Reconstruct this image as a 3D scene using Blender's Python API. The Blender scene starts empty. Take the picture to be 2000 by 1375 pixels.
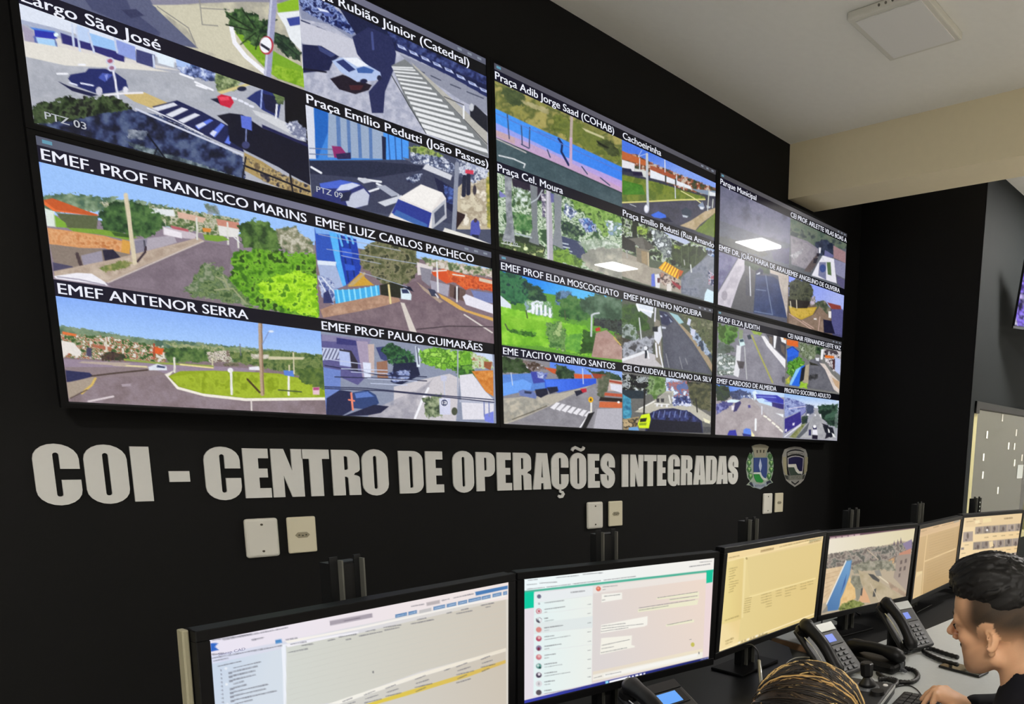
import bpy, bmesh, math, random
import numpy as np
from mathutils import Matrix, Vector

# ---------------------------------------------------------------- camera, world, exposure
SC = bpy.context.scene
SC.view_settings.view_transform = 'Standard'
SC.view_settings.look = 'None'
SC.view_settings.exposure = 0.0
SC.view_settings.gamma = 1.0
SC.view_settings.use_curve_mapping = False

F, CX, CY = 1367.1, 1650.0, 1084.8            # focal length and principal point, in pixels of 2000 x 1375
CR = np.array([[0.5623754, -0.82532414, 0.05073436],
               [-0.10505917, -0.13217674, -0.98564288],
               [0.82018076, 0.5489712, -0.16104082]])   # rows: right, down, forward
CC = np.array([-0.38619631, -2.62719214, 1.50750459])
cam = bpy.data.cameras.new('camera')
cam_o = bpy.data.objects.new('camera', cam)
SC.collection.objects.link(cam_o)
cam.sensor_fit = 'HORIZONTAL'
cam.sensor_width = 36.0
cam.lens = F / 2000 * 36
cam.shift_x = -(CX - 1000) / 2000
cam.shift_y = (CY - 687.5) / 2000
cam.clip_start = 0.02
M = Matrix.Identity(4)
for i in range(3):
    M[i][0], M[i][1], M[i][2], M[i][3] = CR[0, i], -CR[1, i], -CR[2, i], CC[i]
cam_o.matrix_world = M
SC.camera = cam_o

W = bpy.data.worlds.new('world')
SC.world = W
W.use_nodes = True
W.node_tree.nodes['Background'].inputs[0].default_value = (0.93, 0.97, 1.0, 1)
W.node_tree.nodes['Background'].inputs[1].default_value = 0.16
LAMP_L = 250.0                                  # radiance of the lit ceiling panels

# ---------------------------------------------------------------- measuring helpers
def proj(P):
    q = (np.atleast_2d(P) - CC) @ CR.T
    return np.c_[CX + F * q[:, 0] / q[:, 2], CY + F * q[:, 1] / q[:, 2]]
def on(x, y, axis, val):
    d = CR.T @ np.array([(x - CX) / F, (y - CY) / F, 1.0])
    return CC + (val - CC[axis]) / d[axis] * d

# ---------------------------------------------------------------- materials
def lin(h):
    if not isinstance(h, str): return tuple(h)
    v = [int(h[i:i + 2], 16) / 255 for i in (0, 2, 4)]
    return tuple(c / 12.92 if c <= 0.04045 else ((c + 0.055) / 1.055) ** 2.4 for c in v)
MATS = {}
def mat(name, col, rough=0.5, metal=0.0, spec=0.5, noise=0.0, nscale=40.0, bump=0.0, coat=0.0, attr=None):
    if name in MATS: return MATS[name]
    m = bpy.data.materials.new(name); m.use_nodes = True
    nt = m.node_tree; b = nt.nodes['Principled BSDF']
    c = lin(col) + (1,)
    b.inputs['Base Color'].default_value = c
    b.inputs['Roughness'].default_value = rough
    b.inputs['Metallic'].default_value = metal
    b.inputs['Specular IOR Level'].default_value = spec
    b.inputs['Coat Weight'].default_value = coat
    b.inputs['Coat Roughness'].default_value = 0.08
    if attr:
        a = nt.nodes.new('ShaderNodeAttribute'); a.attribute_name = attr
        nt.links.new(a.outputs['Color'], b.inputs['Base Color'])
    if noise or bump:
        t = nt.nodes.new('ShaderNodeTexCoord')
        n = nt.nodes.new('ShaderNodeTexNoise'); n.inputs['Scale'].default_value = nscale; n.inputs['Detail'].default_value = 6
        nt.links.new(t.outputs['Object'], n.inputs['Vector'])
        if noise:
            r = nt.nodes.new('ShaderNodeMapRange')
            r.inputs['To Min'].default_value = 1 - noise; r.inputs['To Max'].default_value = 1 + noise
            nt.links.new(n.outputs['Fac'], r.inputs['Value'])
            x = nt.nodes.new('ShaderNodeMix'); x.data_type = 'RGBA'; x.blend_type = 'MULTIPLY'; x.inputs[0].default_value = 1
            x.inputs[6].default_value = c
            if attr: nt.links.new(a.outputs['Color'], x.inputs[6])
            nt.links.new(r.outputs['Result'], x.inputs[7])
            nt.links.new(x.outputs[2], b.inputs['Base Color'])
        if bump:
            bp = nt.nodes.new('ShaderNodeBump'); bp.inputs['Strength'].default_value = bump; bp.inputs['Distance'].default_value = 0.002
            nt.links.new(n.outputs['Fac'], bp.inputs['Height']); nt.links.new(bp.outputs['Normal'], b.inputs['Normal'])
    MATS[name] = m
    return m
def glow(name, col, strength, base='000000', rough=0.4, attr=None, spec=0.5, coat=0.0):
    if name in MATS: return MATS[name]
    m = mat(name, base, rough, 0, spec, coat=coat)
    b = m.node_tree.nodes['Principled BSDF']
    b.inputs['Emission Color'].default_value = lin(col) + (1,)
    b.inputs['Emission Strength'].default_value = strength
    if attr:
        a = m.node_tree.nodes.new('ShaderNodeAttribute'); a.attribute_name = attr
        m.node_tree.links.new(a.outputs['Color'], b.inputs['Emission Color'])
    return m

# ---------------------------------------------------------------- object helpers
def tag(o, label=None, cat=None, group=None, kind=None):
    if label: o['label'] = label
    if cat: o['category'] = cat
    if group: o['group'] = group
    if kind: o['kind'] = kind
    return o
def thing(name, label, cat, loc=(0, 0, 0), rz=0.0, group=None):
    o = bpy.data.objects.new(name, None); o.empty_display_size = 0.05
    SC.collection.objects.link(o)
    o.location = loc; o.rotation_euler = (0, 0, rz)
    return tag(o, label, cat, group)
def obj(name, bm, m, parent=None, smooth=False, loc=None):
    me = bpy.data.meshes.new(name)
    if isinstance(bm, tuple):
        me.from_pydata(*bm)
    else:
        bmesh.ops.recalc_face_normals(bm, faces=bm.faces[:])
        bm.to_mesh(me); bm.free()
    if m: me.materials.append(m)
    if smooth: me.polygons.foreach_set('use_smooth', [True] * len(me.polygons))
    o = bpy.data.objects.new(name, me)
    SC.collection.objects.link(o)
    if parent: o.parent = parent
    if loc: o.location = loc
    return o
def struct(name, bm, m, label=None, **k):
    return tag(obj(name, bm, m, **k), label, name.split('_')[0], kind='structure')
def bx(bm, x0, x1, y0, y1, z0, z1, bev=0.0, mtx=None, seg=2):
    v = [bm.verts.new((x, y, z)) for x in (x0, x1) for y in (y0, y1) for z in (z0, z1)]
    f = [(0, 1, 3, 2), (4, 6, 7, 5), (0, 4, 5, 1), (2, 3, 7, 6), (0, 2, 6, 4), (1, 5, 7, 3)]
    fs = [bm.faces.new([v[i] for i in q]) for q in f]
    bmesh.ops.recalc_face_normals(bm, faces=fs)
    vs = v
    if bev > 0:
        es = list({e for q in fs for e in q.edges})
        r = bmesh.ops.bevel(bm, geom=es, offset=bev, segments=seg, affect='EDGES', profile=0.5)
        vs = list({w for q in r['faces'] for w in q.verts} | {w for w in v if w.is_valid})
    if mtx is not None: bmesh.ops.transform(bm, matrix=mtx, verts=vs)
    return vs
def box(*a, **k):
    bm = bmesh.new(); bx(bm, *a, **k); return bm
def tube(bm, pts, r, n=10, cap=True):
    pts = [Vector(p) for p in pts]
    rs = r if isinstance(r, (list, tuple)) else [r] * len(pts)
    rings = []; up = None
    for i, p in enumerate(pts):
        d = (pts[min(i + 1, len(pts) - 1)] - pts[max(i - 1, 0)]).normalized()
        if up is None: up = Vector((0, 0, 1)) if abs(d.z) < 0.9 else Vector((1, 0, 0))
        a = d.cross(up).normalized(); up = a.cross(d).normalized()
        rings.append([bm.verts.new(p + (a * math.cos(t) + up * math.sin(t)) * rs[i]) for t in [2 * math.pi * k / n for k in range(n)]])
    for A, B_ in zip(rings, rings[1:]):
        for k in range(n): bm.faces.new((A[k], A[(k + 1) % n], B_[(k + 1) % n], B_[k]))
    if cap:
        bm.faces.new(rings[0][::-1]); bm.faces.new(rings[-1])
    return bm
def cyl(bm, c, r0, r1, h, n=20, axis='z'):
    c = Vector(c); d = {'x': Vector((1, 0, 0)), 'y': Vector((0, 1, 0)), 'z': Vector((0, 0, 1))}[axis]
    return tube(bm, [c, c + d * h], [r0, r1], n)
def curve_smooth(pts, n=8):
    P = [Vector(p) for p in pts]; out = []
    for i in range(len(P) - 1):
        p0, p1, p2, p3 = P[max(i - 1, 0)], P[i], P[i + 1], P[min(i + 2, len(P) - 1)]
        for k in range(n):
            t = k / n
            out.append(0.5 * ((2 * p1) + (-p0 + p2) * t + (2 * p0 - 5 * p1 + 4 * p2 - p3) * t * t + (-p0 + 3 * p1 - 3 * p2 + p3) * t ** 3))
    out.append(P[-1]); return out
def plate2d(loops, depth, origin=(0, 0, 0), flip=False):
    """Flat shape in the X-Z plane from loops (outer first, holes after), front at y=-depth, back at y=0."""
    cu = bpy.data.curves.new('tmp', 'CURVE'); cu.dimensions = '2D'; cu.fill_mode = 'BOTH'; cu.extrude = depth / 2
    for L in loops:
        s = cu.splines.new('POLY'); s.points.add(len(L) - 1)
        for p, q in zip(s.points, L): p.co = (q[0], q[1], 0, 1)
        s.use_cyclic_u = True
    o = bpy.data.objects.new('tmp', cu); me = o.to_mesh()
    vs = [(v.co.x + origin[0], -v.co.z - depth / 2 + origin[1], v.co.y + origin[2]) for v in me.vertices]
    fs = [tuple(p.vertices) for p in me.polygons]
    o.to_mesh_clear(); bpy.data.objects.remove(o); bpy.data.curves.remove(cu)
    return (vs, [], fs)
def text2d(s):
    """Mesh of a line of text in the x-y plane; returns vertices (n x 2), faces, cap height."""
    def raw(t):
        cu = bpy.data.curves.new('tmp', 'FONT'); cu.body = t; cu.size = 1.0; cu.resolution_u = 3
        o = bpy.data.objects.new('tmp', cu); me = o.to_mesh()
        v = np.array([tuple(q.co)[:2] for q in me.vertices]); f = [tuple(p.vertices) for p in me.polygons]
        o.to_mesh_clear(); bpy.data.objects.remove(o); bpy.data.curves.remove(cu)
        return v, f
    v, f = raw(s); h, _ = raw('E')
    v[:, 1] -= h[:, 1].min(); n = len(v)
    v = np.concatenate([v + (d * 0.014, 0) for d in (-1, 0, 1)]); f = [tuple(i + n * k for i in q) for k in range(3) for q in f]   # heavier strokes
    return v, f, h[:, 1].max() - h[:, 1].min()
# ---------------------------------------------------------------- pictures shown on the screens
RNG = np.random.RandomState(5)
TBL = RNG.rand(256, 256)
def vnoise(x, y, seed=0):
    x = x + seed * 17.37; y = y + seed * 9.13
    xi = np.floor(x).astype(int); yi = np.floor(y).astype(int)
    fx = x - xi; fy = y - yi
    fx = fx * fx * (3 - 2 * fx); fy = fy * fy * (3 - 2 * fy)
    g = lambda a, b: TBL[a & 255, b & 255]
    return (g(xi, yi) * (1 - fx) + g(xi + 1, yi) * fx) * (1 - fy) + (g(xi, yi + 1) * (1 - fx) + g(xi + 1, yi + 1) * fx) * fy
def fbm(x, y, seed=0, o=3):
    s = 0; a = 1; t = 0
    for k in range(o):
        s = s + a * vnoise(x * 2 ** k, y * 2 ** k, seed + k * 3); t += a; a *= 0.6
    return s / t
def hexrgb(h): return np.array([int(h[i:i + 2], 16) / 255 for i in (0, 2, 4)])
def pts_(s):
    return np.array([[float(v) for v in p.split(',')] for p in s.split()]) if isinstance(s, str) else np.array(s, float)
class Paint:
    """Colours every vertex of a screen grid; shapes are given in measured picture coordinates."""
    def __init__(s, px, py):
        s.px, s.py = px.ravel(), py.ravel(); s.c = np.zeros((s.px.size, 3)); s.tr = (0, 0, 1); s.k = 0
    def t(s, ox, oy, sc): s.tr = (ox, oy, sc); return s
    def q(s, p): return pts_(p) / s.tr[2] + np.array(s.tr[:2])
    def sub(s, P, pad):
        return np.nonzero((s.px > P[:, 0].min() - pad) & (s.px < P[:, 0].max() + pad) & (s.py > P[:, 1].min() - pad) & (s.py < P[:, 1].max() + pad))[0]
    def cov(s, P, i, soft, warp=0):
        x, y = s.px[i], s.py[i]
        if warp:
            x = x + (fbm(x / warp, y / warp, s.k) - 0.5) * warp * 2.2; y = y + (fbm(x / warp, y / warp, s.k + 50) - 0.5) * warp * 2.2
        d = np.full(x.shape, 1e9); ins = np.zeros(x.shape, bool); n = len(P)
        for a in range(n):
            x0, y0 = P[a]; x1, y1 = P[(a + 1) % n]; ex, ey = x1 - x0, y1 - y0
            L = ex * ex + ey * ey + 1e-9
            u = np.clip(((x - x0) * ex + (y - y0) * ey) / L, 0, 1)
            d = np.minimum(d, (x - x0 - u * ex) ** 2 + (y - y0 - u * ey) ** 2)
            if ey != 0: ins ^= ((y0 > y) != (y1 > y)) & (x < ex * (y - y0) / ey + x0)
        d = np.sqrt(d)
        return np.clip(0.5 + np.where(ins, d, -d) / soft, 0, 1)
    def put(s, i, a, col): s.c[i] += (col - s.c[i]) * a[:, None]
    def bg(s, col): s.c[:] = hexrgb(col); return s
    def P(s, col, p, a=1.0, soft=1.6):
        P = s.q(p); i = s.sub(P, 3 + soft)
        if i.size: s.put(i, s.cov(P, i, soft) * a, hexrgb(col))
    def PP(s, col, ps, a=1.0, soft=1.4):
        for p in ps.split('|'): s.P(col, p.strip(), a, soft)
    def G(s, c1, c2, p1, p2, p, soft=1.6, a=1.0):
        P = s.q(p); i = s.sub(P, 3)
        if not i.size: return
        (ax, ay), (bx_, by) = s.q([p1])[0], s.q([p2])[0]
        u = np.clip(((s.px[i] - ax) * (bx_ - ax) + (s.py[i] - ay) * (by - ay)) / ((bx_ - ax) ** 2 + (by - ay) ** 2), 0, 1)[:, None]
        col = hexrgb(c1) * (1 - u) + hexrgb(c2) * u
        s.put(i, s.cov(P, i, soft) * a, col)
    def N(s, cols, sc, p, warp=None, a=1.0, soft=2.0, con=2.2):
        s.k += 7
        sc = sc / s.tr[2]; P = s.q(p)
        warp = sc * 0.9 if warp is None else warp / s.tr[2]
        i = s.sub(P, warp * 1.5 + 3)
        if not i.size: return
        n = np.clip((fbm(s.px[i] / sc, s.py[i] / sc, s.k) - 0.5) * con + 0.5, 0, 0.999) * (len(cols) - 1)
        C = np.array([hexrgb(c) for c in cols]); k = n.astype(int); f = (n - k)[:, None]
        s.put(i, s.cov(P, i, soft, warp) * a, C[k] * (1 - f) + C[np.minimum(k + 1, len(cols) - 1)] * f)
    def L(s, col, w, p, a=1.0, soft=1.2):
        P = s.q(p); w = w / s.tr[2] / 2; i = s.sub(P, w + 3)
        if not i.size: return
        x, y = s.px[i], s.py[i]; d = np.full(x.shape, 1e9)
        for (x0, y0), (x1, y1) in zip(P, P[1:]):
            ex, ey = x1 - x0, y1 - y0; u = np.clip(((x - x0) * ex + (y - y0) * ey) / (ex * ex + ey * ey + 1e-9), 0, 1)
            d = np.minimum(d, (x - x0 - u * ex) ** 2 + (y - y0 - u * ey) ** 2)
        s.put(i, np.clip(0.5 + (w - np.sqrt(d)) / soft, 0, 1) * a, hexrgb(col))
    def LL(s, col, w, ps, a=1.0):
        for p in ps.split('|'): s.L(col, w, p.strip(), a)
    def E(s, col, c, r, a=1.0, soft=1.4):
        (cx, cy), = s.q([c]); rx, ry = (r if isinstance(r, tuple) else (r, r)); rx /= s.tr[2]; ry /= s.tr[2]
        i = s.sub(np.array([[cx - rx, cy - ry], [cx + rx, cy + ry]]), 3)
        if not i.size: return
        d = (1 - np.sqrt(((s.px[i] - cx) / rx) ** 2 + ((s.py[i] - cy) / ry) ** 2)) * min(rx, ry)
        s.put(i, np.clip(0.5 + d / soft, 0, 1) * a, hexrgb(col))
    def grain(s, amp, sc=3.0):
        s.c = np.clip(s.c + ((fbm(s.px / sc, s.py / sc, 91, 2) - 0.5) * amp)[:, None], 0, 1)
    def scribble(s, col, w, p0, p1, a=0.6, seed=0):
        """A run of illegible small writing: dashes of uneven length."""
        (x0, y0), (x1, y1) = p0, p1; r = random.Random(seed + int(x0 * 7 + y0 * 13)); L = math.hypot(x1 - x0, y1 - y0); u = 0
        while u < L - 1:
            d = min(r.uniform(3, 9) * w / 4, L - u)
            s.L(col, w * r.uniform(0.75, 1.1), [(x0 + (x1 - x0) * u / L, y0 + (y1 - y0) * u / L), (x0 + (x1 - x0) * (u + d) / L, y0 + (y1 - y0) * (u + d) / L)], a * r.uniform(0.7, 1))
            u += d + r.uniform(0.3, 1.4) * w / 3
def screen_grid(name, corners, nx, ny, parent, material, painter, inv, hexdark=None):
    """corners: world TL, TR, BR, BL.  The mesh is a grid of nx x ny points with an emitted colour per point."""
    TL, TR, BR, BL = [np.array(c, float) for c in corners]
    u, v = np.meshgrid(np.linspace(0, 1, nx), np.linspace(0, 1, ny))
    u = u[..., None]; v = v[..., None]
    Pw = ((TL * (1 - u) + TR * u) * (1 - v) + (BL * (1 - u) + BR * u) * v).reshape(-1, 3)
    xy = proj(Pw); c = Paint(xy[:, 0], xy[:, 1]); c.uv = (u.ravel(), v.ravel())
    painter(c)
    Pl = np.c_[Pw, np.ones(len(Pw))] @ np.array(inv).T
    me = bpy.data.meshes.new(name)
    n = (nx - 1) * (ny - 1)
    me.vertices.add(len(Pw)); me.vertices.foreach_set('co', Pl[:, :3].astype(np.float32).ravel())
    a = (np.arange(ny - 1)[:, None] * nx + np.arange(nx - 1)[None]).ravel()
    q = np.c_[a, a + nx, a + nx + 1, a + 1].astype(np.int32)
    me.loops.add(n * 4); me.loops.foreach_set('vertex_index', q.ravel())
    me.polygons.add(n); me.polygons.foreach_set('loop_start', np.arange(0, n * 4, 4, dtype=np.int32))
    me.update(calc_edges=True)
    col = np.clip(c.c, 0, 1); col = np.where(col <= 0.04045, col / 12.92, ((col + 0.055) / 1.055) ** 2.4)
    at = me.color_attributes.new('Col', 'FLOAT_COLOR', 'POINT')
    at.data.foreach_set('color', np.c_[col, np.ones(len(col))].astype(np.float32).ravel())
    me.materials.append(material)
    o = bpy.data.objects.new(name, me); SC.collection.objects.link(o); o.parent = parent
    return o
# ---------------------------------------------------------------- the camera feeds of the video wall
A_, B_, C_, D_ = (0, 0, 3.125), (560, 0, 3.125), (0, 400, 3.125), (590, 400, 3.124)
E_, F_, G_, H_ = (940, 100, 2.75), (940, 470, 3.4375), (1380, 320, 4.583), (1380, 580, 4.583)
I_, J_ = (980, 230, 4.167), (1200, 280, 4.297)
def feed_palm(c):
    c.bg('b9b5a2').t(*A_)
    c.N(['a8a498', 'cdc8b2'], 60, '-900,-900 2000,-900 2000,700 -900,700', 0)
    c.P('5d6280', '300,-300 880,-80 960,60 1210,295 600,200 200,0')
    c.P('474c6e', '480,-60 760,-30 800,60 980,200 960,235 560,60')
    c.P('363a5c', '740,60 830,55 880,95 800,112')
    c.P('8a889c', '880,-60 990,-40 1420,-300 1840,-200 1830,20 1500,10 1220,20 940,40')
    c.P('cfcab4', '930,30 1200,30 1420,60 1420,170 1620,440 1230,300 1130,170')
    c.LL('8c8a86', 6, '1215,-20 1235,150 1330,158|1230,50 1400,60|960,40 1150,170 1200,290')
    c.P('7aa82c', '1430,190 1560,240 1700,330 1850,410 1860,535 1700,480 1640,440 1500,290')
    c.N(['6d9c1e', '9cc23a'], 22, '1560,330 1690,400 1855,440 1860,535 1700,480 1640,440', 4)
    c.L('f4f4fb', 26, '1412,165 1432,260 1500,345 1620,445')
    c.N(['1a2c22', '35522e', '587848'], 26, '1370,70 1480,50 1640,130 1690,220 1560,290 1470,230 1400,150', 30)
    c.LL('20301f', 9, '1540,190 1380,150|1540,180 1390,90|1560,170 1480,60|1560,200 1470,270|1580,220 1560,300|1600,170 1690,120')
    c.N(['1c2a24', '3d5a3c'], 24, '1670,190 1760,230 1840,330 1830,375 1720,310 1660,260', 24)
    c.LL('22332a', 8, '1680,200 1800,250|1690,230 1830,350|1680,250 1760,350')
    c.P('8cb92c', '1690,25 1830,-20 1830,60 1700,82'); c.P('e9edf2', '1690,78 1830,66 1845,320 1770,240 1740,160')
    c.P('3a489a', '1750,112 1838,98 1838,150 1770,160'); c.P('2a2f6a', '1830,-200 1860,-60 1845,20 1800,-40')
    c.L('9d9fc2', 44, '1672,-40 1632,470'); c.L('c9cbe0', 12, '1660,-40 1618,470')
    c.E('b32a3a', (1627, 277), (42, 56)); c.E('f4f5fb', (1622, 275), (36, 48)); c.P('2a2a3a', '1592,262 1648,298 1644,314 1590,278')
    c.L('f2f6ff', 10, '1846,60 1850,415')
def feed_largo(c):
    c.bg('b0b3bf').t(*A_)
    c.P('dfe6f5', '90,-20 2000,-20 2000,700 1640,540 1300,450 900,330 330,170 120,120')
    c.P('a9b2cc', '110,115 330,170 520,240 520,270 300,200 115,140')
    c.P('ded9d6', '130,190 400,240 720,345 1100,430 900,410 500,400 140,330')
    c.P('a8a0b8', '135,150 200,190 235,255 225,290 150,250'); c.P('2833ae', '205,170 335,195 350,235 330,240 215,225'); c.P('4d86de', '180,165 330,190 345,200 200,180')
    c.P('a9d2f8', '222,228 335,243 355,322 240,322'); c.L('5a6cb0', 14, '210,225 242,322'); c.L('6a7ab0', 10, '335,240 358,322'); c.E('e8fbff', (342, 212), 13)
    c.P('2c2a72', '370,200 560,268 760,330 760,385 560,310 380,265'); c.P('bfd3f4', '470,150 545,180 550,265 480,245'); c.P('9cc6f6', '545,200 700,250 712,312 560,275')
    c.P('8fa0e0', '705,240 825,285 830,370 720,330'); c.P('3d4276', '830,300 945,335 945,415 832,380'); c.P('e4f0fc', '955,310 1065,340 1062,412 965,385')
    c.P('a9c4f4', '1070,340 1160,365 1160,425 1080,405'); c.P('3d4a86', '1160,365 1210,385 1210,440 1165,430'); c.P('8fd0ee', '1165,400 1215,410 1230,450 1170,440')
    c.LL('c9d4ee', 12, '440,150 450,280|465,170 500,380|700,230 715,320|540,200 575,320|935,340 940,410')
    c.N(['26335e', '7788c0', 'd7e2f8'], 24, '1075,410 1240,400 1330,450 1330,505 1120,455', 12)
    c.N(['3f4d38', '76885a', 'a9b48a'], 20, '1320,440 1480,490 1440,550 1330,565 1310,500', 14)
    c.P('aeb1bb', '150,330 420,385 760,415 1120,450 1320,560 1560,640 1900,870 1700,780 1440,690 1100,640 760,575 180,625')
    c.N(['a0a4b0', 'bfc2cc'], 70, '150,345 700,420 1260,560 1330,640 800,570 300,590 170,600', 0, 0.6)
    c.P('e4e0d8', '150,250 380,290 720,370 1040,440 700,415 400,400 150,345')
    c.P('d8c98e', '1330,560 1500,510 1540,515 1350,575'); c.LL('f2f3fb', 12, '1100,450 1180,480|1190,500 1300,550|350,450 410,450|480,395 520,395|1200,520 1260,540')
    c.P('171a44', '355,497 420,525 600,580 560,590 440,555'); c.P('1e2866', '415,480 430,455 520,440 540,418 640,420 700,440 770,490 782,540 700,565 600,575 450,520')
    c.P('4456b0', '600,475 625,445 690,455 640,500'); c.P('8f9ce0', '640,460 660,450 650,495'); c.E('c9c8d8', (605, 556), (20, 26)); c.E('e4e4ee', (766, 548), (16, 20)); c.LL('dfe4f8', 10, '495,508 568,522|425,505 470,520')
    c.L('e9eaf6', 13, '690,420 722,600'); c.E('cfd2e6', (672, 372), (26, 22)); c.E('a85a78', (672, 372), (16, 13)); c.E('d8dbee', (682, 415), (26, 22)); c.E('9a6a88', (682, 415), (15, 12))
    c.N(['0f1614', '2c3d24', '4a5c3a', '15181a'], 40, '185,640 300,610 480,590 700,590 790,640 800,720 500,760 200,760', 30)
    c.P('cdb67a', '745,570 880,563 1025,628 1000,660 930,662 820,620'); c.L('eceaf0', 12, '640,580 760,570 870,566')
    c.N(['10142a', '20284c', '3c4a74', '566486'], 54, '215,760 420,740 640,690 800,670 960,700 1240,830 1480,960 1500,1120 1180,1030 860,940 420,830 215,790', 10)
    c.P('1b2150', '930,650 1080,612 1230,680 1450,800 1490,930 1390,890 1180,790 1010,725')
    c.PP('dfe2ee', '925,660 1060,625 1085,642 965,678|1010,700 1110,655 1150,668 1050,717|1085,735 1190,690 1222,702 1120,752')
    c.PP('5f7ae6', '1190,770 1280,725 1302,735 1212,792|1280,820 1350,750 1372,764 1312,838|1370,870 1420,785 1446,798 1402,882'); c.PP('d6ddf6', '1195,765 1240,745 1260,760 1212,785|1280,815 1300,795 1325,805 1305,835')
    c.L('cfd3e4', 12, '830,665 1000,740 1280,860 1480,945'); c.L('e6e8f2', 7, '900,660 1060,730 1240,820')
    c.P('1a1a34', '1285,605 1340,595 1360,645'); c.P('c8213f', '1325,590 1350,575 1410,590 1428,625 1405,660 1345,640'); c.P('e84a62', '1335,592 1395,590 1400,610 1345,615')
    c.LL('e6e8f6', 14, '1420,598 1440,604|1460,612 1480,620|1495,628 1512,636|1525,645 1545,652'); c.E('1e2440', (1476, 542), (28, 15))
    c.P('24306e', '1505,600 1560,560 1600,545 1690,560 1720,600 1700,720 1600,670 1560,630'); c.P('171a3c', '1600,570 1690,590 1690,700 1620,665'); c.L('9fb0e8', 9, '1600,530 1592,660'); c.N(['4a5a40', '6f8450'], 20, '1660,560 1740,580 1730,640 1700,640', 10)
    c.P('d4d6dc', '1540,670 1640,700 1730,740 1870,820 1875,870 1720,790 1560,700'); c.L('e9ebf4', 12, '1690,640 1684,720')
    c.P('0b0b16', '1735,515 1885,560 1885,880 1800,800 1740,740'); c.N(['e4e7f2', '6a7090', 'a8aec4'], 26, '1745,760 1800,730 1870,790 1872,870 1790,830', 14)
    c.P('0e1026', '1325,705 1400,690 1480,700 1600,780 1760,840 1880,870 1895,1130 1780,1070 1700,1020 1500,920 1400,860 1390,760'); c.P('1d2050', '1600,760 1880,880 1885,900 1600,780')
    c.P('5b70d4', '1468,703 1535,716 1538,798 1475,778'); c.L('7a86b8', 8, '1503,790 1500,900'); c.E('3a4070', (1500, 885), (24, 22))
    c.P('ac9460', '1490,930 1600,985 1760,1090 1890,1130 1905,1200 1790,1180 1620,1110 1490,1040'); c.N(['6a5a44', 'c8b078', '2a2838'], 30, '1500,960 1880,1130 1900,1190 1780,1170 1600,1100', 8)
    c.LL('191824', 11, '1500,960 1478,1100|1770,1060 1790,1190|1490,1010 1890,1170'); c.N(['2c3648', '5a6a70', '8a98a0'], 30, '760,860 1100,960 1500,1100 1620,1150 1300,1090 900,960', 10)
    c.LL('0b0e20', 10, '900,820 960,900 920,1000|960,900 1040,1010'); c.N(['9aa2b0', '454f66'], 26, '780,790 900,800 880,850 780,850', 10)
def feed_plaza(c):
    c.bg('b5b8ca').t(*B_)
    c.N(['a4a8be', 'c4c6d6'], 26, '0,-200 1300,-200 1300,1000 0,1000', 0)
    c.P('8b92ae', '60,-60 240,20 430,215 400,240 260,150 90,115'); c.LL('262c52', 8, '90,125 140,145|185,165 245,190|285,205 360,235')
    c.P('c9cad8', '60,120 400,240 460,360 300,340 90,260')
    c.N(['141a48', '2c3c7c', '9fb2e4', '1a2050'], 26, '60,-80 250,0 430,180 400,215 320,170 200,120 90,60', 10)
    c.PP('5a6ab0', '180,40 240,60 290,100 240,100'); c.PP('dfe6fa', '185,45 250,65 260,78 200,66')
    c.P('191f44', '250,-60 560,60 700,240 1230,480 1230,560 900,400 640,300 430,220')
    c.N(['161c42', '2a3468', '4a5890'], 30, '600,160 1230,450 1225,520 900,380 640,260', 10)
    c.P('262c58', '400,225 500,165 640,225 668,330 655,420 600,560 590,690 520,690 500,560 560,490 430,330'); c.L('45508a', 14, '520,200 528,300')
    c.P('1a1f48', '95,270 210,280 320,345 280,380 260,430 100,445'); c.P('3a4478', '190,275 300,335 270,350 200,310'); c.L('0f1026', 10, '100,420 240,440')
    c.P('1d1526', '265,480 340,455 520,520 500,550 420,575 320,545'); c.P('46202a', '380,520 470,520 450,550 390,550')
    c.P('b4c6ec', '275,372 330,352 430,352 500,400 570,440 578,470 540,492 430,500 330,440'); c.P('eef2fb', '340,352 430,352 500,402 430,408'); c.P('2b376e', '300,375 345,362 420,425 380,440'); c.P('3d62a8', '425,418 470,405 535,428 520,448 435,445'); c.E('1c2040', (470, 495), (22, 14)); c.E('1c2040', (565, 475), (14, 16))
    c.P('9296a8', '690,330 1230,560 1230,700 1060,610 800,440')
    for k in range(8):
        x, y = 668 + k * 72, 275 + k * 35 + (k > 4) * 6 * (k - 4)
        c.P('232c5e', [(x, y), (x + 74, y + 38), (x + 80, y + 70), (x, y + 28)]); c.P('c9d3f2', [(x + 6, y - 6), (x + 52, y + 14), (x + 66, y + 36), (x + 14, y + 14)]); c.P('5a6aa6', [(x + 16, y + 2), (x + 40, y + 12), (x + 44, y + 20), (x + 18, y + 8)])
    c.LL('4d5268', 7, '780,420 840,445|880,462 940,490|1000,515 1060,540|1100,560 1200,600')
    c.P('b7b5ae', '760,380 960,560 1225,800 1225,960 1060,700 830,500'); c.LL('4a4c54', 5, '770,410 940,580 1225,880|960,590 1080,640')
    c.P('7d8184', '640,400 720,360 800,430 1000,640 1225,890 1230,960 850,815 740,640')
    for k in range(15):
        f = (k / 14) ** 1.35; a = (640 + 200 * f, 405 + 385 * f); b = (770 + 450 * f, 410 + 500 * f); h = 9 + 17 * f
        c.P('e9ebee', [a, b, (b[0] + h * .4, b[1] + h), (a[0] + h * .25, a[1] + h)])
    c.L('3c4048', 5, '640,460 745,640 850,815')
    c.P('20222e', '1118,670 1150,640 1225,710 1228,810 1170,760 1120,710'); c.L('f2f4f8', 10, '1080,650 1080,722'); c.E('c8ccd4', (1128, 655), (14, 24))
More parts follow.
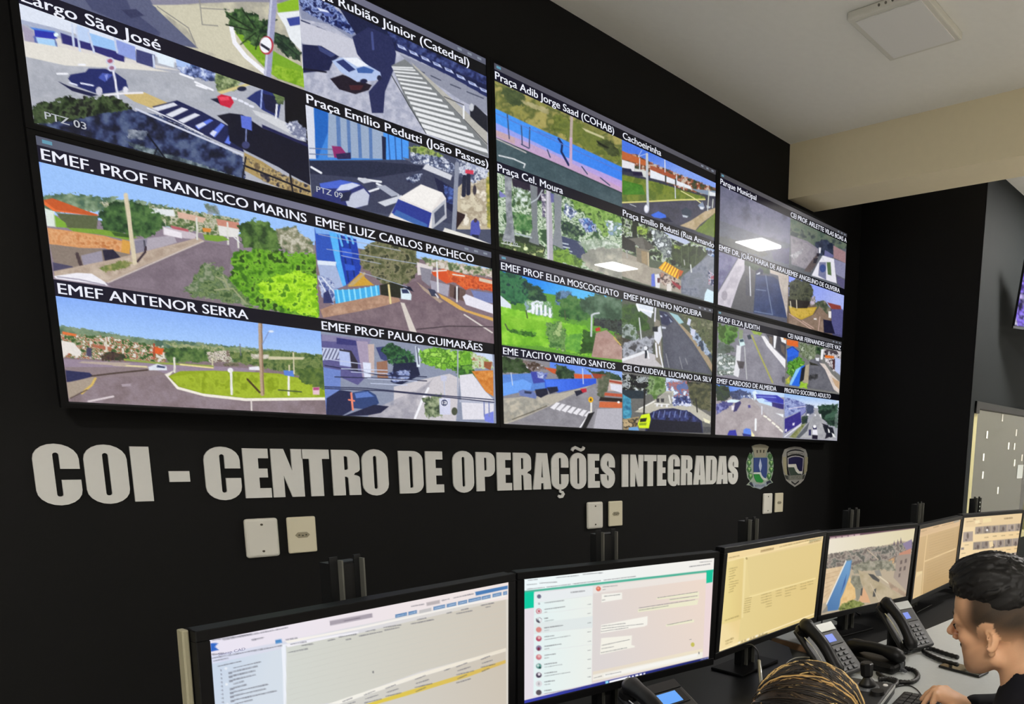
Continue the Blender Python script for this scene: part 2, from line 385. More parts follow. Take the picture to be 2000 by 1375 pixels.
def feed_van(c):
    c.bg('4a5068').t(*B_)
    c.P('3f86dc', '100,620 160,640 420,740 745,850 745,975 140,980'); c.P('d8dcea', '100,620 165,645 178,970 130,970'); c.P('1f64c0', '165,645 250,680 255,800 190,965 178,965')
    c.P('9aacc8', '255,685 590,800 585,970 250,960'); c.PP('5a7cb4', '300,700 325,708 335,960 310,960|365,725 385,730 395,960 375,960|430,745 450,752 460,965 440,965|500,770 520,776 525,970 505,970')
    c.P('4d9af2', '590,800 742,850 742,975 600,975'); c.LL('2a5aa8', 7, '620,820 630,975|660,830 668,975|700,845 705,975'); c.P('1b2040', '580,830 606,838 606,975 585,975')
    c.LL('6a7698', 6, '140,905 280,912|140,940 280,945'); c.P('8f2a6a', '275,890 330,895 370,945 360,968 290,962'); c.P('2a2450', '300,940 390,930 392,970 310,972')
    c.P('3b405a', '135,980 745,975 1020,1060 1240,1180 1240,1400 160,1240'); c.P('5a6078', '700,960 1020,1020 1020,1080 830,1030'); c.P('242a44', '140,980 520,985 840,1010 820,1040 500,1090 140,1060')
    c.N(['6d8a3c', 'a8b86a', '4a5a3c'], 26, '745,900 840,890 960,950 900,980 760,940', 12); c.N(['c9cfe0', '2f3758', '8f9ab8', 'e6e9f2'], 24, '750,930 960,960 1030,1010 1010,1060 860,1010 760,990', 10)
    c.P('d5d7e0', '850,1000 1010,1070 1000,1100 830,1030'); c.LL('e8ebf2', 13, '150,1020 210,1055|440,1090 575,1110|500,1170 560,1150|550,1120 680,1190'); c.P('c9cdd8', '430,1095 480,1085 520,1110 470,1120'); c.P('d3d7e2', '555,1235 700,1190 720,1220 600,1260'); c.P('aab0c2', '545,1135 600,1130 690,1190 640,1200')
    c.N(['171c38', '3a4468', 'c4ccdf'], 22, '730,1090 800,1055 830,1060 800,1110 740,1115', 10)
    c.P('1d2144', '900,1080 1020,1150 1020,1300 960,1260 930,1180'); c.N(['1b2250', '5a78c8'], 26, '960,1130 1020,1150 1020,1250 970,1230', 8)
    c.P('c6b9a0', '1040,1150 1110,1080 1180,1010 1240,1040 1250,1400 1040,1400'); c.N(['d8cfb8', 'a89a84', 'efe8da'], 36, '1060,1140 1240,1060 1240,1380 1060,1380', 6)
    c.N(['7a8040', 'c8b85a'], 22, '1215,1040 1250,1060 1255,1390 1225,1390', 6); c.N(['8f98b8', 'dfe3ee', '4a5270'], 22, '1030,960 1230,1030 1230,1080 1130,1120 1050,1060', 10)
    c.P('2a3272', '158,1190 210,1120 330,1095 450,1120 510,1180 500,1240 400,1290 160,1230'); c.P('4a66d0', '200,1120 330,1098 440,1120 350,1150 210,1150'); c.P('cfd6ee', '330,1130 400,1115 450,1130 380,1160 300,1165'); c.P('c3c8dc', '400,1180 470,1150 505,1190 495,1250 380,1280 360,1230'); c.P('232848', '330,1180 395,1165 380,1225 330,1230')
    c.P('e9e4e2', '690,1205 820,1125 950,1175 972,1210 975,1330 880,1400 610,1345'); c.P('f4f1ee', '690,1205 820,1127 950,1178 885,1285'); c.P('2a3a94', '680,1215 885,1300 865,1395 640,1300'); c.P('3f68b0', '670,1280 860,1370 850,1398 650,1310'); c.P('b9bcc6', '888,1290 970,1215 975,1330 885,1400'); c.P('4a5068', '900,1300 960,1245 965,1310 905,1370')
    c.L('8f95a8', 26, '1040,1000 1020,1400'); c.LL('20243c', 26, '1085,1080 1080,1190|1110,1070 1108,1180'); c.P('d8405a', '1090,1035 1140,1040 1140,1065 1090,1058'); c.P('2c1c22', '1040,1290 1090,1310 1085,1330 1035,1400')
    c.E('3a3440', (1147, 1160), (11, 30)); c.E('5a64c0', (1150, 1365), (26, 26))
    c.t(*D_)
    c.P('5058b0', '1030,120 1050,95 1075,100 1090,160 1080,190 1025,190'); c.E('4a3a48', (1058, 95), (11, 13)); c.P('1c2240', '1035,180 1078,185 1075,225 1042,222'); c.L('2a2a24', 9, '880,150 1040,195'); c.P('e8e6e0', '870,140 1030,190 1150,240 1150,260 850,180')
def feed_road(c):
    c.bg('8d7f8e').t(*A_)
    c.G('8fb4fb', 'a9cbff', (300, 1000), (330, 1100), '200,900 2000,1300 2000,1500 200,1300')
    c.t(*C_)
    c.P('9cc4fc', '250,-260 2000,0 2000,260 250,-40')
    c.N(['4d6a58', '6d8668', '8fa48a'], 40, '240,-60 420,-70 700,-40 1000,0 1080,40 1000,80 700,40 400,40 240,40', 20)
    c.N(['46603c', '7a8a5c', 'cfc8b8', '5a7048'], 24, '600,-20 1080,20 1300,60 1460,90 1450,190 1300,190 1000,130 700,60', 14)
    c.N(['9aa6bc', '6a7a6a'], 20, '1250,-10 1330,10 1340,60 1270,60', 12)
    c.P('e4e8ea', '900,20 1060,30 1070,70 930,66'); c.P('d8b2a0', '1080,40 1260,80 1240,110 1090,80'); c.P('c98a78', '1320,85 1460,110 1460,150 1330,130'); c.P('e4e2e0', '1330,125 1465,150 1450,200 1340,190'); c.P('d88a3c', '1235,140 1290,145 1285,168 1240,165')
    c.P('e8713a', '265,-30 330,-20 600,60 590,70 330,40 270,0'); c.P('c65a2c', '265,-28 320,-40 430,0 600,64 560,66 340,30')
    c.P('5c6446', '345,50 600,68 590,150 400,140'); c.P('dfe8e0', '270,20 330,40 340,135 285,130'); c.P('7fae3a', '330,60 400,110 410,140 340,135')
    c.N(['223c26', '3a5c34', '567a44'], 34, '600,60 700,-20 860,-10 990,60 1000,140 900,200 700,180 620,140', 26)
    c.P('7aa03a', '410,140 620,150 780,180 840,200 780,215 600,180 450,165'); c.P('3c5a2c', '680,165 820,185 820,205 700,190')
    c.P('d89a66', '290,140 470,165 640,190 790,235 790,300 740,310 640,265 500,265 300,240'); c.N(['c07a48', 'e0aa7a', 'd08c58'], 30, '300,150 470,175 790,240 790,300 640,262 310,230', 6)
    c.P('8a7c72', '300,240 480,262 640,270 790,300 800,340 640,370 500,390 330,360'); c.P('9a94a4', '495,310 620,280 630,350 510,380'); c.P('27233a', '625,275 690,272 735,320 700,345 640,350'); c.L('4a3c40', 22, '470,300 500,385'); c.P('4c4864', '320,350 440,375 470,395 325,405')
    c.P('d7a04c', '745,210 800,225 790,300 740,290'); c.P('b0a8b4', '810,215 1060,185 1080,230 900,285 830,300'); c.P('8a8698', '815,220 900,205 890,280 830,300'); c.L('4c4a58', 10, '880,220 890,285'); c.P('c8bcc6', '990,130 1160,165 1200,180 1190,210 1080,200 1000,185'); c.P('b8606a', '1040,125 1150,150 1150,165 1050,145'); c.P('ece6ee', '1000,140 1110,170 1110,205 1000,180')
    c.P('bba898', '330,405 700,330 1100,230 1210,200 1250,222 900,370 660,475 330,440'); c.N(['a89484', 'd0c0b0'], 40, '340,410 700,345 1100,240 1210,215 900,350 660,460 420,430', 0, .7)
    c.N(['6a7a40', 'a8a06a'], 26, '600,390 740,340 820,350 760,390 640,410', 10)
    c.P('7f717c', '660,485 860,380 1250,225 1400,250 1420,300 1400,400 1500,640 700,510'); c.N(['786a76', '8a7c88'], 60, '700,480 1250,240 1400,260 1390,400 1400,560 760,500', 0, .8); c.L('d0c4be', 8, '660,475 900,370 1240,222')
    c.L('d9ccb0', 26, '768,-60 800,180 822,355'); c.L('3a2c38', 14, '840,345 885,290 890,260'); c.LL('dcdcd4', 11, '1200,80 1204,210|1388,110 1392,240|1450,200 1455,260'); c.L('e4e4ea', 6, '1430,200 1465,230')
    c.P('7aa23a', '1240,180 1360,190 1400,215 1330,225 1250,215')
    c.N(['2c4426', '4a6a34', '6a8a48'], 36, '1460,130 1540,90 1640,110 1700,180 1720,270 1600,310 1500,260 1450,200', 26)
    c.N(['5a6a4c', '8a8a70', 'c8c4b4'], 26, '1680,150 1800,130 1870,200 1910,230 1920,300 1760,290 1700,240', 16)
    c.N(['3a6a1e', '5f9a26', '7cb834', '2c4a1c'], 34, '1420,290 1560,270 1750,290 1930,300 1950,700 1500,620 1400,480', 26)
    c.N(['77b41c', '9cd424', 'b9ea3c', '4f8a1c'], 30, '1560,480 1700,430 1800,400 1930,440 1950,690 1760,640 1600,560', 24)
    c.N(['3f5a34', '7a8f5c', '56704a', '8f9a7c'], 32, '1120,540 1200,420 1230,360 1360,370 1410,480 1560,620 1300,580', 26, .95)
    c.LL('9aa07a', 9, '1310,520 1420,510 1500,600|1360,430 1400,520|1320,440 1380,470')
    c.P('f0eef6', '330,435 470,415 560,420 640,470 660,495 340,450'); c.L('a8a2b4', 8, '350,440 480,455 640,490')
def feed_roundabout(c):
    c.bg('86747a').t(*C_)
    c.G('86aef8', 'a5cafc', (900, 600), (880, 820), '300,500 2000,720 2000,960 300,800')
    c.N(['4c6a5a', '6a8468', '87997c'], 50, '350,735 600,770 900,820 1150,835 1500,870 1990,920 1990,980 1400,960 900,900 350,850', 10)
    c.N(['7a9060', 'b0b088', '5a7848'], 30, '1000,840 1500,880 1600,890 1500,930 1100,890', 14)
    c.N(['3c5a30', '57743c', 'cbb8a4', 'b05a48', '6a8048', 'e0d8d0'], 22, '370,790 640,800 900,850 1060,880 1000,960 700,950 380,930', 12, con=3)
    c.N(['304c2c', '4c6c38', '688448'], 28, '1000,870 1240,880 1330,900 1300,960 1020,960', 14); c.N(['d8ccc0', '8a8a70', 'e8e0d8', '7a6a60'], 18, '1260,900 1400,890 1420,960 1280,960', 10, con=3)
    c.N(['57703c', '7a8a50', '3f5a30'], 26, '1400,900 1700,890 1985,920 1990,1050 1800,1040 1640,1000 1420,960', 14); c.N(['e2ded4', 'b8b0a0'], 18, '1530,910 1640,915 1640,940 1540,940', 6); c.P('cfc8a8', '1640,925 1860,930 1850,945 1640,945')
    c.P('c2584a', '375,850 470,860 480,880 380,868'); c.P('e2743c', '380,772 470,790 460,803 380,790'); c.P('e6e0da', '372,828 450,842 500,900 490,925 420,905 380,940'); c.P('4a4460', '530,870 560,875 560,930 525,920'); c.P('b06a50', '560,850 680,870 680,890 570,870'); c.N(['30222a', '544038', '2c3a28'], 22, '610,920 680,895 760,915 780,950 620,950', 8)
    c.P('e0602c', '935,865 1000,880 990,915 930,905'); c.L('a84a34', 10, '940,850 940,940'); c.L('dfd8c8', 9, '645,810 652,895')
    c.P('98879a', '380,940 560,950 700,960 1040,970 1300,985 1560,1000 1560,1020 1000,1030 560,1040 400,1000'); c.P('8c7c80', '400,990 900,990 1010,1030 1500,1170 1990,1190 1995,1300 430,1220')
    c.P('ded0a4', '690,970 900,985 900,995 690,982'); c.P('b8a89c', '500,955 800,965 760,985 480,965'); c.L('8fa04c', 12, '760,945 950,965 1300,985')
    c.L('e8d99a', 9, '1100,975 1300,995|1300,995 1320,997'.split('|')[0])
    c.N(['7a696e', '958690'], 70, '430,1060 1000,1040 1300,1150 1990,1200 1990,1290 430,1210', 0, .7)
    c.P('262a56', '400,1010 545,1025 572,1045 440,1085 405,1080'); c.P('a8998a', '408,1085 570,1050 580,1062 530,1120 420,1185'); c.L('d8b860', 14, '582,1060 560,1100 500,1150'); c.L('50423c', 10, '560,1045 700,1028 900,1008'); c.L('5a4a44', 7, '430,1180 530,1130')
    c.L('d8ccd0', 12, '540,1200 690,1170'); c.PP('a89aa4', '740,1095 800,1090 800,1108 745,1110')
    c.P('f2ece0', '1005,1035 1060,1012 1030,1050 1090,1110 1240,1150 1500,1180 1985,1172 1985,1192 1500,1198 1250,1170 1080,1125')
    c.G('8fa41e', '9db52a', (1050, 1040), (1900, 1150), '1028,1046 1100,1015 1300,1012 1560,1022 1700,1030 1985,1090 1988,1175 1500,1180 1240,1152 1090,1110'); c.N(['849a1a', 'abc034', '96aa28'], 40, '1040,1050 1300,1016 1700,1040 1985,1100 1980,1170 1500,1176 1240,1148 1090,1100', 0, .8)
    c.N(['3f5a2c', '667c3a'], 26, '1800,1000 1985,1000 1985,1130 1840,1080', 14)
    c.P('dfe4ee', '905,990 960,970 1015,985 1020,1010 910,1010'); c.P('3a4468', '960,978 1010,988 1005,998 955,992'); c.P('e8e8f0', '1520,990 1580,985 1590,1010 1520,1008'); c.N(['5a5448', '8a8468'], 16, '1360,970 1450,960 1460,985 1370,985', 6)
    c.L('b89e86', 24, '1588,720 1592,900 1602,1155'); c.L('8a7058', 8, '1596,720 1600,900 1610,1155'); c.L('4a3c20', 12, '1510,1065 1585,1145'); c.L('8094c8', 6, '1602,850 1640,775'); c.E('dfe9fa', (1655, 773), (16, 7))
    c.E('f0f0f6', (1406, 1010), (17, 15)); c.L('ecebe8', 14, '1410,1010 1414,1155'); c.L('e6e2d8', 12, '1064,935 1066,1020'); c.L('f0ede8', 13, '1762,1040 1762,1160'); c.P('5d84d8', '1730,1010 1795,1012 1795,1050 1735,1040'); c.L('4a5a34', 8, '1700,1130 1840,1142'); c.LL('d8d0b0', 8, '1790,905 1795,1030|1297,940 1297,980|1765,980 1765,1012'); c.LL('6a6a7a', 5, '1465,850 1470,920'); c.P('e6c4d0', '1908,1115 1950,1112 1950,1160 1910,1158'); c.P('b04a80', '1912,1116 1948,1114 1948,1130 1912,1132'); c.L('e8e0dc', 9, '1533,1190 1537,1270')
def feed_school(c):
    c.bg('83707a').t(*D_)
    c.P('a5cafc', '-40,60 1300,340 1300,430 -40,200')
    c.P('2f56bc', '75,140 190,160 230,320 270,490 200,520 90,330'); c.P('7fb0f0', '75,130 200,160 205,185 85,175'); c.P('58b6fa', '165,165 215,175 270,490 240,500 200,330'); c.P('1d3fae', '215,180 330,210 360,380 350,420 270,490 235,330'); c.LL('14307e', 10, '240,190 285,470|285,205 320,440'); c.LL('63b4f4', 13, '225,180 245,250|265,185 280,230|300,195 312,235'); c.PP('2f5ad0', '240,260 300,270 310,330 250,320|260,360 320,370 325,400 265,400')
    c.P('a9b8dc', '92,345 200,350 250,500 180,520 110,440'); c.P('dfe9f8', '92,338 210,348 205,372 95,365'); c.N(['7b8cc0', 'c8d2ea', '4a5a9a'], 24, '95,430 180,450 210,520 190,610 120,560', 10); c.LL('e4e9f6', 6, '100,450 160,560|120,440 200,540'); c.P('30386a', '130,540 160,520 190,600 130,600')
    c.N(['4c5238', '6d7050', '8a8668', '363c2c'], 30, '350,280 420,230 560,220 690,270 710,340 690,440 600,500 480,480 400,400 350,360', 20)
    c.P('d0a13a', '360,410 390,450 440,490 280,500 300,470'); c.P('c0a878', '280,490 380,410 390,420 310,495'); c.P('45b0ec', '195,520 330,515 470,490 475,550 330,590 205,605'); c.LL('8fe0ff', 10, '215,520 228,600|248,520 262,600|285,518 295,596|318,516 328,590|352,512 360,582|386,506 394,572|420,500 428,562|450,496 458,555')
    c.P('2a2c24', '475,490 560,470 620,500 600,570 480,550'); c.P('b08a74', '110,640 200,605 480,550 590,570 600,590 420,640 130,690'); c.N(['a07c68', 'c8a48c'], 30, '120,640 480,560 580,580 400,640 130,685', 0, .8)
    c.P('7a6670', '125,690 420,640 600,590 640,480 740,450 860,570 1170,760 1170,860 700,770'); c.N(['71606a', '8a7880'], 50, '150,690 640,590 860,590 1160,770 1150,840 700,760', 0, .8)
    c.P('e0d8d8', '700,350 800,375 790,420 705,430'); c.P('8c8a98', '720,380 790,395 780,500 730,460'); c.N(['58684a', '8fa07a', 'b8a898', 'd8d0c8'], 22, '720,320 860,340 1160,390 1170,440 980,420 760,370', 12, con=3)
    c.P('d8552c', '790,410 860,390 960,420 1160,460 1165,530 1050,500 1000,520 930,470 880,480 800,430'); c.N(['c64a26', 'e6703c', 'b84828'], 24, '880,400 1160,460 1160,520 1000,510 900,460', 8); c.P('d8c8b4', '1080,445 1165,465 1165,485 1080,465'); c.LL('e8e0d4', 8, '800,405 880,400|920,425 990,435')
    c.P('6a5450', '900,480 1000,520 990,590 900,560'); c.P('7884b8', '1030,520 1165,540 1165,600 1060,590'); c.P('a8a4b4', '780,460 900,490 890,560 790,520'); c.P('e8e6f2', '980,560 1000,545 1165,610 1165,665 1000,610'); c.P('3c2c30', '930,500 960,510 955,585 925,570'); c.LL('e6e6ea', 10, '822,350 830,530|945,500 945,590')
    c.P('d8aa5c', '830,540 900,575 1000,640 1165,690 1165,710 960,640 850,570'); c.P('b09c8c', '700,470 780,530 860,590 840,600 740,520')
    c.P('dff0f8', '600,510 645,510 668,550 665,582 605,575'); c.P('2f3a60', '605,515 640,515 655,540 612,540'); c.P('1c1e34', '600,490 660,500 680,530 650,520'); c.P('3c4058', '768,510 810,520 830,560 790,558'); c.L('dcdce4', 8, '815,545 830,565')
    c.P('d8cfc8', '600,595 625,600 700,780 655,770'); c.L('d8d0cc', 9, '990,670 1160,780'); c.L('4c4048', 7, '700,760 900,740 1165,745'); c.L('e6d49a', 12, '528,490 540,600'); c.LL('aab4cc', 4, '100,180 600,280|150,270 700,360|240,310 480,360|350,410 640,500')
def feed_wires(c):
    c.bg('8d95ac').t(*D_)
    c.P('5d5a90', '110,790 400,830 440,900 420,1020 340,1100 120,1000'); c.P('8a84a8', '120,790 420,820 410,850 120,830'); c.P('3a3a78', '210,810 340,830 340,860 210,850'); c.P('c4cbe6', '120,870 260,880 230,940 120,950')
    for k in range(7): c.L('3a3c66', 6, [(125 + 22 * k, 880), (95 + 22 * k, 945)])
    c.P('a89ab4', '330,830 400,835 420,1050 370,1060'); c.P('c8b4b0', '400,850 440,850 440,1040 415,1045'); c.P('302c3c', '225,880 300,890 340,960 340,1020 300,1000'); c.P('b4c2ee', '225,890 290,900 300,990 230,980')
    c.P('3c4478', '450,870 540,860 520,960 480,940'); c.P('9a705c', '455,960 520,950 525,1060 460,1060'); c.P('7088cc', '130,990 235,1010 235,1120 220,1260 140,1280'); c.P('dfe6fa', '370,960 420,965 420,1060 380,1060')
    c.N(['1d3c2c', '2f5c38', '3f7444', '182c34'], 26, '480,880 540,850 640,880 690,920 680,960 590,980 540,970', 18); c.P('1c2242', '560,970 700,960 720,1040 600,1100 540,1080'); c.N(['20264c', '8090c4', 'c4cce4'], 22, '520,1030 590,1010 660,1010 650,1060 560,1090', 10)
    c.P('dfeaf6', '690,860 720,880 720,990 700,990'); c.P('cfdcf4', '880,890 1160,910 1165,960 1100,950')
    c.N(['5f9c2c', '86c43c', '4a7c28', 'a4d85a'], 30, '710,890 800,870 950,890 1050,900 1060,980 980,1010 850,1000 740,970', 22); c.N(['3f7430', '2c5428', '6aa23c'], 26, '920,990 1040,970 1060,1060 1010,1100 960,1060', 16)
    c.N(['9ab46a', 'd0dcc0', 'a87a5c'], 24, '1030,900 1110,930 1160,960 1165,1000 1040,1000', 10); c.P('9a5a3c', '1110,955 1160,960 1150,1010 1110,990'); c.P('d8863c', '1035,1015 1165,1010 1168,1170 1120,1140'); c.N(['c8742c', 'e09a50'], 20, '1050,1020 1165,1020 1165,1160 1110,1110', 4)
    c.P('cfcad0', '560,1110 760,1060 900,1030 960,1060 940,1320 400,1300 420,1250 560,1230'); c.P('a9a6b0', '430,1240 560,1220 760,1100 800,1060 700,1180 680,1310 400,1300'); c.N(['9c9aa8', 'c4c0c8'], 40, '430,1250 700,1130 790,1070 690,1300 420,1300', 0, .7); c.L('f4f4fa', 14, '770,1120 730,1200 690,1300'); c.N(['3c4a38', '7a8a68', 'a8b090'], 24, '740,1180 850,1150 860,1290 760,1300', 18)
    c.P('2f4478', '290,1180 310,1145 400,1130 450,1160 470,1210 420,1250 300,1240'); c.P('5d7cc4', '320,1150 400,1140 440,1170 330,1180'); c.P('20264c', '230,1130 300,1140 310,1250 240,1290 145,1290 150,1180'); c.P('1d2040', '440,1220 530,1230 480,1270 400,1285 250,1290'); c.L('f08a70', 12, '300,1150 310,1250'); c.L('f08a70', 10, '285,1190 318,1196')
    c.P('e2e0ea', '960,1040 1040,1030 1110,1130 1170,1190 1170,1310 980,1310'); c.P('b4b8cc', '960,1190 1170,1200 1170,1215 960,1205'); c.P('7a86e0', '1110,1280 1168,1260 1170,1335 1115,1320'); c.LL('7c86b8', 7, '1110,1200 1112,1290|1140,1200 1142,1290')
    c.P('d4d6ee', '836,1180 905,1180 905,1280 840,1280'); c.E('f2f2fa', (868, 1208), (24, 24)); c.E('38406a', (868, 1208), (20, 20)); c.E('f2f2fa', (868, 1208), (15, 15)); c.LL('20264c', 5, '862,1196 862,1220|862,1197 876,1197|862,1208 874,1208|862,1219 876,1219'); c.L('c4c8dc', 8, '865,1040 870,1180'); c.P('c8cae2', '845,1040 885,1045 880,1075 848,1075'); c.E('4a5040', (930, 1260), (18, 24)); c.L('aab0c4', 8, '950,880 950,1180'); c.L('6a7088', 10, '700,870 712,970')
    c.LL('262a4a', 6, '130,1110 400,1120 700,1150 1170,1190|130,1120 500,1135 800,1165 1170,1205|140,980 480,1040 760,1050|200,1050 520,1060 760,1075'); c.LL('c8d0ea', 5, '140,940 360,970|300,1020 520,1030|400,1060 700,1075|240,1000 520,1010|420,1090 640,1100')
def feed_fence(c):
    c.bg('7d8048').t(*E_)
    c.N(['7c7e44', '989450', '5f6838', 'aaa05e'], 60, '40,100 780,400 780,660 40,340', 0)
    c.N(['3c4a30', '58643c'], 30, '120,190 220,220 240,290 160,290 110,230', 16); c.N(['b8b084', 'a09a6c'], 30, '210,260 360,310 360,340 240,290', 8); c.N(['5f6c34', '76803c', '485428'], 50, '380,340 500,380 600,430 740,520 750,620 500,490 380,420', 24); c.N(['3a4228', '55603a'], 26, '610,470 700,480 750,560 700,560 640,520', 14); c.P('c8c498', '540,410 660,460 660,472 560,430'); c.P('20241c', '620,480 690,520 670,520 630,500')
    c.G('489af6', '3c82f0', (70, 300), (750, 640), '60,300 250,390 420,465 760,625 765,720 400,570 60,400'); c.G('9aa4f0', 'c8a0d8', (400, 520), (370, 620), '60,375 400,545 765,700 765,770 400,605 65,465'); c.P('c9a6c4', '70,420 250,490 400,560 765,740 765,768 400,606 70,460', .8); c.P('c8a89c', '70,420 180,465 180,500 70,450', .6)
    c.LL('3e4a6c', 6, '140,340 150,470|215,400 220,500|260,410 258,520|215,500 256,522|355,530 370,570|540,620 570,660|640,680 690,720'); c.L('1c2a5c', 11, '415,470 435,500 430,540 470,612'); c.LL('5a78d0', 4, '70,330 760,650|300,430 400,470')
    c.P('42565e', '60,458 400,600 770,765 770,850 400,730 60,600'); c.N(['3c5058', '4c6068'], 40, '70,470 770,780 770,840 70,600', 0, .8); c.LL('2c3a40', 5, '70,462 400,604 768,768'); c.L('b8b4b4', 7, '80,470 230,540 240,545')
    c.L('b8a8a0', 15, '486,340 482,470'); c.L('c8a8c8', 15, '482,470 480,625'); c.LL('dce0e4', 7, '95,560 180,580|180,582 235,606 228,625')
def feed_park(c):
    c.bg('6f8468').t(*I_)
    c.N(['37553c', '5f8258', 'a8c09a', 'dfe8dc', '486a44', 'c0d0b8'], 46, '-60,430 1000,760 1000,1300 -60,1080', 0, con=3)
    c.P('2c2438', '80,490 350,560 340,680 130,640 90,560'); c.N(['e4ecea', '8fa890', '48603c'], 30, '90,560 240,600 240,740 110,700', 20, con=3); c.N(['35603a', '4d8048', '8aa878'], 36, '100,780 240,800 260,930 110,930', 24)
    c.N(['3a5a3c', '1f3438', '5f7a58'], 36, '480,830 620,880 680,960 560,980 490,930', 16); c.N(['6a98d8', '3a4a8a', 'c8d4f4', '26304a'], 30, '620,820 760,820 770,920 680,930', 14); c.N(['f0f4f8', '7a8ab0', '404a70'], 24, '520,690 620,770 560,830 500,770', 10, con=3); c.N(['567c38', '7ba24c', '94b862', '3c5a30'], 40, '560,640 980,790 980,940 830,960 700,800 600,740', 26); c.N(['e4ecf4', '6a8a68', '8fa8c4'], 34, '840,830 980,860 980,960 880,960', 18, con=3)
    c.P('2c3a2c', '-20,940 240,980 360,1060 330,1150 -40,1060'); c.N(['3c5030', '587040', '2a3826', 'c0cc8a'], 40, '-20,970 340,1060 350,1140 -20,1060', 10, con=2.6); c.P('3c4668', '480,960 640,1010 680,1100 760,1180 660,1160 480,1060'); c.LL('c4d0dc', 10, '490,1020 540,1030|500,1050 550,1060|520,1080 570,1090')
    c.N(['5c8230', '84ac44', '48682c'], 40, '410,1080 520,1060 640,1170 660,1230 420,1170', 26); c.N(['b8c4b4', '8a9c88', 'dce4dc'], 44, '600,1020 760,980 960,1020 960,1100 700,1090', 26, .8)
    c.N(['8c8c84', 'a4a298', 'c4bfb0'], 70, '640,1120 760,1060 1000,1060 1010,1330 700,1230', 20, .95)
    c.P('8c9098', '20,440 80,470 80,720 110,1020 0,1000 40,880 30,640'); c.N(['7a7e88', 'a4a8b0'], 30, '25,470 78,480 78,720 105,1010 10,990 40,860', 0); c.P('7c8288', '230,540 290,560 290,900 305,1040 220,1010 250,900'); c.P('868c94', '425,610 490,640 480,900 500,1070 410,1030 430,900')
    c.P('b4aebc', '360,580 400,590 410,800 420,1165 372,1150 360,800'); c.L('d4d0dc', 14, '374,590 378,1150'); c.L('c4ccd4', 10, '330,590 290,660 240,690'); c.N(['efe9f0', '5a5470'], 20, '320,610 360,620 355,820 330,800', 6, con=3); c.P('6a6aa0', '395,610 425,620 425,690 400,690')
    c.P('8080c0', '-20,590 40,640 0,650 -20,640'); c.LL('d4dcd0', 9, '0,1020 150,1050'); c.E('e6f0c0', (195, 1065), (18, 16)); c.L('b0bcc0', 14, '110,940 240,975')
def feed_avenue(c):
    c.bg('3a3c4c').t(*J_)
    c.G('4a78e4', '86a4f0', (400, 60), (440, 260), '50,-40 870,290 870,420 50,120')
    c.N(['3a4434', '56503c', '9a4a34', 'c8b8a8'], 26, '60,90 180,90 330,170 520,250 650,300 860,380 860,440 600,400 60,170', 10, con=2.6); c.P('c0663a', '60,60 180,110 270,150 270,190 60,130'); c.P('a8583c', '300,185 420,225 520,280 500,300 300,220'); c.P('e6e6ec', '60,135 170,170 170,240 60,200'); c.P('d8dcd8', '170,210 270,230 270,290 170,255'); c.P('e8ecf4', '300,220 420,270 520,310 640,360 650,390 520,350 420,320 300,290'); c.P('282c44', '70,205 140,215 150,245 75,235'); c.P('231d3c', '155,235 230,240 240,275 160,270'); c.LL('3a3c3a', 12, '430,275 430,320|515,300 515,345')
    c.N(['6c8030', '7f8c3a', '5c7030'], 50, '60,260 330,320 560,390 760,450 760,475 400,480 60,490', 6); c.P('3f7a26', '70,310 230,350 260,430 70,430'); c.N(['3a7024', '4f8a30'], 36, '75,315 230,355 250,425 75,425', 8)
    c.P('484858', '60,500 400,490 760,475 860,470 860,540 640,680 560,690 60,560'); c.N(['42424f', '54546a'], 60, '60,510 760,480 600,670 100,570', 0, .7); c.L('e0d884', 12, '60,497 300,487 560,474 760,470'); c.LL('e4e0a0', 8, '560,400 660,455 740,510')
    c.P('8a9ab0', '640,380 860,400 860,430 800,440 700,410'); c.P('e8ecf0', '790,400 858,420 858,445 800,440'); c.P('b8a484', '550,690 640,650 760,570 850,540 855,580 720,680 680,730'); c.N(['a8946c', 'c8b494'], 40, '560,695 760,580 850,550 700,700', 0, .7); c.N(['5d7428', '748a34'], 40, '680,735 860,570 870,800', 6)
    c.P('3c6ee4', '305,600 370,570 430,600 440,640 330,620'); c.P('20243c', '390,630 450,620 490,660 430,660'); c.P('3a4454', '560,560 600,535 650,570 640,620 580,620'); c.P('c8d0dc', '570,600 620,610 610,625 575,618'); c.P('8a98b0', '700,520 740,490 760,540 730,558'); c.P('e4e8f0', '715,530 752,535 745,556 720,552'); c.P('b0b8c8', '770,520 810,530 800,545 775,545')
    c.L('c4c8d0', 20, '273,90 276,350 282,540'); c.LL('dce0ec', 8, '423,130 425,240|212,130 212,220|510,360 512,460|522,270 525,350'); c.LL('c8ccc4', 9, '795,390 782,565|828,470 822,540|582,360 582,390'); c.LL('c8d4f0', 5, '230,60 200,110 260,90'); c.E('c0c4d8', (270, 550), (22, 36)); c.E('f0f0f8', (268, 548), (16, 29)); c.LL('d4dce4', 5, '130,510 180,530')
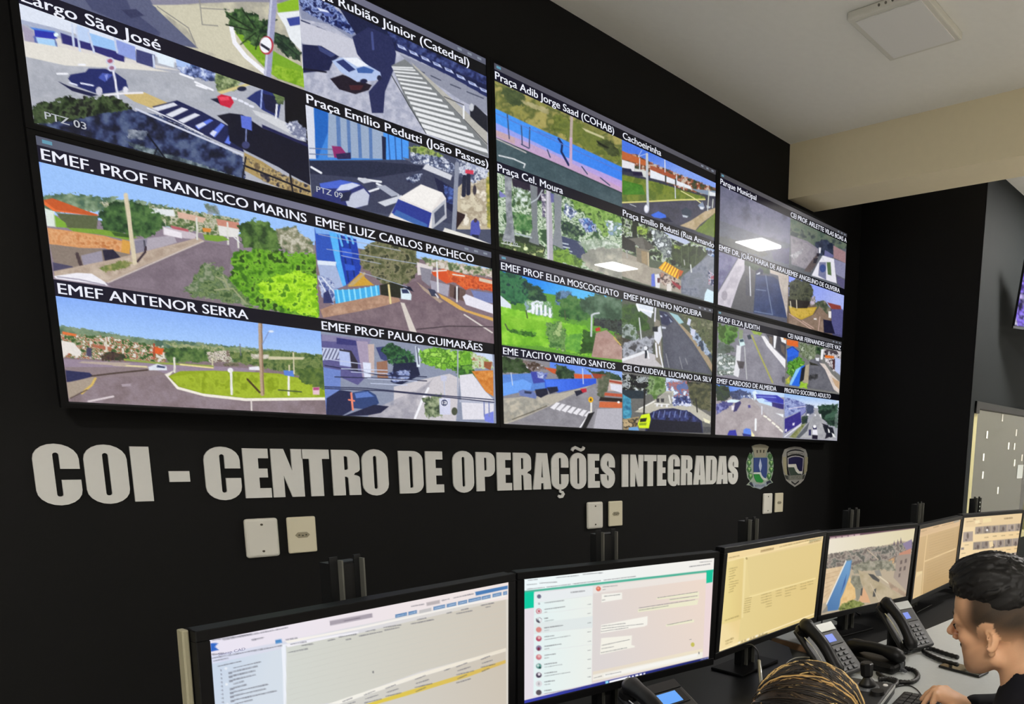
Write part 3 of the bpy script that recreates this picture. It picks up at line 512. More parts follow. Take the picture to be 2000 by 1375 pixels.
def feed_kiosk(c):
    c.bg('55604f').t(*J_)
    c.N(['1d241e', '36443a', '7a9060', 'c8d0c8', '2a3230'], 40, '50,600 860,860 860,1100 480,1020 50,900', 0, con=2.6)
    c.N(['7a9c2c', 'a8c458', '4a5c28'], 34, '180,690 280,710 270,770 190,760', 14); c.P('232a22', '150,640 190,650 190,800 150,780'); c.N(['dfe6ea', '4a5258', '96a09c'], 34, '290,700 480,790 500,960 420,960 350,850', 16, con=3); c.P('bfc8e4', '400,730 560,780 640,830 600,850 480,800')
    c.N(['2f3a28', '445234', '384430'], 40, '480,850 700,870 790,930 660,1060 560,1040 480,960', 10); c.LL('56644a', 6, '560,860 565,1000|620,870 620,1030|690,880 680,1010'); c.N(['9ab44c', '5c702c'], 24, '500,850 560,870 540,890 500,880', 8)
    c.P('70747c', '780,930 860,940 860,1350 640,1290 480,1240 580,1100 660,1060'); c.N(['62687a', '868c9c', '7a808c'], 60, '600,1090 780,950 850,960 850,1330 500,1240', 0); c.N(['5f7cb0', 'c8d4ea', '2c3450'], 30, '760,870 860,890 860,960 790,940', 10, con=3)
    c.P('a59d90', '50,900 200,960 300,1040 420,1060 560,1150 560,1260 250,1180 50,1110'); c.N(['968e82', 'b4ac9e'], 60, '60,960 300,1050 540,1160 500,1240 60,1110', 0, .7); c.P('bcb6a8', '50,960 240,1010 200,1060 50,1060', .7)
    c.P('6c6a64', '110,800 235,785 340,880 250,900'); c.P('5a5852', '235,785 345,880 262,895'); c.P('847c6c', '180,870 290,900 290,1030 190,990'); c.P('a08c6c', '225,900 275,912 275,1020 230,1000'); c.P('c4b494', '277,915 290,915 292,1030 280,1030'); c.P('2c2c2c', '60,770 170,830 180,920 60,880')
    c.P('f0a41c', '425,990 550,1065 535,1140 370,1045')
    for k in range(6): c.P('a85a14', [(440 + 20 * k, 998 + 12 * k), (448 + 20 * k, 1003 + 12 * k), (410 + 22 * k, 1075 + 12 * k), (401 + 22 * k, 1070 + 12 * k)])
    for k in range(6): c.P('ffd438', [(428 + 20 * k, 994 + 12 * k), (436 + 20 * k, 998 + 12 * k), (396 + 22 * k, 1064 + 12 * k), (384 + 22 * k, 1056 + 12 * k)])
    c.P('c85a2c', '550,1062 580,1072 560,1110 540,1120'); c.N(['8c7468', 'd8c8bc', '4a3434'], 26, '380,1080 530,1140 550,1200 480,1220 390,1170', 10, con=3); c.P('9a3440', '480,1150 560,1200 550,1230 490,1180')
    c.P('5f74d8', '310,1100 335,1090 345,1200 310,1200'); c.P('e4e4ea', '340,1100 375,1095 385,1150 380,1215 345,1210'); c.P('5a2c34', '360,1130 385,1130 380,1170 362,1170'); c.P('e2dcd8', '440,1180 475,1170 480,1240 440,1240'); c.N(['c89078', '5a4a48'], 16, '390,1080 415,1090 410,1130 390,1120', 4); c.L('d4d8d8', 11, '640,1020 646,1080'); c.LL('a8a8a4', 9, '100,900 108,960|585,980 590,1020')
    c.P('d4ecf8', '780,1220 842,1250 842,1345 752,1318 760,1260'); c.N(['3a4064', 'c8ccdc', 'a0566a'], 22, '790,1070 840,1100 840,1200 790,1180', 8, con=3)
def feed_garden(c):
    c.bg('5f9a34').t(*F_)
    c.G('1f8af0', '58bdf8', (400, 250), (600, 400), '100,150 960,340 960,440 100,300')
    c.N(['1f4a3c', '2f6a48', '3f7c50', '17323c'], 40, '100,200 240,220 330,280 340,400 300,420 200,420 130,380', 26); c.N(['284c34', '1f3c34', '487048'], 40, '290,280 400,310 440,390 430,420 330,400', 20); c.N(['3a5a78', '6a8cb4', '2c4a50'], 34, '480,360 560,330 640,370 640,430 500,430', 20)
    c.P('dfe8f4', '120,360 200,430 200,460 125,450'); c.N(['e6ecf8', '6a9a5c', '8fa8b8'], 26, '290,400 470,410 480,520 300,500', 8, con=2.6); c.LL('f2f6ff', 16, '345,440 350,500|375,430 372,490|400,440 405,510|430,440 430,500|460,460 462,520')
    c.N(['26502c', '3a6c34', '558044'], 40, '520,400 600,370 700,420 760,470 720,530 600,540 530,510', 26); c.N(['2f4c38', '4a6850', '64806a'], 44, '650,390 780,360 950,390 950,560 800,570 740,500 680,460', 26); c.N(['232830', '3f4a44', '1d2420'], 30, '750,520 950,540 950,640 840,600 760,570', 16)
    c.N(['6cb028', '82c634', '9cd846'], 60, '130,440 300,480 480,520 560,550 700,570 740,620 740,780 400,710 130,700', 10); c.N(['3f7a28', '2f5c24', '5c9a34'], 34, '170,590 380,620 360,650 200,620', 12); c.N(['8cc83c', '78b82c'], 40, '140,500 420,540 440,600 150,590', 10, .7)
    c.N(['3c6a34', '77a05a', '577f44', 'a8c080'], 34, '430,560 540,540 580,640 570,740 470,720 440,650', 22); c.N(['24441c', '3a6428'], 30, '680,600 770,620 760,760 640,760 680,690', 18); c.N(['56983a', '7cba44'], 30, '560,640 680,620 660,760 570,730', 14); c.LL('4c5c3c', 8, '160,560 180,600|300,470 310,520|560,470 565,530')
    c.P('b08f88', '770,620 840,600 900,650 950,690 950,800 740,780'); c.N(['a8857c', 'c4a69c'], 40, '770,640 900,660 950,720 950,800 750,780', 0, .8); c.N(['4a4438', '6a6a4c'], 24, '890,620 950,640 950,720 920,690', 8); c.L('c8b060', 9, '890,650 935,700'); c.P('c4302c', '765,590 795,580 800,605 770,610'); c.L('c8d0d4', 12, '738,640 742,500 760,490 790,486')
def feed_nogueira(c):
    c.bg('565c50').t(*F_)
    c.N(['2e4a26', '46662f', '3a5038'], 40, '945,420 1060,440 1110,500 1130,600 1020,600 945,560', 20); c.P('dfe6f2', '1040,420 1160,440 1140,520 1050,460'); c.LL('f2f5fb', 14, '1045,430 1060,470|1060,460 1150,480'); c.N(['5a7050', 'a8b4b4', '7f8c88', '3c4c3c'], 36, '945,540 1040,580 1070,700 1000,770 945,700', 14, con=2.6)
    c.P('46423c', '945,650 1080,690 1110,730 960,800 945,790'); c.N(['7c8088', 'b4b8c4', '4c4c50'], 40, '950,690 1120,640 1160,640 1150,780 1000,830 945,820', 10, con=2.6); c.P('c8c4c8', '945,790 1090,740 1180,770 1220,850 945,830'); c.L('eaecf2', 18, '950,800 1040,770 1090,750')
    c.P('8a8478', '1160,520 1200,540 1220,850 1170,800'); c.P('dfe2ec', '1160,600 1205,570 1215,640 1190,700 1160,660'); c.L('f0f0f6', 11, '1172,690 1180,780'); c.P('20242c', '1150,580 1185,575 1185,612 1150,610'); c.P('232834', '1100,720 1120,720 1110,790 1098,790'); c.E('eef0f6', (1104, 722), (12, 14)); c.LL('eef0f6', 9, '1195,710 1200,760 1220,850|1115,740 1125,790')
    c.P('5a5c6a', '1195,470 1260,480 1420,660 1550,900 1225,850 1215,600'); c.N(['525462', '686a78'], 60, '1210,500 1260,490 1540,890 1230,840', 0, .7); c.P('323654', '1195,470 1240,480 1290,540 1250,570 1210,560'); c.PP('c8cede', '1210,575 1240,580 1238,592 1212,590|1200,500 1215,505 1215,515 1202,512'); c.PP('8c98b0', '1260,520 1285,545 1270,550|1225,490 1250,500 1240,510')
    c.P('a8967c', '1260,480 1300,520 1480,700 1555,840 1555,890 1420,680'); c.P('a4ccd4', '1260,480 1320,500 1360,550 1330,560'); c.N(['46503c', '687050', '585c48', '8a8c70'], 40, '1330,480 1560,520 1560,780 1480,700 1420,600', 10); c.N(['6a7c98', 'b4c4dc', '404a5c'], 34, '1390,560 1450,620 1520,720 1550,790 1500,760 1420,650', 12, con=2.6); c.PP('d4d8ee', '1390,520 1410,530 1400,570 1380,560|1410,590 1440,600 1430,650 1405,630'); c.LL('8a8c94', 6, '1240,760 1260,850|1330,780 1350,860|1370,790 1385,830'); c.L('dcdce8', 10, '1170,440 1165,540'); c.L('c8ccd0', 9, '1060,520 1075,660')
def feed_bluewall(c):
    c.bg('8b8990').t(*F_)
    c.G('5f8cf0', '8fb0f4', (600, 830), (900, 900), '460,790 960,880 960,960 460,850')
    c.N(['20301f', '38502c', '4c5c44'], 34, '130,770 330,810 350,890 130,890', 16); c.N(['dfe0ea', '6a5a4c', '8c8084', '4a3a30'], 26, '270,800 400,830 440,860 330,880', 12, con=3); c.P('c8562c', '420,850 550,870 540,910 480,890'); c.P('d85e30', '620,895 740,900 740,930 630,925'); c.N(['1c3020', '2f4830', '465c3c'], 30, '500,830 540,840 620,880 620,930 520,930 500,890', 14); c.N(['22382c', '3f583c'], 30, '700,860 790,880 850,880 940,920 940,950 780,930', 14); c.P('9a4028', '740,890 840,900 840,930 760,925')
    c.P('5a88d8', '130,900 340,890 430,930 430,1000 250,1020 135,1045'); c.P('6da4f6', '135,960 280,930 340,960 330,1000 200,1030 138,1045'); c.P('3f48a8', '330,880 380,880 430,950 350,960'); c.N(['c8d4f4', '3a48a0'], 20, '370,880 450,890 430,930 380,920', 8); c.P('2f5fe0', '425,930 770,925 770,970 640,990 520,1020 430,1000'); c.G('4a7cf4', '2a56d8', (440, 960), (760, 950), '430,935 770,928 770,968 560,1010 440,990'); c.LL('c8d8f4', 6, '200,890 210,970|680,860 685,960')
    c.P('b7b0a4', '135,1060 400,1040 560,1020 700,980 780,960 720,1000 500,1110 350,1170 140,1240'); c.P('8f8c92', '140,1245 260,1200 480,1100 760,960 830,970 800,1060 740,1160 650,1265'); c.N(['84828a', '9c9aa2'], 50, '250,1210 760,980 800,1040 660,1250', 0, .8); c.N(['c4bcac', '9a9890', 'b0a898'], 60, '140,1070 380,1050 460,1100 340,1160 145,1230', 6); c.L('6a6458', 7, '210,1200 340,1150 440,1110')
    c.P('6a7ab4', '250,1010 280,1000 350,1010 375,1040 365,1062 260,1040'); c.P('303858', '290,1008 340,1015 335,1030 290,1024'); c.P('1a1c34', '360,1000 440,990 450,1030 400,1055 370,1040'); c.P('1d2038', '440,985 510,980 518,1010 460,1030'); c.P('1c1e34', '625,1010 680,1000 690,1020 640,1045'); c.P('c0283c', '665,995 705,992 708,1015 680,1022')
    for k in range(7): c.P('eceaf0', [(505 + 36 * k, 1085 + 10 * k), (530 + 36 * k, 1090 + 10 * k), (490 + 38 * k, 1135 + 9 * k), (462 + 38 * k, 1122 + 9 * k)])
    c.L('f0f0f4', 10, '720,1170 660,1260'); c.L('ece8e0', 12, '738,1080 738,1155'); c.E('f0b41c', (735, 1068), (17, 19)); c.E('4a3a10', (735, 1068), (6, 9)); c.P('1c1c20', '720,1160 760,1150 700,1270 670,1265')
    c.N(['505a44', '7a7868'], 26, '780,930 860,880 870,940 820,1060 780,1040', 12); c.P('c8b4ac', '860,930 948,940 948,1010 850,1010'); c.P('a84a38', '860,935 945,950 945,965 860,950'); c.P('dfe0ee', '865,960 948,970 948,1025 870,1000'); c.P('c0583c', '830,1020 948,1030 948,1050 825,1040'); c.P('241c1c', '800,1050 948,1060 948,1085 790,1075'); c.P('d06a40', '795,1080 948,1085 948,1125 790,1120'); c.P('b6b4be', '770,1130 948,1125 948,1275 745,1270'); c.E('f2f2f2', (922, 1085), (9, 8)); c.L('8c8a90', 6, '775,1135 750,1260')
def feed_claudeval(c):
    c.bg('6a6a68').t(*F_)
    c.N(['14151c', '3a4238', 'dfe4ea', '24282c', 'a8b0b4'], 30, '945,890 1130,920 1110,1040 945,1020', 8, con=3); c.N(['4a6a34', '6a8c4c', '8fa878', '3a5030'], 34, '1120,910 1240,920 1250,1000 1170,1060 1110,1030', 18); c.P('c8d8f4', '1240,910 1340,940 1320,1040 1240,1020'); c.N(['e4ecf8', '7a8cb4', 'b86a60', '5f74a8'], 28, '1230,950 1400,940 1440,1040 1300,1060', 12, con=3)
    c.N(['3c4032', '56583f', '6a684c', '2c3028'], 44, '1380,940 1545,960 1540,1150 1430,1110 1390,1030', 12); c.P('3c8cb0', '950,1030 1000,1040 1010,1160 1000,1210 950,1190'); c.N(['2a6a90', '56b0cc'], 26, '955,1040 1005,1060 1000,1200 955,1180', 8); c.P('22303c', '945,1000 1110,1010 1090,1060 1000,1060 950,1030')
    c.P('c0bcae', '1030,1150 1180,1060 1240,1010 1290,1010 1290,1060 1400,1090 1540,1180 1540,1220 1130,1160'); c.P('a4a29a', '1160,1090 1230,1020 1280,1020 1290,1110 1180,1110'); c.LL('eceae4', 9, '1165,1095 1260,1100|1260,1040 1270,1090|1060,1130 1160,1080'); c.N(['dce0f4', '4a5690', '2a3058'], 26, '1280,1050 1400,1040 1410,1110 1290,1110', 12, con=3); c.PP('3c3c40', '1175,1060 1195,1058 1195,1085 1178,1085|1205,1060 1228,1060 1226,1085 1208,1085'); c.PP('ecebf0', '1175,1100 1190,1095 1185,1115 1172,1112|1205,1100 1220,1096 1216,1118 1202,1115|1240,1102 1254,1100 1252,1120 1238,1118')
    c.L('1c1c1c', 11, '1098,1000 1092,1160'); c.L('2c2c2c', 8, '1440,1060 1450,1150'); c.P('a89470', '950,1200 1060,1180 1050,1260 955,1270'); c.N(['8a7450', '2c2a28', 'c0a880'], 26, '950,1210 1060,1190 1045,1250 960,1262', 8, con=3); c.P('6aa0d8', '990,1255 1050,1250 1060,1275 990,1278')
    c.P('20244c', '1130,1160 1200,1130 1290,1125 1400,1150 1480,1210 1490,1290 1100,1280 1110,1230'); c.N(['171a38', '2c3468', '3f4c88'], 26, '1140,1150 1380,1140 1470,1210 1400,1220 1150,1200', 8)
    for k in range(7): c.L('7482b4', 6, [(1160 + 36 * k, 1150 - 4 * (k % 3)), (1152 + 36 * k, 1185)])
    c.P('101226', '1150,1200 1470,1220 1485,1290 1110,1280'); c.P('ece8c8', '1490,1190 1535,1210 1535,1230 1500,1220'); c.P('4a4c50', '1490,1250 1545,1250 1545,1290 1490,1290')
    c.P('d8f01c', '1075,1170 1130,1160 1138,1200 1125,1260 1060,1258 1050,1230'); c.P('1c2014', '1068,1195 1112,1190 1105,1215 1065,1218'); c.P('8ca81c', '1060,1225 1110,1222 1105,1240 1060,1240'); c.P('c8b870', '945,860 1000,880 1000,900 945,890', 0)
def feed_parque(c):
    c.bg('6a6a80').t(*G_)  # dim grey picture, the soft haze around the lamp reflection mixed into its colours
    c.N(['5a5c70', '74748c', '686a80'], 120, '90,150 760,400 760,950 90,780', 0); c.N(['8886a0', '70708a'], 60, '350,330 560,380 560,470 420,440', 30, .7); c.P('565c64', '100,500 420,620 760,720 760,940 100,720', .55); c.N(['4c5050', '62645e'], 60, '100,640 350,700 560,800 520,840 100,720', 20, .7); c.N(['4e4c6c', '605e80'], 60, '580,780 760,740 760,900 600,870', 20, .8)
def feed_arlette(c):
    c.bg('5c6068').t(*G_)
    c.N(['46564e', '5a6a5c', '6a7464', '3c4648'], 60, '745,480 1260,660 1260,760 1130,760 980,740 745,640', 10); c.N(['2c3244', '3a4258', '242a3c'], 40, '970,700 1060,680 1140,720 1140,830 1030,830 980,800', 16); c.P('8a8490', '750,640 900,690 1000,760 1000,830 940,960 760,900'); c.N(['8c8690', '9a949c', '7c7880'], 50, '760,660 900,710 990,780 930,950 760,890', 6); c.P('5c5050', '870,960 960,840 1000,800 980,900 930,970'); c.N(['e8e4e6', '8c8a94'], 26, '750,820 860,760 850,800 780,850', 10)
    c.P('a08084', '1135,730 1245,790 1245,890 1135,840'); c.P('8a8aa8', '1135,850 1245,890 1240,1030 1160,990'); c.P('6c6c98', '1060,770 1140,820 1130,840 1050,830'); c.P('e8e6f0', '1040,820 1140,850 1165,1070 940,1000 990,900'); c.P('7a7c9c', '1010,880 1070,880 1070,1040 1000,1000'); c.E('40508a', (1040, 935), (28, 36)); c.P('58704a', '1075,880 1110,880 1118,1000 1085,990'); c.P('5c587c', '1165,1000 1240,1040 1230,1130 1170,1070'); c.PP('282430', '960,850 1000,840 980,890 955,890|985,800 1010,800 1005,830 985,830'); c.P('ecebf2', '1005,750 1025,750 1020,800 1005,800'); c.L('d4d2dc', 8, '1035,830 1045,860')
def feed_rural(c):
    c.bg('5a5c6c').t(*G_)
    c.P('6a6890', '90,780 280,840 100,1140 90,1140'); c.N(['5e5c84', '7c7aa0'], 40, '95,790 270,845 110,1120', 6); c.P('c9c3cf', '285,845 340,860 340,950 290,1070 215,1300 95,1270 100,1160'); c.N(['a8a2b0', 'd8d2da'], 50, '280,870 330,880 280,1060 200,1270 110,1240', 6, .6); c.E('8c8694', (160, 1180), (26, 44), .6)
    c.P('5c5c62', '340,870 440,900 430,1330 215,1300 290,1070 345,950'); c.P('3a4a40', '345,860 570,930 560,990 440,960 340,900'); c.N(['30403a', '4a5a4c'], 30, '350,865 565,935 555,985 440,955', 8); c.LL('d4d6e0', 10, '385,920 388,1000 394,1180'); c.P('c4b8b0', '565,940 735,1000 735,1380 700,1360 640,1000 570,980'); c.N(['c8beb4', 'a89c96'], 40, '640,980 730,1010 725,1350 690,1200', 4, .7)
    c.P('31406a', '440,990 600,1010 640,1040 690,1240 720,1380 420,1335'); c.N(['2b3a62', '3a4a78'], 60, '445,1000 630,1040 700,1370 430,1330', 0, .8); c.LL('6a7a9c', 9, '530,1000 550,1130 590,1350|445,1125 530,1135|430,1320 590,1350'); c.P('20284a', '440,960 480,930 510,960 500,990 440,990'); c.P('dce0ea', '445,985 480,968 478,985 450,992'); c.P('4a4c5c', '350,1000 380,1010 385,1180 350,1180', .6)
def feed_trees(c):
    c.bg('6a5a50').t(*G_)
    c.G('8a9cf4', 'a8b4f0', (900, 1080), (1100, 1250), '735,980 1240,1150 1240,1320 735,1200'); c.N(['2c3028', '424638', '565a44', '20241f'], 40, '735,1060 800,1030 930,1060 960,1150 900,1300 735,1300', 16); c.N(['c8b8c8', '5a5e4c'], 26, '925,1200 970,1180 980,1260 930,1270', 8); c.N(['3f4638', '58604a', '8c8274'], 30, '970,1240 1060,1220 1110,1300 1080,1350 990,1330', 12); c.P('8c4038', '1080,1240 1200,1270 1210,1310 1120,1300'); c.P('4a4a70', '1110,1300 1225,1310 1225,1640 1130,1560'); c.PP('f0ecec', '1095,1320 1115,1320 1115,1370 1095,1370')
    c.t(*H_)
    c.P('c0a038', '735,80 800,100 990,90 950,160 850,205 760,180'); c.N(['a88c30', 'd0b04a', 'c8a84c'], 30, '740,100 800,110 980,100 940,150 850,195 765,170', 4); c.P('8a7464', '735,150 850,205 960,170 1010,80 1110,190 1060,330 735,260'); c.N(['7c6858', '9a8474'], 40, '740,180 860,215 1000,130 1060,200 1050,320 740,250', 4, .8); c.LL('c8a89c', 7, '1015,180 1000,300|740,150 940,290|860,215 960,280'); c.P('1c1c34', '1045,200 1120,215 1150,330 1050,320'); c.P('58588a', '1120,110 1220,110 1215,340 1150,330 1120,230'); c.P('f0ece8', '1090,130 1115,130 1115,190 1092,185'); c.P('241f1c', '735,20 930,40 900,100 800,100 740,70'); c.LL('d4ccb4', 9, '750,40 755,95|805,30 808,100'); c.PP('e4dcd8', '960,190 985,190 985,205 960,203')
def feed_elza(c):
    c.bg('85838f').t(*H_)
    c.N(['2f5024', '4f7c34', '6a9a48', '44602f'], 50, '100,240 290,270 270,380 200,430 110,400', 18); c.P('8a9a78', '290,290 330,300 330,420 290,400'); c.N(['4a5648', '6a7670'], 40, '100,410 220,430 260,490 100,520', 16); c.N(['c8ced0', '6a7a78', '9aa6a0', '4c5850', 'e8ecea'], 40, '95,510 240,520 330,600 300,700 95,700', 10, con=2.6)
    c.P('e4e4ea', '270,430 310,440 300,620 285,720 240,700 260,560'); c.P('8a8894', '330,290 400,290 510,330 710,640 710,800 290,720 310,480'); c.N(['82808c', '9694a0'], 60, '330,310 480,330 700,650 690,780 300,710', 0, .8); c.N(['84a03c', 'a4b85a'], 24, '400,300 500,320 480,345 420,330', 8); c.L('a9a860', 15, '405,345 470,500 590,765'); c.L('c4c6c8', 8, '340,450 350,600 360,735')
    c.P('f2f0f4', '490,350 520,350 600,460 715,570 712,650 640,560 540,440'); c.P('4a4850', '530,330 710,370 715,560 600,450'); c.P('f2f2f6', '600,340 630,345 615,460 600,455'); c.PP('6a605c', '560,350 590,360 590,430 560,410|660,420 700,440 700,520 670,490'); c.P('f0eeee', '660,350 712,365 712,420 670,400'); c.P('d4843c', '690,360 715,365 715,385 690,380')
    c.P('d4ecee', '290,380 330,372 345,430 300,445'); c.P('3c5060', '295,382 328,376 335,400 300,405'); c.P('3c4450', '362,345 390,335 405,375 375,382'); c.P('3a3438', '270,570 340,580 330,640 290,640', .8); c.E('4a4a50', (690, 740), (16, 30), .8)
def feed_palmstreet(c):
    c.bg('7a7a78').t(*H_)
    c.P('e06a2c', '718,380 820,395 820,450 718,430'); c.P('2d66e0', '718,470 770,440 825,490 820,540 730,590'); c.LL('1c3a9c', 8, '718,470 770,445 825,490'); c.P('2a5acc', '720,540 810,520 770,580 722,590')
    c.N(['6a7858', '8f9a80', '4c5a40', 'b4bca8'], 34, '820,410 980,430 1000,480 960,560 880,560 830,500', 26); c.N(['3f7828', '6aa83c', '2f5c20', '86c04a'], 34, '730,580 830,540 880,580 830,680 760,720 720,690', 18); c.N(['1f3024', '46603c'], 24, '980,440 1050,450 1020,520 980,510', 10)
    c.P('66666e', '930,560 1010,550 1060,640 1150,850 880,810 900,660'); c.N(['5f5f68', '74747c'], 50, '930,570 1000,560 1140,840 890,800', 0, .8); c.P('33332c', '920,580 980,600 1010,615 930,610'); c.N(['2a2a2c', '4c4c4e'], 26, '900,700 1000,690 990,730 910,745', 12, .9); c.P('e6e8f0', '975,545 1010,545 1005,575 980,570')
    c.P('b0a48c', '870,620 920,600 910,780 860,760'); c.P('2a6ae4', '850,620 880,610 830,800 740,790'); c.P('8cc8fa', '800,650 850,620 760,790 738,785'); c.P('20242c', '850,640 885,615 870,740 830,780'); c.N(['8cb82c', 'a8d04c'], 24, '840,760 900,770 900,820 830,810', 10); c.N(['c8c04c', '6a8c3c'], 20, '710,740 750,700 745,780 710,780', 8)
    c.P('dccfc8', '1010,590 1060,600 1120,690 1190,760 1185,860 1140,830 1060,650'); c.N(['e8dcd4', 'c8b8ac'], 30, '1020,600 1100,680 1180,760 1170,850 1060,640', 4, .7); c.N(['e4e0e4', '8a7c80', 'f0ecee', '4a4248'], 34, '1040,470 1200,480 1200,690 1130,660 1060,570', 8, con=3); c.P('e0742c', '1060,520 1140,530 1140,550 1060,545'); c.P('b8c4ec', '1150,540 1200,560 1195,700 1150,660'); c.P('4c2c30', '1130,560 1148,570 1145,650 1130,640'); c.P('f4f4f8', '1025,470 1050,465 1040,560 1020,560'); c.P('b88c5c', '1120,720 1190,760 1188,830 1150,790', .6)
def feed_cardoso(c):
    c.bg('a39a9f').t(*H_)
    c.G('5a86e8', 'c4dcfa', (200, 810), (500, 880), '80,770 700,850 700,900 80,850'); c.N(['263028', '3a4a34', '2f3a3a'], 40, '80,790 200,800 220,890 160,930 90,930', 14); c.N(['2c3450', '485480', '3a4260'], 36, '210,850 300,830 400,860 390,910 230,920', 14); c.N(['e4ecf8', '4a5a90', '8fa4d0'], 26, '300,880 420,880 420,930 320,930', 10, con=3)
    c.P('dff0fc', '410,850 440,835 460,880 430,930'); c.P('3c40b0', '440,870 630,880 690,920 690,1000 580,990 450,910'); c.P('c8e4fc', '440,910 500,905 590,950 585,1000 480,960'); c.LL('8094e8', 8, '455,890 620,900|520,930 690,960'); c.P('3a3478', '585,940 692,960 690,1005 590,1000')
    c.P('aaa1a4', '90,1050 330,900 400,910 690,1120 690,1280 75,1250'); c.N(['a0969a', 'b8aeb2'], 80, '100,1060 330,920 680,1130 680,1270 80,1240', 0, .8); c.P('b4b0b6', '420,930 690,1010 690,1180 540,1060 450,960'); c.N(['5a5a94', '3a3a7c', '8a90c8'], 36, '85,960 160,940 260,930 200,990 90,1050', 14)
    c.P('dff4fc', '180,930 220,915 300,925 290,945 190,945'); c.P('e8e4ee', '222,975 255,970 255,1010 225,1015'); c.P('35306a', '255,950 300,930 310,950 270,1020 240,1030'); c.P('4c4890', '370,970 390,965 395,990 375,995'); c.LL('f4f0e4', 16, '515,1065 535,1075|550,1090 570,1105|590,1125 610,1140|625,1155 645,1170|655,1185 680,1205'); c.P('f0f4f8', '620,1040 690,1050 690,1080'); c.L('f2f4f8', 18, '440,1095 438,1190'); c.L('dfe2ee', 9, '495,980 495,1050')
    c.P('2a2ea4', '190,1225 205,1195 260,1190 275,1250 185,1250'); c.P('5a84e8', '330,1190 350,1175 390,1180 405,1235 330,1230'); c.P('20287c', '320,1220 400,1235 395,1260 330,1255'); c.P('f0e8b8', '400,1195 430,1240 420,1260 400,1240'); c.P('f8f8fa', '80,1235 115,1235 112,1245 80,1245')
def feed_pronto(c):
    c.bg('a6a6b2').t(*H_)
    c.G('9cc0f4', 'e4ecfa', (900, 880), (900, 990), '695,860 1190,910 1190,1020 695,960'); c.N(['7c88c0', 'a8b4e0', '5a62a0'], 40, '695,900 800,920 940,980 880,1010 700,1080', 8); c.P('5658a0', '700,1100 880,1000 890,1030 700,1180'); c.P('3c3488', '700,1090 840,1030 850,1130 700,1220'); c.P('8c90c8', '840,1000 890,990 880,1030 845,1060'); c.LL('d8d4ec', 8, '700,1250 850,1130|740,1000 940,970'); c.PP('e4e0f4', '770,1130 790,1125 785,1150 768,1150|705,1185 720,1180 718,1205 703,1205')
    c.N(['3c4460', '505a78'], 30, '890,960 960,970 960,1040 890,1060', 10); c.N(['1f2c28', '2f4438', '3f5a48', '284034'], 46, '1000,970 1180,960 1175,1170 1090,1150 1030,1080 1000,1030', 16); c.P('4a6a58', '1060,1060 1170,1020 1165,1070 1070,1090', .7); c.N(['28343c', '3a4a3a'], 26, '850,1070 910,1060 900,1130 850,1150', 8)
    c.P('a8a8ac', '800,1260 960,1060 980,1000 1000,1030 1100,1200 1160,1280'); c.N(['9c9ca2', 'bcbcc0'], 60, '830,1250 960,1080 990,1040 1090,1200 1130,1275', 0, .8); c.P('8c9470', '740,1255 850,1140 890,1130 800,1265'); c.N(['6c7440', '9a9a6c'], 30, '745,1255 850,1150 880,1145 790,1260', 4); c.P('60646c', '800,1260 860,1190 920,1120 900,1200 830,1265'); c.L('e0e0ec', 9, '700,1250 840,1150')
    c.P('262430', '1030,1130 1090,1150 1110,1250 1060,1270 1080,1190'); c.P('20222c', '1040,1150 1130,1170 1150,1240 1110,1260 1060,1210'); c.PP('f0f0f0', '1085,1175 1100,1190 1105,1215 1090,1215|1120,1215 1145,1230 1160,1260 1130,1250'); c.P('30305a', '915,1190 935,1185 935,1240 915,1240'); c.P('eceaf4', '950,1190 990,1190 995,1235 948,1230'); c.P('28244c', '950,1160 985,1160 985,1185 955,1185'); c.E('fafafe', (968, 1160), (14, 14)); c.P('241f30', '945,1235 995,1240 992,1275 945,1270'); c.PP('e4e4ea', '965,1050 980,1050 980,1068 966,1066|895,1045 920,1045 915,1065 898,1062|1010,1050 1025,1048 1030,1080 1018,1075'); c.E('e8f0fa', (1170, 930), (8, 8)); c.P('9ca8a4', '1150,1050 1180,1030 1160,1270 1140,1240', .4)
# ---------------------------------------------------------------- the room
M_black = mat('black_wall_paint', '0b0b0b', 0.7, spec=0.25, noise=0.12, nscale=9, bump=0.15)
M_dark = mat('dark_grey_wall_paint', '181c1d', 0.75, spec=0.2, noise=0.08, nscale=12, bump=0.15)
M_ceil = mat('ceiling_paint', 'efeee8', 0.9, spec=0.1, noise=0.03, nscale=30, bump=0.1)
M_cream = mat('cream_paint', 'e8dcbc', 0.85, spec=0.1, noise=0.03, nscale=25, bump=0.1)
M_floor = mat('floor_tile', 'c2beb6', 0.35, spec=0.4, noise=0.15, nscale=6)
DW, CEIL, XC, YF = 0.10, 3.14, 3.68, -0.78      # wall plane behind the screens, ceiling, corner, facing wall
struct('floor', box(-3.5, 6.5, -7.0, 1.6, -0.06, 0.0), M_floor, 'dark grey floor of the control room')
struct('ceiling', box(-3.5, 6.5, -7.0, 1.6, CEIL, CEIL + 0.1), M_ceil, 'off-white painted ceiling')
struct('wall_back', box(-3.5, XC, DW, DW + 0.12, 0, CEIL), M_black, 'matt black wall carrying the video wall and the white lettering')
struct('wall_right', box(XC, XC + 0.1, YF + 0.003, DW, 0, CEIL), M_black, 'matt black side wall right of the video wall')
bm = bmesh.new()
WX0, WX1, WZ0, WZ1 = 3.742, 4.95, 0.85, 1.795
for a in ((XC, WX0, 0, CEIL), (WX1, 6.5, 0, CEIL), (WX0, WX1, 0, WZ0), (WX0, WX1, WZ1, CEIL)): bx(bm, a[0], a[1], YF, YF + 0.1, a[2], a[3])
for f in [f for f in bm.faces if f.calc_center_median().x < XC + 1e-4]: bm.faces.remove(f)
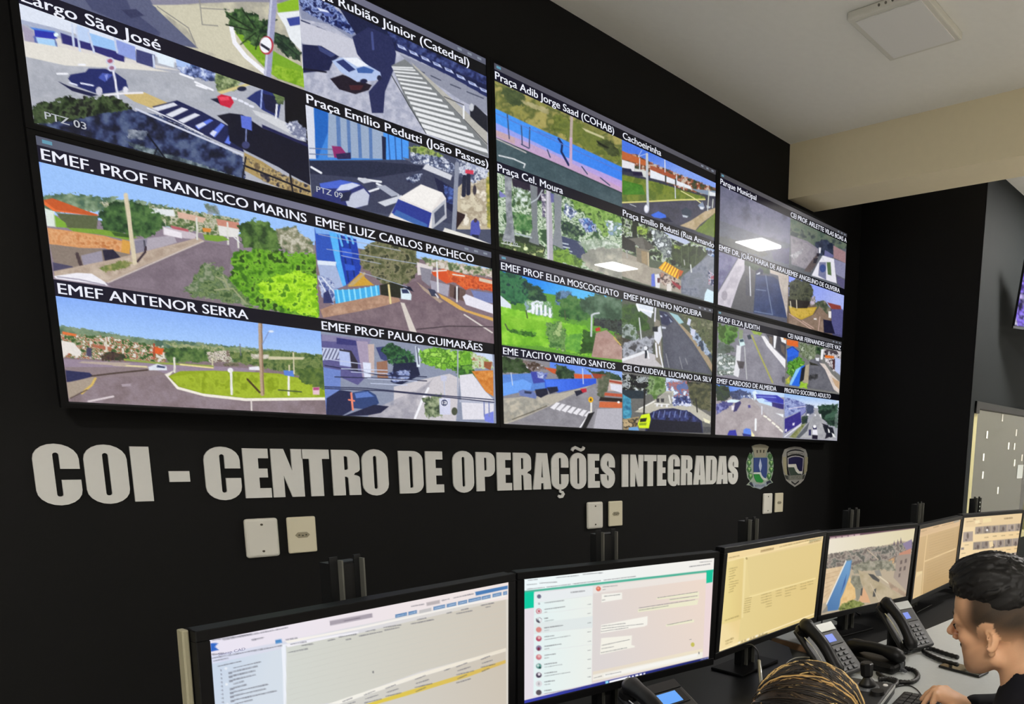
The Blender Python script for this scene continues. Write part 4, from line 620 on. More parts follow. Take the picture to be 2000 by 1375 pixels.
struct('wall_front', bm, M_dark, 'dark grey wall with the glazed opening, right of the black side wall')
M_pale = mat('pale_wall_paint', 'e6e6e3', 0.9, spec=0.1, noise=0.03, nscale=20)
struct('wall_left', box(-3.6, -3.5, -7.0, DW, 0, CEIL), M_pale, 'pale wall at the left end of the room')
struct('wall_near', box(-3.5, 6.5, -7.1, -7.0, 0, CEIL), M_pale, 'pale wall behind the photographer')
struct('wall_east', box(6.5, 6.6, -7.0, 1.6, 0, CEIL), M_pale, 'pale wall at the right end of the room')
struct('trim_1', box(2.92, 3.165, -7.0, DW, 2.85, CEIL), M_cream, 'cream ceiling beam running away from the video wall')
# interior window with white spots, and the lit room beyond it
win = tag(thing('window_1', 'interior glass window with white spots in the dark grey wall', 'window', (WX0, YF, WZ0)), kind='structure')
ww, wh = WX1 - WX0, WZ1 - WZ0
bm = bmesh.new(); bx(bm, 0.0, ww, -0.012, 0.05, wh - 0.045, wh, 0.003); bx(bm, 0.0, 0.05, -0.014, 0.05, wh - 0.075, wh, 0.003)
tag(obj('header', bm, mat('black_metal', '141414', 0.4), win), 'black top rail of the window')
bm = bmesh.new(); bx(bm, 0.0, 0.055, 0.0, 0.05, 0, wh - 0.05, 0.004); bx(bm, ww - 0.055, ww, 0.0, 0.05, 0, wh - 0.05, 0.004); bx(bm, 0, ww, 0, 0.05, 0, 0.05, 0.004)
obj('window_frame', bm, mat('cream_frame', 'b9b384', 0.5), win)
gl = bpy.data.materials.new('window_glass'); gl.use_nodes = True
b = gl.node_tree.nodes['Principled BSDF']; b.inputs['Transmission Weight'].default_value = 1; b.inputs['Roughness'].default_value = 0.0; b.inputs['IOR'].default_value = 1.45; b.inputs['Base Color'].default_value = (0.93, 0.95, 0.9, 1)
obj('glass_pane', box(0.055, ww - 0.055, 0.022, 0.028, 0.05, wh - 0.045), gl, win)
M_spot = mat('white_spot_finish', 'f6f5ea', 0.5)
for k, (sx, sy, n) in enumerate(((1958, 816, 1), (1928, 849, 1), (1985, 845, 1), (1970, 871, 1), (1981.5, 872, 1), (1921, 893, 1), (1996, 894, 1), (1981.5, 904, 1), (1919.5, 928, 1), (1949, 958, 1))):
    q = on(sx, sy, 1, YF + 0.02)
    bm = bmesh.new(); bx(bm, -0.011, 0.011, -0.0012, 0.0012, -0.024, 0.024)
    obj('white_spot', bm, M_spot, win, loc=(q[0] - WX0, 0.0205, q[2] - WZ0))  # small upright white spots on the glass
q = on(1992, 921, 1, YF + 0.02)
tag(obj('paper_notice', box(-0.055, 0.06, -0.001, 0.001, -0.05, 0.05), mat('notice_paper', 'c9cfcb', 0.6), win, loc=(q[0] - WX0, 0.02, q[2] - WZ0)), 'pale paper notice on the glass')
M_far = mat('far_room_paint', 'c2bd9b', 0.85)
struct('wall_far', box(XC + 0.1, 6.5, 0.9, 1.0, 0, CEIL), M_far, 'pale cream wall of the room seen through the window')
bm = bmesh.new()
bx(bm, 4.36, 4.42, 0.84, 0.9, 0, 2.15); bx(bm, 5.2, 5.28, 0.84, 0.9, 0, 2.15); bx(bm, 4.36, 5.28, 0.84, 0.9, 2.08, 2.15)
dr = tag(obj('door_1', box(4.42, 5.2, 0.87, 0.9, 0, 2.08), mat('grey_green_door', '8f9784', 0.6)), 'grey green door seen through the glass window', 'door', kind='structure')
obj('door_frame', bm, mat('pale_frame', 'cbc8ad', 0.6), dr)
bm = bmesh.new(); bx(bm, 4.62, 4.76, 0.858, 0.87, 0.1, 2.0, 0.004); bx(bm, 4.42, 5.2, 0.855, 0.87, 1.18, 1.26, 0.004)
obj('door_panel', bm, mat('pale_panel', 'a9ad96', 0.6), dr)

# ---------------------------------------------------------------- ceiling lights
M_off = mat('lamp_diffuser_off', 'e6e5e2', 0.6); M_lrim = mat('lamp_rim', 'd8d6cc', 0.6)
M_lit = glow('lamp_diffuser_lit', 'fffaf4', LAMP_L)
def ceiling_light(x, y, s, lit, label, m=None):
    t = thing('ceiling_light', label, 'ceiling light', (x, y, CEIL), 0, 'square ceiling lights')
    bm = bmesh.new(); h = s / 2
    bx(bm, -h, h, -h, h, -0.03, -0.0005, 0.006)
    obj('lamp_frame', bm, M_lrim, t)
    obj('diffuser', box(-h + .022, h - .022, -h + .022, h - .03, -0.034, -0.0302, 0.0), (m or M_lit) if lit else M_off, t)
    return t
L0 = ceiling_light(2.222, -1.04, 0.335, False, 'switched-off square ceiling light in front of the cream beam')
for k in range(3): tag(obj('screw', cyl(bmesh.new(), (-0.1695, 0.02 - 0.03 * k, -0.015), 0.005, 0.005, 0.003, 10, 'x'), mat('screw_dark', '6a675e', 0.4), L0), 'small dark screw')
ceiling_light(4.345, -1.56, 0.34, True, 'lit square ceiling light beyond the beam, the one nearer the side wall')
ceiling_light(4.372, -3.48, 0.34, True, 'lit square ceiling light beyond the beam, the one farther from the side wall')
ceiling_light(-1.35, -3.3, 0.34, True, 'lit square ceiling light left of the photographer, nearer the black wall')
ceiling_light(-1.35, -5.2, 0.34, True, 'lit square ceiling light left of the photographer, farther from the black wall')
tag(ceiling_light(5.0, 0.1, 0.3, True, 'lit square ceiling light in the room behind the glass window', glow('lamp_diffuser_far', 'fff3d0', 48.0)), group='lights of the far room')

# ---------------------------------------------------------------- video wall
TW, TH, GX, GZ, ZT = 1.10715, 0.6222, 0.02872, 0.02335, 2.77
M_case = mat('television_plastic', '070708', 0.6, spec=0.15)
M_scr = glow('television_screen', '000000', 1.0, '020203', 0.30, attr='Col', coat=0.38, spec=0.2)
M_scr.node_tree.nodes['Principled BSDF'].inputs['Coat Roughness'].default_value = 0.012
M_txt = glow('title_text_light', 'f2f4ff', 0.92, '050505', 0.4)
VB = [0, 0.032, 0.093, 0.522, 0.585, 0.993, 1.0]      # title bar, caption, picture, caption, picture, black
def title_screen(parent, c, r):
    vs, fs, cols = [], [], []
    bar = ('565a6c', '74748a', '5c5f70') if c == 0 else ('50505c', '62606c', '4a4a52') if c == 1 else ('44444a', '5c5a5e', '46464a')
    rows = [(VB[0], VB[1], bar), (VB[1], VB[2], ('0e0c26', '0b0a16', '0a0a10')), (VB[2], VB[3], ('000000',) * 3), (VB[3], VB[4], ('0e0c26', '0b0a16', '0a0a10')), (VB[4], VB[5], ('000000',) * 3), (VB[5], 1, ('08080c',) * 3)]
    for v0, v1, cc in rows:
        for k in range(2):
            i = len(vs)
            for u, v, ci in ((k / 2, v0, k), (k / 2, v1, k), ((k + 1) / 2, v1, k + 1), ((k + 1) / 2, v0, k + 1)):
                vs.append((u * TW - TW / 2, 0, TH / 2 - v * TH)); cols.append(lin(cc[ci]) + (1,))
            fs.append((i, i + 1, i + 2, i + 3))
    o = obj('screen', (vs, [], fs), M_scr, parent)
    at = o.data.color_attributes.new('Col', 'FLOAT_COLOR', 'POINT')
    at.data.foreach_set('color', np.array(cols, np.float32).ravel())
    return o
def tv_uv(px, py, c, r):
    q = on(px, py, 1, 0.0); return (q[0] - c * (TW + GX)) / TW, (ZT - q[2] - r * (TH + GZ)) / TH
def caption(parent, c, r, row, s, x0, x1):
    """Title line: x0/x1 are fractions of the screen width or measured end points (px, py)."""
    u0 = x0 if not isinstance(x0, tuple) else tv_uv(*x0, c, r)[0]
    u1 = x1 if not isinstance(x1, tuple) else tv_uv(*x1, c, r)[0]
    v, f, cap = text2d(s)
    sx = (u1 - u0) * TW / (v[:, 0].max() - v[:, 0].min()); sz = 0.040 * TH / cap
    base = (VB[1] + 0.0505 if row == 0 else VB[3] + 0.0525)
    X = (v[:, 0] - v[:, 0].min()) * sx + u0 * TW - TW / 2; Z = v[:, 1] * sz + TH / 2 - base * TH
    return obj('caption', ([(a, -0.0016, b_) for a, b_ in zip(X, Z)], [], f), M_txt, parent)
def small_text(parent, s, x, z, h, m, y=-0.0016, wid=None):
    v, f, cap = text2d(s); k = h / cap; kx = k if wid is None else wid / (v[:, 0].max() - v[:, 0].min())
    return obj('overlay_text', ([(a * kx + x, y, b_ * k + z) for a, b_ in v], [], f), m, parent)
TVS = {
 (0, 0): ('top left wall television, its pictures a pale plaza and crossing streets',
    [(feed_palm, 'feed of a palm tree and grey street, cut off by the photo', 0, None, 0, 0),
     (feed_plaza, 'feed of a paved square with a zebra crossing', 0, 'Praça Rubião Júnior (Catedral)', 0.503, (916, 118)),
     (feed_largo, 'feed of a street corner with a navy car and a red car', 1, 'Largo São José', 0.004, (313, 88)),
     (feed_van, 'feed of an avenue with a white van', 1, 'Praça Emílio Pedutti (João Passos)', 0.503, (953, 314))]),
 (0, 1): ('bottom left wall television showing sunny streets and a round grass island',
    [(feed_road, 'feed of an empty road beside bright green trees', 0, 'EMEF. PROF FRANCISCO MARINS', 0.005, (598, 421)),
     (feed_school, 'feed of a street with a blue school front', 0, 'EMEF LUIZ CARLOS PACHECO', (616, 430), (925, 503)),
     (feed_roundabout, 'feed of a roundabout with a grass island', 1, 'EMEF ANTENOR SERRA', 0.005, (484, 611)),
     (feed_wires, 'feed of a shady street crossed by wires', 1, 'EMEF PROF PAULO GUIMARÃES', (628, 640), (942, 678))]),
 (1, 0): ('top centre wall television showing a blue and pink wall and park trees',
    [(feed_fence, 'feed of a blue and pink striped wall under grass', 0, 'Praça Adib Jorge Saad (COHAB)', 0.003, (1199, 256)),
     (feed_avenue, 'feed of an avenue with white houses and a lawn', 0, 'Cachoeirinha', 0.503, (1291, 295)),
     (feed_park, 'feed of pale tree trunks in a park', 1, 'Praça Cel. Moura', 0.003, (1099, 368)),
     (feed_kiosk, 'feed of a street with a yellow striped awning', 1, 'Praça Emílio Pedutti (Rua Amando', 0.503, 0.997)]),
 (1, 1): ('bottom centre wall television showing a green garden and a blue wall',
    [(feed_garden, 'feed of a green garden beside a pink path', 0, 'EMEF PROF ELDA MOSCOGLIATO', 0.006, (1208, 571)),
     (feed_nogueira, 'feed of a straight grey road between trees', 0, 'EMEF MARTINHO NOGUEIRA', (1218, 578), (1370, 610)),
     (feed_bluewall, 'feed of a corner with a blue wall and zebra crossing', 1, 'EME TACITO VIRGINIO SANTOS', 0.005, (1201, 713)),
     (feed_claudeval, 'feed of a street with a lime yellow car', 1, 'CEI CLAUDEVAL LUCIANO DA SILV', 0.503, 0.998)]),
 (2, 0): ('top right wall television with a hazy grey picture and a lamp reflection',
    [(feed_parque, 'hazy grey feed', 0, 'Parque Municipal', 0.002, (1477, 384)),
     (feed_arlette, 'grey feed of a road and pale roofs', 0, 'CEI PROF. ARLETTE VILAS BOAS A', (1544, 419), 0.998),
     (feed_rural, 'feed of a pale path beside dark blue asphalt', 1, 'EMEF DR. JOÃO MARIA DE ARAUJ', 0.002, 0.498),
     (feed_trees, 'feed of a corner with trees and dry grass', 1, 'EMEF ANGELINO DE OLIVEIRA', 0.502, (1640, 563))]),
 (2, 1): ('bottom right wall television showing four street views with grey roads',
    [(feed_elza, 'feed of a grey road with a yellow centre line', 0, 'PROF ELZA JUDITH', 0.006, (1483, 639)),
     (feed_palmstreet, 'feed of a narrow street with a blue wall', 0, 'CEI NAIR FERNANDES LEITE VAZ', (1538, 656), (1642, 679)),
     (feed_cardoso, 'feed of a wide pale avenue', 1, 'EMEF CARDOSO DE ALMEIDA', 0.005, (1516, 761)),
     (feed_pronto, 'feed of a road beside a dark green slope', 1, 'PRONTO SOCORRO ADULTO', (1532, 764), (1622, 773))])}
RES = {0: (300, 160), 1: (210, 118), 2: (140, 84)}
for (c, r), (label, feeds) in TVS.items():
    x0 = c * (TW + GX); z0 = ZT - r * (TH + GZ)
    root = thing('television', label, 'television', (x0 + TW / 2, 0, z0 - TH / 2), 0, 'televisions of the video wall')
    hx, hz = TW / 2, TH / 2; ex, ez = GX / 2 - .0006, GZ / 2 - .0006
    bm = bmesh.new()
    for a in ((-hx - ex, hx + ex, hz, hz + ez), (-hx - ex, hx + ex, -hz - ez, -hz), (-hx - ex, -hx, -hz, hz), (hx, hx + ex, -hz, hz)): bx(bm, a[0], a[1], -0.004, 0.02, a[2], a[3])
    obj('bezel', bm, M_case, root)
    obj('back_case', box(-hx - ex + .004, hx + ex - .004, 0.003, 0.055, -hz - ez + .004, hz + ez - .004, 0.004), M_case, root)
    obj('wall_bracket', box(-0.22, 0.22, 0.055, DW - 0.0005, -0.2, 0.2, 0.003), mat('black_metal', '141414', 0.4), root)
    scr = title_screen(root, c, r)
    for k in range(3): obj('title_bar_icon', box(hx - 0.030 - 0.034 * k, hx - 0.016 - 0.034 * k, -0.0014, -0.0008, hz - 0.0135, hz - 0.0065), glow('icon_light', '9aa4b4', 0.7), scr)
    obj('title_bar_icon', box(-hx + 0.010, -hx + 0.026, -0.0014, -0.0008, hz - 0.0135, hz - 0.0055), glow('icon_cyan', '6fb0cc', 0.7), scr)
    inv = Matrix.Translation((-x0 - hx, 0, -z0 + hz))
    for k, (fn, lab, row, s, a, e) in enumerate(feeds):
        u0 = 0.0 if k % 2 == 0 else 0.5; v0, v1 = (VB[2], VB[3]) if row == 0 else (VB[4], VB[5])
        P3 = lambda u, v: (x0 + u * TW, -0.0008, z0 - v * TH)
        def run(p, fn=fn): fn(p); p.grain(0.07, 2.2)
        fo = screen_grid('camera_feed', (P3(u0, v0), P3(u0 + .5, v0), P3(u0 + .5, v1), P3(u0, v1)), *RES[c], scr, M_scr, run, inv)
        tag(fo, lab)
        if s: caption(scr, c, r, row, s, a, e)
    if (c, r) == (0, 0): small_text(scr, 'PTZ 03', -hx + 0.018, -hz + 0.020, 0.016, glow('overlay_grey', 'c8ccd4', 0.8))
    if (c, r) == (1, 0): small_text(scr, 'PTZ 02', -hx + 0.018, -hz + 0.020, 0.013, glow('overlay_grey', 'c8ccd4', 0.8))
    if (c, r) == (0, 0): small_text(scr, 'PTZ 09', 0.012, -hz + 0.022, 0.016, glow('overlay_grey', 'c8ccd4', 0.8))

# ---------------------------------------------------------------- white lettering on the wall
M_let = mat('letter_acrylic', 'dededa', 0.55, spec=0.3, noise=0.03, nscale=60)
def arc(cx, cz, rx, rz, a0, a1, n=10):
    return [(cx + rx * math.cos(math.radians(a0 + (a1 - a0) * k / n)), cz + rz * math.sin(math.radians(a0 + (a1 - a0) * k / n))) for k in range(n + 1)]
def ribbon(path, hw):
    bm = bmesh.new(); T = 0.006; P = [Vector((p[0], p[1])) for p in path]; rows = []
    hws = hw if isinstance(hw, list) else [hw] * len(P)
    for i, p in enumerate(P):
        d = (P[min(i + 1, len(P) - 1)] - P[max(i - 1, 0)]).normalized(); n = Vector((-d.y, d.x)) * hws[i]
        rows.append([bm.verts.new((p.x + s * n.x, y, p.y + s * n.y)) for s, y in ((1, -T), (-1, -T), (-1, 0), (1, 0))])
    for A, B2 in zip(rows, rows[1:]):
        for k in range(4): bm.faces.new((A[k], A[(k + 1) % 4], B2[(k + 1) % 4], B2[k]))
    bm.faces.new(rows[0]); bm.faces.new(rows[-1][::-1])
    return bm
def glyph(ch, w, h):
    s = w * 0.43; o = 0.004; rz = min(w * 0.48, h * 0.3); q = (w - 2 * s) / 2; iz = h * 0.16
    if ch in 'OÕ':
        out = arc(w / 2, h + o - rz, w / 2, rz, 0, 180) + arc(w / 2, -o + rz, w / 2, rz, 180, 360)
        inn = arc(w / 2, h - iz, q, q, 0, 180, 6) + arc(w / 2, iz, q, q, 180, 360, 6)
        return [out, inn]
    if ch in 'CÇ':
        return [[(w, h * .60)] + arc(w / 2, h + o - rz, w / 2, rz, 0, 180) + arc(w / 2, -o + rz, w / 2, rz, 180, 360) + [(w, h * .41), (w - s, h * .41)] + arc(w / 2, iz, q, q, 360, 180, 6) + arc(w / 2, h - iz, q, q, 180, 0, 6) + [(w - s, h * .60)]]
    if ch == 'G':
        return [[(w, h * .63)] + arc(w / 2, h + o - rz, w / 2, rz, 0, 180) + arc(w / 2, -o + rz, w / 2, rz, 180, 292) + [(w * .80, h * .075), (w * .86, 0), (w, 0), (w, h * .53), (w * .5, h * .53), (w * .5, h * .42), (w - s, h * .42)] + arc(w / 2, iz, q, q, 360, 180, 6) + arc(w / 2, h - iz, q, q, 180, 0, 6) + [(w - s, h * .63)]]
    if ch == 'D':
        r = w * .42
        return [[(0, 0)] + arc(w - r, r, r, r, 270, 360) + arc(w - r, h - r, r, r, 0, 90) + [(0, h)], [(s, h * .13)] + arc(s + 2 * q - q, h * .13 + q, q, q, 270, 360, 4) + arc(s + q, h * .87 - q, q, q, 0, 90, 4) + [(s, h * .87)]]
    if ch == 'P':
        r = w * .4
        return [[(0, 0), (s, 0), (s, h * .37)] + arc(w - r, h * .37 + r, r, r, 270, 360) + arc(w - r, h - r, r, r, 0, 90) + [(0, h)], [(s, h * .53)] + arc(s + q, h * .53 + q, q, q, 270, 360, 4) + arc(s + q, h * .86 - q, q, q, 0, 90, 4) + [(s, h * .86)]]
    if ch == 'R':
        r = w * .38
        return [[(0, 0), (s, 0), (s, h * .41), (s + q, h * .41)] + [(w * .56, h * .38), (w * .58, 0), (w, 0), (w * .985, h * .33)] + arc(w - r * .75, h * .38, r * .7, h * .07, 0, 80, 4) + arc(w - r, h * .52 + r * .3, r * .98, r * .5, 300, 360, 4) + arc(w - r, h - r, r * .98, r, 0, 90) + [(0, h)], [(s, h * .56)] + arc(s + q, h * .56 + q, q, q, 270, 360, 4) + arc(s + q, h * .86 - q, q, q, 0, 90, 4) + [(s, h * .86)]]
    if ch == 'E': return [[(0, 0), (w, 0), (w, h * .195), (w * .56, h * .195), (w * .56, h * .415), (w * .90, h * .415), (w * .90, h * .595), (w * .56, h * .595), (w * .56, h * .805), (w * .96, h * .805), (w * .96, h), (0, h)]]
    if ch == 'I': return [[(0, 0), (w, 0), (w, h), (0, h)]]
    if ch == '-': return [[(0, h * .35), (w, h * .35), (w, h * .55), (0, h * .55)]]
    if ch == 'N': return [[(0, 0), (w * .36, 0), (w * .36, h * .45), (w * .60, 0), (w, 0), (w, h), (w * .64, h), (w * .64, h * .55), (w * .40, h), (0, h)]]
    if ch == 'T': return [[(w * .27, 0), (w * .73, 0), (w * .73, h * .80), (w, h * .80), (w, h), (0, h), (0, h * .80), (w * .27, h * .80)]]
    if ch == 'A': return [[(0, 0), (w * .42, 0), (w * .44, h * .17), (w * .57, h * .17), (w * .59, 0), (w, 0), (w * .79, h), (w * .21, h)], [(w * .445, h * .33), (w * .50, h * .80), (w * .555, h * .33)]]
def s_path(w, h):
    c = 0.25 * w; a = h * .735; b2 = h * .265; rz = h + .004 - .215 * w - a
    up = [(w - .215 * w - .01 * w, h * .60), (w - .22 * w, h * .66)] + arc(w / 2, a, .28 * w, rz, 0, 180, 12)
    mid = [(.215 * w, h * .68), (.235 * w, h * .63), (.30 * w, h * .575), (.42 * w, h * .52), (.60 * w, h * .46), (.72 * w, h * .41), (.77 * w, h * .355)]
    dn = arc(w / 2, b2, .28 * w, rz, 360, 180, 12) + [(.215 * w, h * .34), (.215 * w, h * .40)]
    return up + mid + dn
LET = [('COI', [('C', 65.8, 155.9), ('O', 165.4, 249), ('I', 257.4, 293.8)]), ('-', [('-', 328.8, 368.7)]),
 ('CENTRO', [('C', 399.1, 468.6), ('E', 475.5, 526.4), ('N', 530.2, 591), ('T', 589.6, 643), ('R', 648, 702), ('O', 706.5, 756.7)]),
 ('DE', [('D', 778.3, 824.9), ('E', 830.6, 864.8)]),
 ('OPERAÇÕES', [('O', 883.3, 924), ('P', 928.9, 965.2), ('E', 969.6, 997.8), ('R', 1001.3, 1036.2), ('A', 1039.5, 1074.8), ('Ç', 1075.8, 1108.8), ('Õ', 1112.5, 1143.4), ('E', 1147.4, 1169.8), ('S', 1172, 1199.6)]),
 ('INTEGRADAS', [('I', 1213.4, 1225.7), ('N', 1229.8, 1254.7), ('T', 1257, 1280.2), ('E', 1282.4, 1299.8), ('G', 1303.2, 1326.2), ('R', 1329, 1350.6), ('A', 1353, 1376.8), ('D', 1377.2, 1398.2), ('A', 1398.6, 1420.2), ('S', 1420.6, 1440.2)])]
ORD = ['first', 'second', 'third', 'fourth', 'fifth', 'sixth', 'seventh', 'eighth', 'ninth', 'last']
LZ, LH = 1.241, 0.152
for word, ls in LET:
    for k, (ch, a, e) in enumerate(ls):
        X0, X1 = on(a, 924, 1, DW)[0], on(e, 922, 1, DW)[0]; w = X1 - X0
        lab = 'white wall dash between the words COI and CENTRO' if ch == '-' else 'white wall letter %s, %s letter of the word %s' % (ch, 'last' if k == len(ls) - 1 else ORD[k], word)
        if ch == 'S': m_ = ribbon(s_path(w, LH), 0.215 * w)
        else: m_ = plate2d(glyph(ch, w, LH), 0.006)
        o = obj('wall_dash' if ch == '-' else 'wall_letter', m_, M_let, loc=(X0, DW - 0.0004, LZ))
        tag(o, lab, 'letter', 'white letters under the video wall')
        if ch == 'Ç': obj('cedilla', ribbon([(w * .50, -.002), (w * .50, -.012), (w * .62, -.015), (w * .68, -.023), (w * .60, -.033), (w * .46, -.035), (w * .38, -.029)], [.004, .005, .006, .007, .007, .006, .005]), M_let, o)
        if ch == 'Õ': obj('tilde', ribbon([(w * .12, h_) for h_ in (LH + .012,)] + [(w * .18, LH + .021), (w * .32, LH + .027), (w * .50, LH + .021), (w * .68, LH + .016), (w * .82, LH + .021), (w * .88, LH + .030)], .0065), M_let, o)

# ---------------------------------------------------------------- wall plates
M_plate = mat('wall_plate_plastic', 'dedcd2', 0.4, spec=0.4); M_plate2 = mat('wall_outlet_plastic', 'ded7bd', 0.4, spec=0.4)
M_hole = mat('dark_hole', '4a4638', 0.6)
WHERE = ['under the word CENTRO', 'under the word OPERAÇÕES', 'under the coloured emblem']
for (xb, xo), wh_ in zip(((0.392, 0.497), (1.612, 1.726), (2.819, 2.926)), WHERE):
    t = thing('wall_plate', 'white blank wall plate %s, left of a socket plate' % wh_, 'wall plate', (xb, DW - 0.0004, 1.116), 0, 'blank wall plates')
    obj('cover', box(-.042, .042, -0.012, 0, -.061, .061, 0.008, seg=3), M_plate, t)
    for z in (-.042, .042): obj('screw', cyl(bmesh.new(), (0, -0.0135, z), .0035, .0035, .003, 10, 'y'), M_hole, t)
    t = thing('wall_outlet', 'cream socket plate %s, right of a blank plate' % wh_, 'wall socket', (xo, DW - 0.0004, 1.117), 0, 'socket plates')
    obj('cover', box(-.039, .039, -0.010, 0, -.059, .059, 0.005, seg=3), M_plate2, t)
    hexa = [(-.020, 0), (-.012, .009), (.012, .009), (.020, 0), (.012, -.009), (-.012, -.009)]
    so = obj('socket', plate2d([hexa], 0.002, (0, -0.0098, 0)), mat('socket_recess', '9f9880', 0.5), t)
    for x in (-.0095, 0, .0095): obj('pin_hole', cyl(bmesh.new(), (x, -0.0128, 0 if x else -0.002), .0023, .0023, .002, 10, 'y'), M_hole, so)

# ---------------------------------------------------------------- the two emblems
def emb(s, cx, cz):
    out = []
    for p in pts_(s):
        q = on(1445 + p[0] / 13.095, 860 + p[1] / 13.095, 1, DW - 0.004); out.append((q[0] - cx, q[2] - cz))
    return out
def emblem_part(root, name, col, polys, y, parent=None, dep=0.0012, rough=0.45):
    R0 = root.location; bm = bmesh.new()
    me_v, me_f = [], []
    for s in (polys if isinstance(polys, list) else [polys]):
        v, _, f = plate2d([emb(s, R0.x, R0.z)], dep, (0, -y, 0)); b0 = len(me_v); me_v += v; me_f += [tuple(i + b0 for i in q) for q in f]
    bm.free()
    return obj(name, (me_v, [], me_f), mat('emblem_' + col, col, rough), parent or root)
e1 = thing('city_emblem', 'coloured coat of arms with a crown, blue shield and green laurels', 'emblem', (2.745, DW - .0004, 1.326))
emblem_part(e1, 'backing', '9cab9c', '310,150 400,115 530,95 660,115 750,160 700,290 720,320 780,290 850,430 870,640 850,860 800,1010 860,1080 760,1120 690,1180 640,1185 530,1255 420,1220 350,1215 270,1160 175,1145 270,1050 200,960 170,760 175,560 230,380 270,310 300,370 330,300 350,290', 0.0)
cr = emblem_part(e1, 'crown', 'b9b59f', '318,155 405,120 530,100 655,120 742,165 680,300 672,400 640,428 400,428 372,400 355,270', 0.002)
emblem_part(e1, 'crown_window', '4a4636', ['430,250 460,250 455,325 435,325'], 0.0032, cr)
emblem_part(e1, 'crown_window', '4a4636', ['512,245 545,245 545,315 515,315'], 0.0032, cr)
emblem_part(e1, 'crown_window', '4a4636', ['600,245 632,245 620,320 595,320'], 0.0032, cr)
sh = emblem_part(e1, 'shield', '27407f', '358,445 705,445 705,760 690,900 662,985 600,960 545,880 530,815 356,815', 0.002)
emblem_part(e1, 'shield_point', '1b8a37', '352,868 505,868 540,950 610,1050 560,1085 430,1062 385,980', 0.002)
emblem_part(e1, 'shield_band', 'c6d2c8', '340,825 535,815 560,890 610,955 690,985 690,1025 620,1030 545,960 500,862 340,866', 0.0034)
emblem_part(e1, 'spear', 'b3c0da', '520,455 545,570 560,650 545,730 522,810 500,730 482,650 498,560', 0.0034)
for side in (0, 1):
    for k, (x, y) in enumerate(((270, 430), (240, 590), (240, 760), (275, 930))):
        X = x if side == 0 else 1045 - x - (20 if k == 3 else 0)
        lf = emblem_part(e1, 'laurel_leaf', '3f7540', '%d,%d %d,%d %d,%d %d,%d %d,%d' % (X, y + 90, X - 62, y - 10, X - 30, y - 90, X + 45, y - 75, X + 62, y + 5), 0.002)
        emblem_part(e1, 'leaf_tip', 'a6d088' if k else '6a9460', '%d,%d %d,%d %d,%d' % (X, y + 20, X - 34, y - 62, X + 36, y - 58), 0.0032, lf)
rb = emblem_part(e1, 'ribbon', '99a4b4', '330,1060 420,1110 530,1130 640,1100 690,1040 700,1150 640,1175 530,1245 420,1210 350,1190', 0.002)
emblem_part(e1, 'ribbon_fold', '1f2740', ['240,1090 290,1060 350,1170 330,1185 270,1140'], 0.0032, rb)
emblem_part(e1, 'ribbon_fold', '1f2740', ['680,1060 770,1020 820,1080 740,1100 690,1140'], 0.0032, rb)
def emblem_text(root, parent, s, px, py, wpx, hpx, col, y):
    a = emb('%d,%d %d,%d' % (px, py, px + wpx, py), root.location.x, root.location.z); b2 = emb('%d,%d' % (px, py - hpx), root.location.x, root.location.z)
    v, f, cap = text2d(s); kx = (a[1][0] - a[0][0]) / (v[:, 0].max() - v[:, 0].min()); kz = (b2[0][1] - a[0][1]) / cap
    obj('lettering', ([((p[0] - v[:, 0].min()) * kx + a[0][0], -y, p[1] * kz + a[0][1]) for p in v], [], f), mat('emblem_' + col, col, 0.5), parent)
emblem_text(e1, rb, 'BOTUCATU', 390, 1190, 250, 50, '3c4658', 0.0034)
e2 = thing('guard_badge', 'silver shield badge with a navy and grey field, right of the coloured arms', 'emblem', (3.085, DW - .0004, 1.328))
emblem_part(e2, 'backing', 'a9a8a4', '1150,235 1260,185 1410,158 1560,175 1690,235 1735,360 1750,560 1700,860 1640,1020 1560,1100 1412,1192 1270,1095 1190,1020 1130,850 1085,560 1095,380', 0.0)
emblem_part(e2, 'inner_field', '17181c', '1205,300 1300,250 1420,225 1540,240 1645,290 1645,860 1580,900 1250,900 1205,860', 0.002)
tb = emblem_part(e2, 'top_band', 'b1afac', '1215,320 1310,280 1420,262 1530,275 1640,310 1635,395 1530,360 1420,348 1310,362 1218,400', 0.0034)
emblem_text(e2, tb, 'GUARDA MUNICIPAL', 1232, 352, 390, 42, '55555a', 0.0048)
emblem_part(e2, 'rim', 'bdbac4', '1218,450 1320,405 1420,390 1530,405 1630,445 1620,700 1590,880 1280,895 1225,660', 0.0034)
emblem_part(e2, 'navy_field', '18164a', '1240,465 1330,430 1420,418 1520,428 1605,462 1600,640 1585,790 1490,790 1450,700 1425,615 1240,610', 0.0048)
emblem_part(e2, 'grey_field', '3a4a40', '1232,690 1375,690 1420,790 1480,850 1570,860 1560,895 1290,900', 0.0048)
emblem_part(e2, 'white_band', 'e4e3dc', '1222,615 1425,605 1460,720 1510,790 1590,790 1590,848 1480,850 1420,790 1380,685 1225,685', 0.0062)
for nm, sd in (('1100,430 1190,420 1200,720 1220,880 1180,890 1125,780', 0), ('1665,420 1745,430 1720,780 1670,860 1620,860 1650,640', 1)): emblem_part(e2, 'side_laurel', 'a8a284', nm, 0.002)
bn = emblem_part(e2, 'banner', '86887f', '1240,900 1600,880 1590,990 1420,1000 1250,1010', 0.0062)
emblem_text(e2, bn, 'BOTUCATU', 1262, 985, 310, 76, 'c4c6bd', 0.0076)
emblem_part(e2, 'lower_field', '3c403c', ['1150,890 1235,905 1235,1010 1190,985', '1600,900 1675,870 1640,985 1600,1000'], 0.002)
